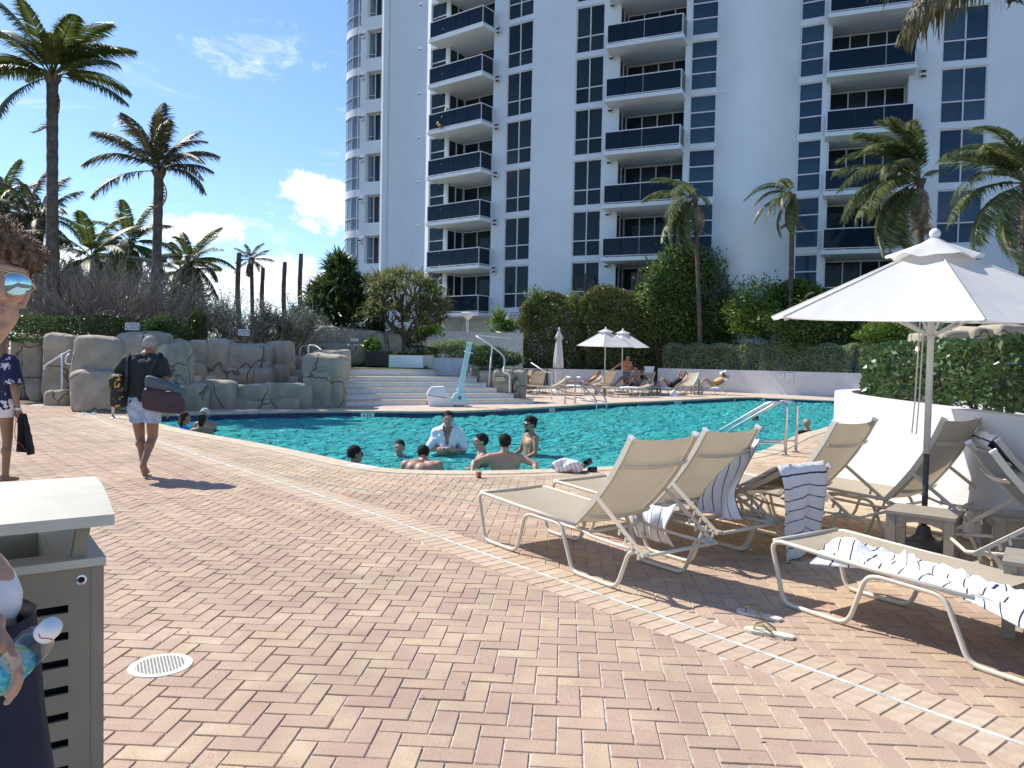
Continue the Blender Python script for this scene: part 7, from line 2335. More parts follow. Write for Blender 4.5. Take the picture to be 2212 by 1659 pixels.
    if not glasses: eye.build('eyes', EYEM, o)
    else:
        gl = MB()
        for q in (-1, 1):
            gl.ell(HP(q * .032, .092, .010), (.027 * hs, .007 * hs, .021 * hs), 14, 10, R)
        lens = gl.build('sunglasses', SHADE, o, smooth=True)
        ar_ = MB(); ar_.tube([HP(-.012, .098, .018), HP(.012, .098, .018)], .003, 6)
        for q in (-1, 1): ar_.tube([HP(q * .055, .085, .017), HP(q * .078, .03, .014), HP(q * .079, -.005, .010)], .0028, 6)
        ar_.build('frame', SHADE, lens)
    if beard:
        bm_ = MB(); bm_.cap(HP(-.03, .060, -.086), HP(.03, .060, -.086), .020, .020); bm_.ell(HP(0, .064, -.098), (.03, .03, .022)); bm_.cap(HP(-.022, .086, -.046), HP(.022, .086, -.046), .0045, .0045)
        link('beard', remesh(bm_, .007, 1, 'beard', HAIRM['black']), o)
    for c in clothes:
        kind = c[0]; cm = c[1]; opt = c[2] if len(c) > 2 else {}
        mb = MB(); e = opt.get('ease', .010)
        if kind in ('shirt', 'vest'):
            for q, (s_, h_) in ((-1, (sl, hl)), (1, (sr, hr))):
                mb.cap(s_.lerp(ch, .40) - up * .02, pel + across * q * .08 * g + up * .02, .094 * g + e, .096 * g + e)
                mb.cap(s_.lerp(ch, .40) - up * .05, ch.lerp(pel, .45) + across * q * .075 * g, .092 * g + e, .088 * g + e)
                mb.cap(s_, nk - up * .03 + across * q * .03, .054 * g + e, .045 * g + e)
                mb.cap(h_ + up * .0, pel + up * .12, .098 * g + e, .09 * g + e)
            mb.cap(ch, pel, .108 * g + e, .11 * g + e); mb.cap(ch - across * .055 + fwd * .035, ch + across * .055 + fwd * .035, .077 * g + e, .077 * g + e)
            if belly: mb.ell(pel.lerp(ch, .35) + fwd * .06 * belly, (.12 * g * (1 + .2 * belly) + e, .11 * g * (1 + .5 * belly) + e, .16))
            cuts = [(tuple(pel + up * opt.get('hem', -.06)), tuple(-up)), (tuple(nk + up * .035), tuple(up))]
            if kind == 'shirt':
                f_ = opt.get('sleeve', .62)
                for s_, e_ in (('sl', 'el'), ('sr', 'er')):
                    if e_ in J:
                        a = J[s_]; b = a.lerp(J[e_], f_)
                        mb.tube([a - (b - a) * .1, a.lerp(b, .5), b], [.058 * g + e, .060 * g + e * 1.2, .062 * g + e * 1.6], 14)
            me = remesh(mb, voxel, 5, 'shirt', cm); cut_mesh(me, cuts)
            nm = opt.get('name', 'shirt')
        elif kind == 'shorts':
            f_ = opt.get('len', .55)
            for h_, k_ in (('hl', 'kl'), ('hr', 'kr')):
                a, b = J[h_], J[h_].lerp(J[k_], f_) if k_ in J else J[h_] - up * .25
                mb.tube([a + (a - b) * .25, a.lerp(b, .3), a.lerp(b, .65), b], [.095 * g + e, .090 * g + e, .084 * g + e, .080 * g + e * 1.2], 16)
            mb.cap(hl, hr, .105 * g + e, .105 * g + e); mb.cap(pel, pel + up * .05, .115 * g + e, .105 * g + e)
            me = remesh(mb, voxel, 3, 'shorts', cm); cut_mesh(me, [(tuple(pel + up * opt.get('waist', .07)), tuple(up))]); nm = opt.get('name', 'shorts')
        elif kind == 'dress':
            continue
        if len(me.polygons): link(nm, me, o)
    return o
def stand(h=1.75, **kw):
    k = h / 1.75
    J = dict(pel=(0, 0, .98), chest=(0, .0, 1.32), neck=(0, -.01, 1.48), head=(0, .02, 1.625), sl=(-.18, 0, 1.42), sr=(.18, 0, 1.42), el=(-.235, -.03, 1.13), er=(.235, -.03, 1.13), wl=(-.25, .04, .88), wr=(.25, .04, .88),
             hl=(-.095, 0, .93), hr=(.095, 0, .93), kl=(-.10, .02, .50), kr=(.10, .02, .50), al=(-.10, -.01, .085), ar=(.10, -.01, .085), tl=(-.12, .15, .03), tr=(.12, .15, .03))
    J.update(kw)
    return {a: Vector(b) * k for a, b in J.items()}
def cloth_col(name, c, **kw): return mat(name, c, kw.pop('rough', .85), var=kw.pop('var', .12), scale=kw.pop('scale', 8), bump=.5, bscale=kw.pop('bscale', 14), **kw)

# ---- the man walking away with two bags
tee = cloth_col('dark_green_tee', (.018, .024, .022))
bsh = cloth_col('pale_blue_shorts', (.20, .31, .52), col2=(.42, .52, .68), scale=22)
wf = gp(309, 1029)
K = 1.70 / 1.75
Jw = stand(1.72, pel=(.02, 0, .96), chest=(.0, .04, 1.31), neck=(0, .06, 1.47), head=(.03, .13, 1.575), sl=(-.19, .03, 1.40), sr=(.19, .03, 1.40), el=(-.33, .02, 1.17), wl=(-.20, .20, 1.06), er=(.275, -.04, 1.13), wr=(.285, .02, .865),
           hl=(-.085, 0, .92), hr=(.105, 0, .92), kl=(-.075, .10, .50), al=(.0, .02, .135), tl=(-.01, .14, .03), kr=(.10, .03, .48), ar=(.055, -.16, .16), tr=(.055, -.11, .03))
walker = person('person in a dark tee and pale blue shorts walking away with two bags', (wf.x, wf.y, 0), rad(6), Jw, S_T, 'crop', 'grey', .011, 1.10, .2, 1.04, pitch=rad(-24), curl=.35,
                clothes=(('shirt', tee, {'hem': -.10, 'sleeve': .72, 'ease': .016}), ('shorts', bsh, {'len': .60, 'ease': .010})))
# bald patch shows on the crown; bags
def w2(p): return Matrix.LocRotScale(walker.location, walker.rotation_euler, None) @ Vector(p)
bagp, bagt = cloth_col('plum_nylon', (.045, .024, .034), rough=.6), cloth_col('teal_grey_nylon', (.07, .11, .12), rough=.6)
o = empty('shoulder_bag', 'plum and teal shoulder bag on the walking man right side', 'bag', w2((.30, -.17, .90)), rad(12))
def soft_box(w, d, h, m, name, parent, loc=(0, 0, 0), voxel=.02, sl=0):
    mb = MB(); mb.box((0, 0, 0), (w / 2 * 1.06, d / 2 * 1.1, h / 2 * 1.08))
    me = remesh(mb, voxel, 34, name, m)
    for v in me.vertices:
        q = v.co * 5
        v.co += Vector((mnoise.noise(q), mnoise.noise(q + Vector((9, 0, 0))), mnoise.noise(q + Vector((0, 9, 0))))) * .028
        v.co.z += sl * v.co.x
    return link(name, me, parent, loc)
lowb = soft_box(.44, .20, .26, bagp, 'lower_bag', o, (0, 0, .02), sl=-.12)
topb = soft_box(.42, .18, .17, bagt, 'upper_bag', o, (.02, 0, .17), sl=-.32)
MB().box((0, 0, 0), (.032, .004, .018)).build('label_patch', MT['black'], o, loc=(.06, -.100, .135))
MB().box((0, -.005, 0), (.024, .002, .004)).build('label_text', MT['signw'], o, loc=(.06, -.100, .135))
mb = MB(); S1 = o.location; Li = Matrix.LocRotScale(o.location, o.rotation_euler, None).inverted()
pts = [Li @ w2(p) for p in ((.08, -.16, 1.06), (.12, -.155, 1.22), (.17, -.10, 1.40), (.19, .0, 1.475), (.20, .10, 1.40))]
for a, b in zip(pts, pts[1:]): mb.beam(a, b, .034, .010, up=(0, 1, .3))
mb.build('strap', MT['black'], o)
o = empty('tote_bag', 'black and yellow patterned bag under the walking man left arm', 'bag', w2((-.215, -.03, 1.02)), rad(-14))
ym = mat('black_yellow_print', (.014, .013, .012), .7, var=.1, scale=5)
t = ym.node_tree; nz = N(t, 'ShaderNodeTexNoise'); nz.inputs['Scale'].default_value = 9; nz.inputs['Detail'].default_value = 2; nz.inputs['Distortion'].default_value = 2.0
cc = N(t, 'ShaderNodeTexCoord'); t.links.new(cc.outputs['Object'], nz.inputs['Vector']); gt = N(t, 'ShaderNodeMath', operation='GREATER_THAN'); gt.inputs[1].default_value = .60; t.links.new(nz.outputs[0], gt.inputs[0])
mx = N(t, 'ShaderNodeMix', data_type='RGBA'); mx.inputs['A'].default_value = (.014, .012, .011, 1); mx.inputs['B'].default_value = (.55, .36, .03, 1); t.links.new(gt.outputs[0], mx.inputs['Factor']); t.links.new(mx.outputs['Result'], t.nodes[ym['mul']].inputs['A'])
soft_box(.17, .30, .36, ym, 'bag_body', o, (0, 0, 0))
mb = MB(); Li = Matrix.LocRotScale(o.location, o.rotation_euler, None).inverted()
pts = [Li @ w2(p) for p in ((-.15, -.145, 1.02), (-.14, -.135, 1.2), (-.155, -.085, 1.38), (-.165, .01, 1.455), (-.18, .10, 1.36))]
for a, b in zip(pts, pts[1:]): mb.beam(a, b, .040, .010, up=(0, 1, .3))
mb.build('strap', MT['black'], o)

# ---- the woman at the left edge in a coral print blouse
cp = mat('coral_print', (.012, .016, .055), .85, var=.1, scale=6)
t = cp.node_tree; cc = N(t, 'ShaderNodeTexCoord')
vo = N(t, 'ShaderNodeTexVoronoi'); vo.inputs['Scale'].default_value = 7.5; nz = N(t, 'ShaderNodeTexNoise'); nz.inputs['Scale'].default_value = 34; nz.inputs['Detail'].default_value = 3; nz.inputs['Distortion'].default_value = 1.2
t.links.new(cc.outputs['Object'], vo.inputs['Vector']); t.links.new(cc.outputs['Object'], nz.inputs['Vector'])
ad = N(t, 'ShaderNodeMath', operation='MULTIPLY_ADD'); t.links.new(nz.outputs[0], ad.inputs[0]); ad.inputs[1].default_value = 1.25; t.links.new(vo.outputs['Distance'], ad.inputs[2])
lt = N(t, 'ShaderNodeMath', operation='LESS_THAN'); lt.inputs[1].default_value = .90; t.links.new(ad.outputs[0], lt.inputs[0])
mx = N(t, 'ShaderNodeMix', data_type='RGBA'); mx.inputs['A'].default_value = (.012, .016, .055, 1); mx.inputs['B'].default_value = (.62, .62, .66, 1); t.links.new(lt.outputs[0], mx.inputs['Factor']); t.links.new(mx.outputs['Result'], t.nodes[cp['mul']].inputs['A'])
wsh = cloth_col('white_shorts', (.68, .62, .62))
lf = gp(4, 1042)
Jl = stand(1.66, er=(.235, -.02, 1.11), wr=(.26, .02, .86), sl=(-.165, 0, 1.42), sr=(.165, 0, 1.42), hl=(-.10, 0, .93), hr=(.10, 0, .93), tr=(.10, .14, .03))
lady = person('person in navy coral-print blouse and white shorts at the left edge', (lf.x - .03, lf.y, 0), rad(-14), Jl, S_T, 'long', 'light', .012, .98, 0, 1.0, curl=.8,
              clothes=(('shirt', cp, {'hem': -.13, 'sleeve': .86, 'ease': .030, 'name': 'blouse'}), ('shorts', wsh, {'len': .36, 'ease': .022})))
def l2(p): return Matrix.LocRotScale(lady.location, lady.rotation_euler, None) @ Vector(p)
dk = cloth_col('black_fabric', (.012, .012, .013), scale=12)
rows = []
for i in range(14):
    t = i / 13; row = []
    for j in range(12):
        v = j / 11
        p = l2((.25 + (v - .5) * (.10 + .10 * t) + .10 * t, .02 + .05 * math.sin(v * 9 + t * 3) * (.4 + t), .80 - .44 * t - .04 * v))
        row.append(p + Vector((0, 0, .012 * math.sin(v * 8))))
    rows.append(row)
cl_ = cloth('dark_garment', 'dark garment hanging from the hand of the coral-print person', rows, dk, 'garment', th=.03)
mb = MB(); mb.tube([Vector(rows[k][3 + (k // 5)]) - Vector(cl_.location) - Vector((0, .045, 0)) for k in range(1, 13)], .004, 5); mb.build('red_piping', mat('red_piping', (.45, .08, .04), .7), cl_)
MB().lathe([(.030, -.010), (.032, 0), (.030, .010)], n=16).build('bracelet', MT['signw'], lady, loc=Jl['wr'] + Vector((0, 0, .012)))

# ---- the near man at the left border
navy = cloth_col('navy_shorts', (.016, .017, .032), scale=5)
wt = cloth_col('white_tee', (.72, .72, .74))
nm = Vector((-1.388, 1.74, 0)); NRZ = rad(142); NYAW = rad(84)
# he stands side on to the camera and looks back over his left shoulder at it
Jn = stand(1.76, sl=(-.15, 0, 1.41), sr=(.15, 0, 1.41), hl=(-.20, -.07, .93), hr=(.05, -.02, .93), kl=(-.36, -.07, .48), neck=(-.06, -.06, 1.47), head=(-.147, -.124, 1.624), el=(-.155, .02, 1.13), wl=(-.11, .22, 1.0))
near_man = person('person in mirrored aviator sunglasses at the left border holding a bottle', nm, NRZ, Jn, S_L, None, 'brown', .010, 1.0, 0, 1.04, yaw=NYAW, pitch=rad(2), hroll=rad(-11), hands=(), facevox=.004,
                  clothes=(('shirt', wt, {'hem': -.12, 'sleeve': .72, 'ease': .006}), ('shorts', navy, {'len': .85, 'ease': .030, 'waist': -.085})), glasses=None, smooth_it=4)
hd = Jn['head']; Rn = rot_head(NYAW, rad(2), rad(-11))
def NP(x, y, z): return hd + Rn @ (Vector((x, y, z)) * 1.04)
mb = MB()
mb.ell(NP(0, -.018, .036), (.076, .098, .086), 22, 16, Rn)
g = random.Random(5)
for k in range(150):
    a = g.uniform(0, 2 * PI); e = g.uniform(-.1, 1.5)
    if math.sin(a) > .3 and e < .42: continue
    d = Vector((math.cos(a) * math.cos(e), math.sin(a) * math.cos(e), math.sin(e)))
    p = Vector((d.x * .078, -.016 + d.y * .098, .040 + d.z * .090))
    q = p + d * g.uniform(.003, .014) + Vector((g.uniform(-.02, .02), g.uniform(-.005, .02), g.uniform(-.012, .012)))
    r = q + Vector((g.uniform(-.015, .015), g.uniform(0, .02), -g.uniform(.0, .022)))
    mb.tube([NP(*p), NP(*q), NP(*r)], [.012, .009, .003], 6)
for k in range(26):       # fringe over the forehead
    x = -.075 + .15 * k / 25
    mb.tube([NP(x * .8, .040 - 3 * x * x, .122 - 3 * x * x), NP(x * 1.05, .088 - 4 * x * x, .098 - 3 * x * x), NP(x * 1.12 + g.uniform(-.016, .016), .094 - 5 * x * x, .050 - 2 * x * x - g.uniform(0, .022))], [.010, .009, .002], 6)
me = remesh(mb, .0042, 1, 'hair', HAIRM['brown'])
bm = bmesh.new(); bm.from_mesh(me); Ri = Rn.transposed(); kill = []
for f in bm.faces:
    q = Ri @ (f.calc_center_median() - hd) / 1.04
    if (q.y > .02 and q.z < .045) or q.z < -.05 or (abs(q.x) > .05 and -.02 < q.y < .03 and q.z < .006): kill.append(f)
bmesh.ops.delete(bm, geom=kill, context='FACES'); bm.to_mesh(me); bm.free()
me = strands(me, 6000, .017, hd, 9, Rn @ Vector((.3, .5, .6)), .0010)
link('hair', me, near_man)
mirror = mat('mirror_lens', (.40, .62, .66), .03, .9, var=.2, scale=18); goldf = mat('gold_wire', (.55, .45, .25), .25, .9)
for q in (-1, 1):
    out = []
    for k in range(24):
        a = 2 * PI * k / 24; x = .0295 * math.cos(a); zz = .0255 * math.sin(a)
        if zz < 0: zz *= 1.15; x += q * .004 * (zz / .028)
        if zz > 0: zz *= .82
        out.append((q * .035 + x, zz + .008))
    c = (q * .035, .008)
    mb = MB()
    rings = [[NP(c[0] + (px - c[0]) * f, .094 - 3.2 * ((c[0] + (px - c[0]) * f)) ** 2 + .004 * (1 - f * f), c[1] + (pz - c[1]) * f) for px, pz in out] for f in (.02, .5, .85, 1.0)]
    mb.grid(rings, True); l_ = mb.build('lens', mirror, near_man, smooth=True)
    mb = MB(); mb.tube(rings[-1] + rings[-1][:2], .0014, 6); mb.tube([NP(q * .064, .080, .016), NP(q * .083, .03, .014), NP(q * .084, -.01, .010)], .0016, 6); mb.build('wire_frame', goldf, l_)
mb = MB(); mb.tube([NP(-.010, .098, .012), NP(0, .103, .014), NP(.010, .098, .012)], .0015, 6); mb.tube([NP(-.02, .096, .024), NP(.02, .096, .024)], .0012, 6); mb.build('bridge', goldf, near_man)
MB().cap(NP(-.013, .0875, -.0605), NP(.013, .0875, -.0605), .0035, .0035, 6).build('teeth', MT['signw'], near_man)
# his bottle, held at the hip
def n2(p): return Matrix.LocRotScale(near_man.location, near_man.rotation_euler, None) @ Vector(p)
hb = at(44, 1420, 1.50); tip = at(126, 1340, 1.46)
axis = (tip - hb).normalized()
o = empty('water_bottle', 'clear drink bottle with aqua label and white cap in the near man hand', 'bottle', hb - axis * .10)
q = Vector((0, 0, 1)).rotation_difference(axis); o.rotation_mode = 'QUATERNION'; o.rotation_quaternion = q
MB().lathe([(.028, 0), (.034, .006), (.034, .10), (.0345, .135), (.034, .150), (.030, .168), (.018, .182), (.0165, .190)], n=28).build('bottle_body', MT['clear'], o, smooth=True)
MB().lathe([(.031, .004), (.031, .082), (.0, .082)], n=24).build('drink', mat('pale_drink', (.50, .66, .70), .2, trans=.3), o, smooth=True)
lab = mat('aqua_label', (.02, .36, .50), .4, var=.1, scale=30)
t = lab.node_tree; nz = N(t, 'ShaderNodeTexNoise'); nz.inputs['Scale'].default_value = 60; cc = N(t, 'ShaderNodeTexCoord'); t.links.new(cc.outputs['Object'], nz.inputs['Vector'])
rp_ = N(t, 'ShaderNodeValToRGB'); e = rp_.color_ramp.elements; e[0].position = .42; e[0].color = (.02, .34, .50, 1); e[1].position = .62; e[1].color = (.45, .68, .20, 1); x = e.new(.55); x.color = (.10, .55, .62, 1)
t.links.new(nz.outputs[0], rp_.inputs[0]); t.links.new(rp_.outputs[0], t.nodes[lab['mul']].inputs['A'])
MB().lathe([(.0352, .012), (.0352, .088)], n=28).build('label', lab, o, smooth=True)
MB().lathe([(.0195, .186), (.0205, .190), (.0205, .212), (.017, .224), (.008, .228)], n=24).build('cap', MT['signw'], o, smooth=True)
mb = MB(); mb.tube([(.0207 * math.cos(a), .0207 * math.sin(a), .205 + .004 * math.sin(a * 5)) for a in np.linspace(-1.9, -.3, 10)], .0013, 5); mb.build('cap_print', mat('pink_ink', (.6, .06, .10), .5), o)
hm = MB()
sd_ = (hb - Vector((0, 0, EYE))).normalized()
wr = hb - axis * .005 + Vector((-.070, .02, .060))
hand_shapes(hm, wr, (.55, -.1, -.62), (-.35, -.45, -.5), 1.05, .75, 1)
hm.cap(wr - Vector((.05, 0, -.05)), wr, .026, .026); el_ = Vector((-1.36, 1.60, 1.02))
hm.cap(el_, wr, .042, .027); hm.ell(el_.lerp(wr, .3), (.043, .043, .043))
me = remesh(hm, .0045, 2, 'forearm', S_L); me.transform(Matrix.LocRotScale(near_man.location, near_man.rotation_euler, None).inverted()); link('forearm', me, near_man)

# ---- bathers in the pool
def bather(label, px, py, Y, face, head_s=1.0, arms=None, sk=S_M, hair='short', hc='black', yaw=0, pitch=0, girth=1.05, extra=None, dz=0.0, voxel=.014, **kw):
    """py: where the middle of the head is seen; the body hangs below it in the water"""
    p = at(px, py, Y)
    J = dict(head=(0, .02, 0), neck=(0, -.02, -.145), chest=(0, 0, -.32), pel=(0, 0, -.66), sl=(-.185, 0, -.21), sr=(.185, 0, -.21), hl=(-.09, 0, -.72), hr=(.09, 0, -.72), kl=(-.1, .1, -1.05), kr=(.1, .1, -1.05), al=(-.1, .0, -1.3), ar=(.1, 0, -1.3))
    if arms != 'none': J.update(el=(-.26, .05, -.46), er=(.26, .05, -.46), wl=(-.2, .25, -.55), wr=(.2, .25, -.55))
    if isinstance(arms, dict): J.update(arms)
    if extra: J.update(extra)
    return person(label, p, face, J, sk, hair, hc, voxel, girth, 0, head_s, yaw=yaw, pitch=pitch, feet=False, **kw)
FACE = lambda d: rad(d)
bather('person with slick black hair and sunglasses at the left end of the group', 765, 982, 11.3, FACE(-62), 1.08, glasses=True, girth=1.0)
bather('person smiling with only head and shoulders out of the water', 863, 967, 12.6, FACE(186), 1.1, hair='crop', girth=1.15, yaw=rad(-14), sk=S_L)
bather('person hunched with a broad bare back against the near coping', 914, 982, 10.75, FACE(2), 1.02, pitch=rad(-38), sk=S_L, girth=1.35,
       extra=dict(neck=(0, -.07, -.09), chest=(0, -.22, -.22), pel=(0, -.22, -.62), sl=(-.22, -.15, -.13), sr=(.22, -.15, -.13), el=(-.33, .0, -.40), er=(.33, .0, -.40), wl=(-.2, .2, -.48), wr=(.2, .2, -.48), hl=(-.1, -.1, -.7), hr=(.1, -.1, -.7)))
tm = bather('person standing in the pool with a white towel round the shoulders', 968, 906, 13.15, FACE(180), 1.16, hair='short', sk=S_L, girth=1.08, hands=('l', 'r'), curl=.3,
            arms=dict(el=(-.30, .06, -.52), er=(.30, .06, -.52), wl=(.02, .26, -.50), wr=(-.02, .27, -.47)), handn={'l': (0, -1, -.2), 'r': (0, -1, -.2), 'ld': (1, .1, -.25), 'rd': (-1, .1, -.25)})
mb = MB()
J_ = {k: Vector(v) for k, v in dict(sl=(-.185, 0, -.21), sr=(.185, 0, -.21), el=(-.30, .06, -.52), er=(.30, .06, -.52)).items()}
for q, (a, b) in ((-1, ('sl', 'el')), (1, ('sr', 'er'))):
    mb.cap((q * .05, -.04, -.135), J_[a], .062, .085); mb.cap(J_[a], J_[a].lerp(J_[b], .80), .086, .088)
    mb.cap((q * .10, .06, -.20), (q * .06, .12, -.50), .085, .06); mb.cap((q * .09, -.06, -.2), (q * .1, -.06, -.55), .11, .12); mb.cap((q * .2, .03, -.3), (q * .05, .15, -.46), .07, .05)
me = remesh(mb, .013, 3, 'draped_towel', MT['towel_w'])
bm = bmesh.new(); bm.from_mesh(me)
kill = [f for f in bm.faces if (lambda c: c.y > .02 and abs(c.x) < .014 + .26 * max(0, c.z + .40) and c.z > -.42)(f.calc_center_median())]
bmesh.ops.delete(bm, geom=kill, context='FACES')
for v in bm.verts: v.co += v.normal * .010 * math.sin(math.atan2(v.co.z + .1, abs(v.co.x) + .05) * 16 + v.co.y * 10)
bm.to_mesh(me); bm.free()
tw = link('draped_towel', me, None, tm.location, tm.rotation_euler); tag(tw, 'white towel worn round the shoulders of the standing bather', 'towel')
MB().lathe([(.031, -.008), (.033, 0), (.031, .008)], n=14, mat=Matrix.Rotation(PI / 2, 3, 'Y')).build('wristband', mat('orange_band', (.75, .16, .03), .6), tm, loc=(.045, .262, -.475))
bather('person looking left beside the one with spread arms', 1041, 955, 11.9, FACE(96), 1.08, sk=S_L, yaw=rad(14), arms=dict(el=(-.3, .12, -.38), wl=(-.22, .38, -.40)), hair='short')
bather('person seen from behind with both arms spread on the near coping', 1091, 957, 10.72, FACE(-3), 1.04, sk=S_L, hair='short', girth=1.12, hands=(),
       arms=dict(sl=(-.21, -.02, -.20), sr=(.21, -.02, -.20), el=(-.42, -.12, -.27), er=(.43, -.12, -.27), wl=(-.43, -.34, -.44), wr=(.45, -.34, -.44)))
bather('person standing at right of the pool group in round sunglasses', 1147, 918, 13.2, FACE(118), 1.08, sk=S_M, hair='messy', glasses=True, beard=True, girth=.98, yaw=rad(6))
bather('person with long dark hair and a blue top by the pool entry rail', 398, 903, 15.4, FACE(-48), 1.0, sk=S_M, hair='wet', clothes=(('vest', cloth_col('blue_swim_top', (.03, .30, .75)), {}),), girth=.9)
bather('person with black hair in a bun seen from behind at the pool corner', 436, 908, 15.0, FACE(-6), 1.0, sk=S_M, hair='bun', girth=.95)
bather('elderly person with white curls facing the one with the bun', 443, 896, 16.6, FACE(170), 1.0, sk=S_R, hair='curly', hc='white', arms=dict(el=(-.3, .1, -.3), wl=(-.36, .35, -.24)))
bather('swimmer in goggles far out in the pool', 1632, 905, 21.8, FACE(110), 1.0, sk=S_M, hair='crop', glasses=True)
bather('bald person in a black top resting at the right pool edge', 1743, 916, 17.4, FACE(12), 1.0, sk=S_R, hair='ring', hc='grey', clothes=(('shirt', cloth_col('black_rash_top', (.01, .011, .014)), {'sleeve': .8}),), arms=dict(el=(.0, 0, 0)) if False else dict(er=(.36, -.02, -.30), wr=(.50, -.10, -.24)))

# ---- people on the far deck
def lying(label, lg, ang_deg, sk, knees=True, hair='short', hc='black', arm='side', clothes=(), glasses=None, yaw=0, girth=1.0, lift=.0, s=1.0, group=None):
    """on a lounger: x along the lounger from foot to head in the lounger frame"""
    a = rad(ang_deg); ca, sa = math.cos(a), math.sin(a)
    x0, z0 = HINGE[0] - .02, HINGE[1] + .12 + lift
    def bk(t, off=0.0): return (0, t * ca - off * sa, z0 + t * sa + off * ca)
    J = dict(pel=(0, 0, z0), chest=bk(.36), neck=bk(.53), head=bk(.70, .05), sl=(-.18, *bk(.47)[1:]), sr=(.18, *bk(.47)[1:]), hl=(-.09, -.04, z0), hr=(.09, -.04, z0))
    if arm == 'side': J.update(el=(-.26, bk(.25)[1], bk(.25)[2] + .02), er=(.26, bk(.25)[1], bk(.25)[2] + .02), wl=(-.18, -.05, z0 + .12), wr=(.18, -.05, z0 + .12))
    if arm == 'head': J.update(el=(-.30, bk(.60)[1], bk(.60)[2] + .28), er=(.30, bk(.60)[1], bk(.60)[2] + .28), wl=(-.08, bk(.80)[1], bk(.80)[2] + .08), wr=(.08, bk(.80)[1], bk(.80)[2] + .08))
    if knees: J.update(kl=(-.12, -.36, z0 + .30), kr=(.12, -.40, z0 + .26), al=(-.12, -.66, z0 - .04), ar=(.12, -.74, z0 - .04), tl=(-.12, -.85, z0 - .06), tr=(.12, -.92, z0 - .06))
    else: J.update(kl=(-.11, -.45, z0 + .03), kr=(.11, -.45, z0 + .03), al=(-.12, -.88, z0), ar=(.12, -.88, z0), tl=(-.14, -.94, z0 + .14), tr=(.14, -.94, z0 + .14))
    # person frame: y towards the head end
    p = Matrix.LocRotScale(lg.location, lg.rotation_euler, None) @ Vector((x0, 0, 0))
    return person(label, p, lg.rotation_euler[2] - PI / 2, J, sk, hair, hc, .018, girth, 0, s, yaw=yaw, pitch=a * .75 - .1 + PI * .0 + rad(60), hands=('l', 'r'), clothes=clothes, glasses=glasses, group=group)
blk = cloth_col('black_swimwear', (.012, .012, .013)); pat = cloth_col('teal_print_trunks', (.03, .12, .18), col2=(.20, .30, .32), scale=26); gold_b = cloth_col('mustard_bikini', (.62, .42, .12))
lying('sunbather with a white cloth over the face beside the umbrella pole', FL['c'], 35, S_R, False, None, 'grey', 'side', (('shorts', cloth_col('pale_trunks', (.5, .5, .5)), {'len': .4}),))
lying('person in black shorts lying with knees up behind the far table', FL['g'], 22, S_T, True, 'short', 'black', 'side', (('shorts', blk, {'len': .6}),))
lying('person all in black with knees up and arms over the head', FL['i'], 35, S_M, True, 'short', 'brown', 'head', (('vest', blk, {'hem': -.08, 'name': 'swimsuit'}), ('shorts', blk, {'len': .25})))
hatp = lying('person in a mustard bikini and white sun hat reclining at far right', FL['k'], 35, S_L, True, 'short', 'brown', 'side', (('vest', gold_b, {'hem': .12, 'name': 'bikini_top'}), ('shorts', gold_b, {'len': .12})))
hp = hatp.location + Matrix.Rotation(hatp.rotation_euler[2], 3, 'Z') @ Vector((0, .70 * math.cos(rad(35)), HINGE[1] + .12 + .70 * math.sin(rad(35)) + .10))
hat = empty('sun_hat', 'floppy white sun hat on the reclining person at far right', 'hat', hp)
MB().lathe([(.25, -.02), (.20, .01), (.125, .03), (.115, .08), (.09, .13), (.03, .15)], n=22).build('crown', MT['towel_w'], hat, smooth=True); hat.rotation_euler = (rad(-20), rad(25), 0)
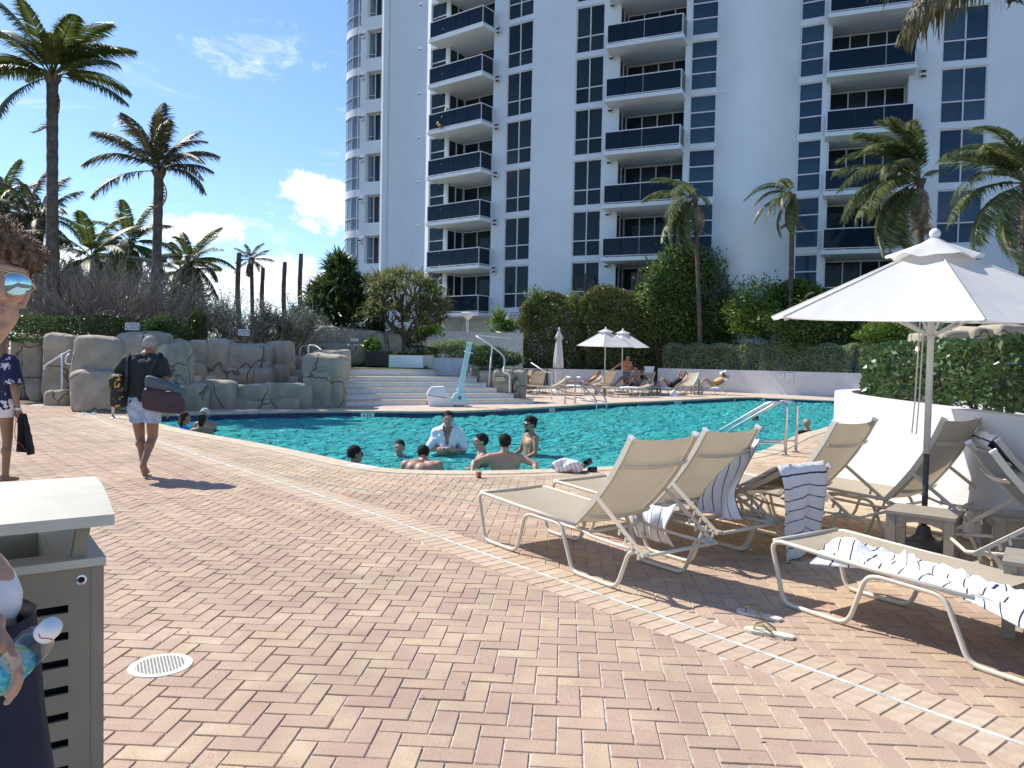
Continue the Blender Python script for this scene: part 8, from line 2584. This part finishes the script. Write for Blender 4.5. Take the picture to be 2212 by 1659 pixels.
# man in dark shirt sitting up on the upright lounger
mh = at(1386, 805, 35.0)
def sit(label, px, py, Y, face, sk, hair, hc, clothes, glasses=None, lean=.12, knees=.30, yaw=0, girth=1.0):
    p = at(px, py, Y)
    J = dict(head=(0, .02, 0), neck=(0, -.02 - lean * .1, -.145), chest=(0, -lean * .5, -.32), pel=(0, -lean, -.64), sl=(-.18, -.02, -.21), sr=(.18, -.02, -.21), hl=(-.09, -lean + .04, -.68), hr=(.09, -lean + .04, -.68),
             kl=(-.12, .34, -.66 + knees), kr=(.12, .36, -.66 + knees), al=(-.12, .52, -.72), ar=(.12, .52, -.72), tl=(-.12, .68, -.76), tr=(.12, .68, -.76), el=(-.25, .06, -.44), er=(.25, .06, -.44), wl=(-.16, .32, -.40), wr=(.16, .32, -.40))
    return person(label, p, face, J, sk, hair, hc, .018, girth, 0, 1.0, yaw=yaw, clothes=clothes, glasses=glasses)
sit('person in a dark shirt and sunglasses reclining on the upright lounger', 1386, 803, 34.9, FACE(195), S_R, 'short', 'brown', (('shirt', cloth_col('dark_blue_tee', (.022, .032, .045)), {'sleeve': .7}), ('shorts', blk, {})), True, lean=.05, knees=.1)
sit('boy with bare back sitting on the edge of a far lounger', 1374, 796, 33.6, FACE(120), S_M, 'short', 'black', (('shorts', cloth_col('grey_coral_trunks', (.09, .10, .12)), {'len': .6}),), lean=.10, knees=.12)
ms = at(1349, 845, 36.6)
Js = stand(1.76, chest=(-.02, .08, 1.31), neck=(-.03, .12, 1.46), head=(-.05, .20, 1.58), sl=(-.21, .06, 1.40), sr=(.16, .08, 1.40), er=(.42, .16, 1.24), wr=(.66, .22, 1.05), el=(-.27, .02, 1.12), wl=(-.24, .10, .86))
person('bare-chested bald person standing under the far umbrellas reaching to a lounger', (ms.x + .05, 36.6, 0), rad(176), Js, S_R, 'ring', 'grey', .016, 1.12, .5, 1.05, yaw=rad(-20), pitch=rad(-22), clothes=(('shorts', pat, {'len': .75}),))
sit('person with sandy hair mostly hidden behind the rock planter', 1137, 803, 34.8, FACE(200), S_R, 'short', 'light', (('shorts', blk, {}),), lean=.2)

# gold figure on a balcony of the tower
p = at(966, 246, 51.0)
mb = MB()
mb.ell((0, 0, .42), (.26, .20, .36)); mb.ell((0, -.06, .86), (.15, .16, .18)); mb.cap((-.2, 0, .6), (-.42, -.15, .25), .10, .08); mb.cap((.2, 0, .6), (.42, -.15, .25), .10, .08); mb.cap((-.14, 0, .15), (-.3, -.35, .12), .12, .10); mb.cap((.14, 0, .15), (.3, -.35, .12), .12, .10); mb.ell((0, -.18, .82), (.08, .07, .06))
o = empty('sculpture', 'gold-coloured seated figure on a left balcony of the tower', 'sculpture', (p.x, p.y, 16.39)); o.scale = (1.4, 1.4, 1.4)
link('figure', remesh(mb, .04, 3, 'figure', mat('gold_figure', (.36, .23, .07), .45, var=.3)), o)
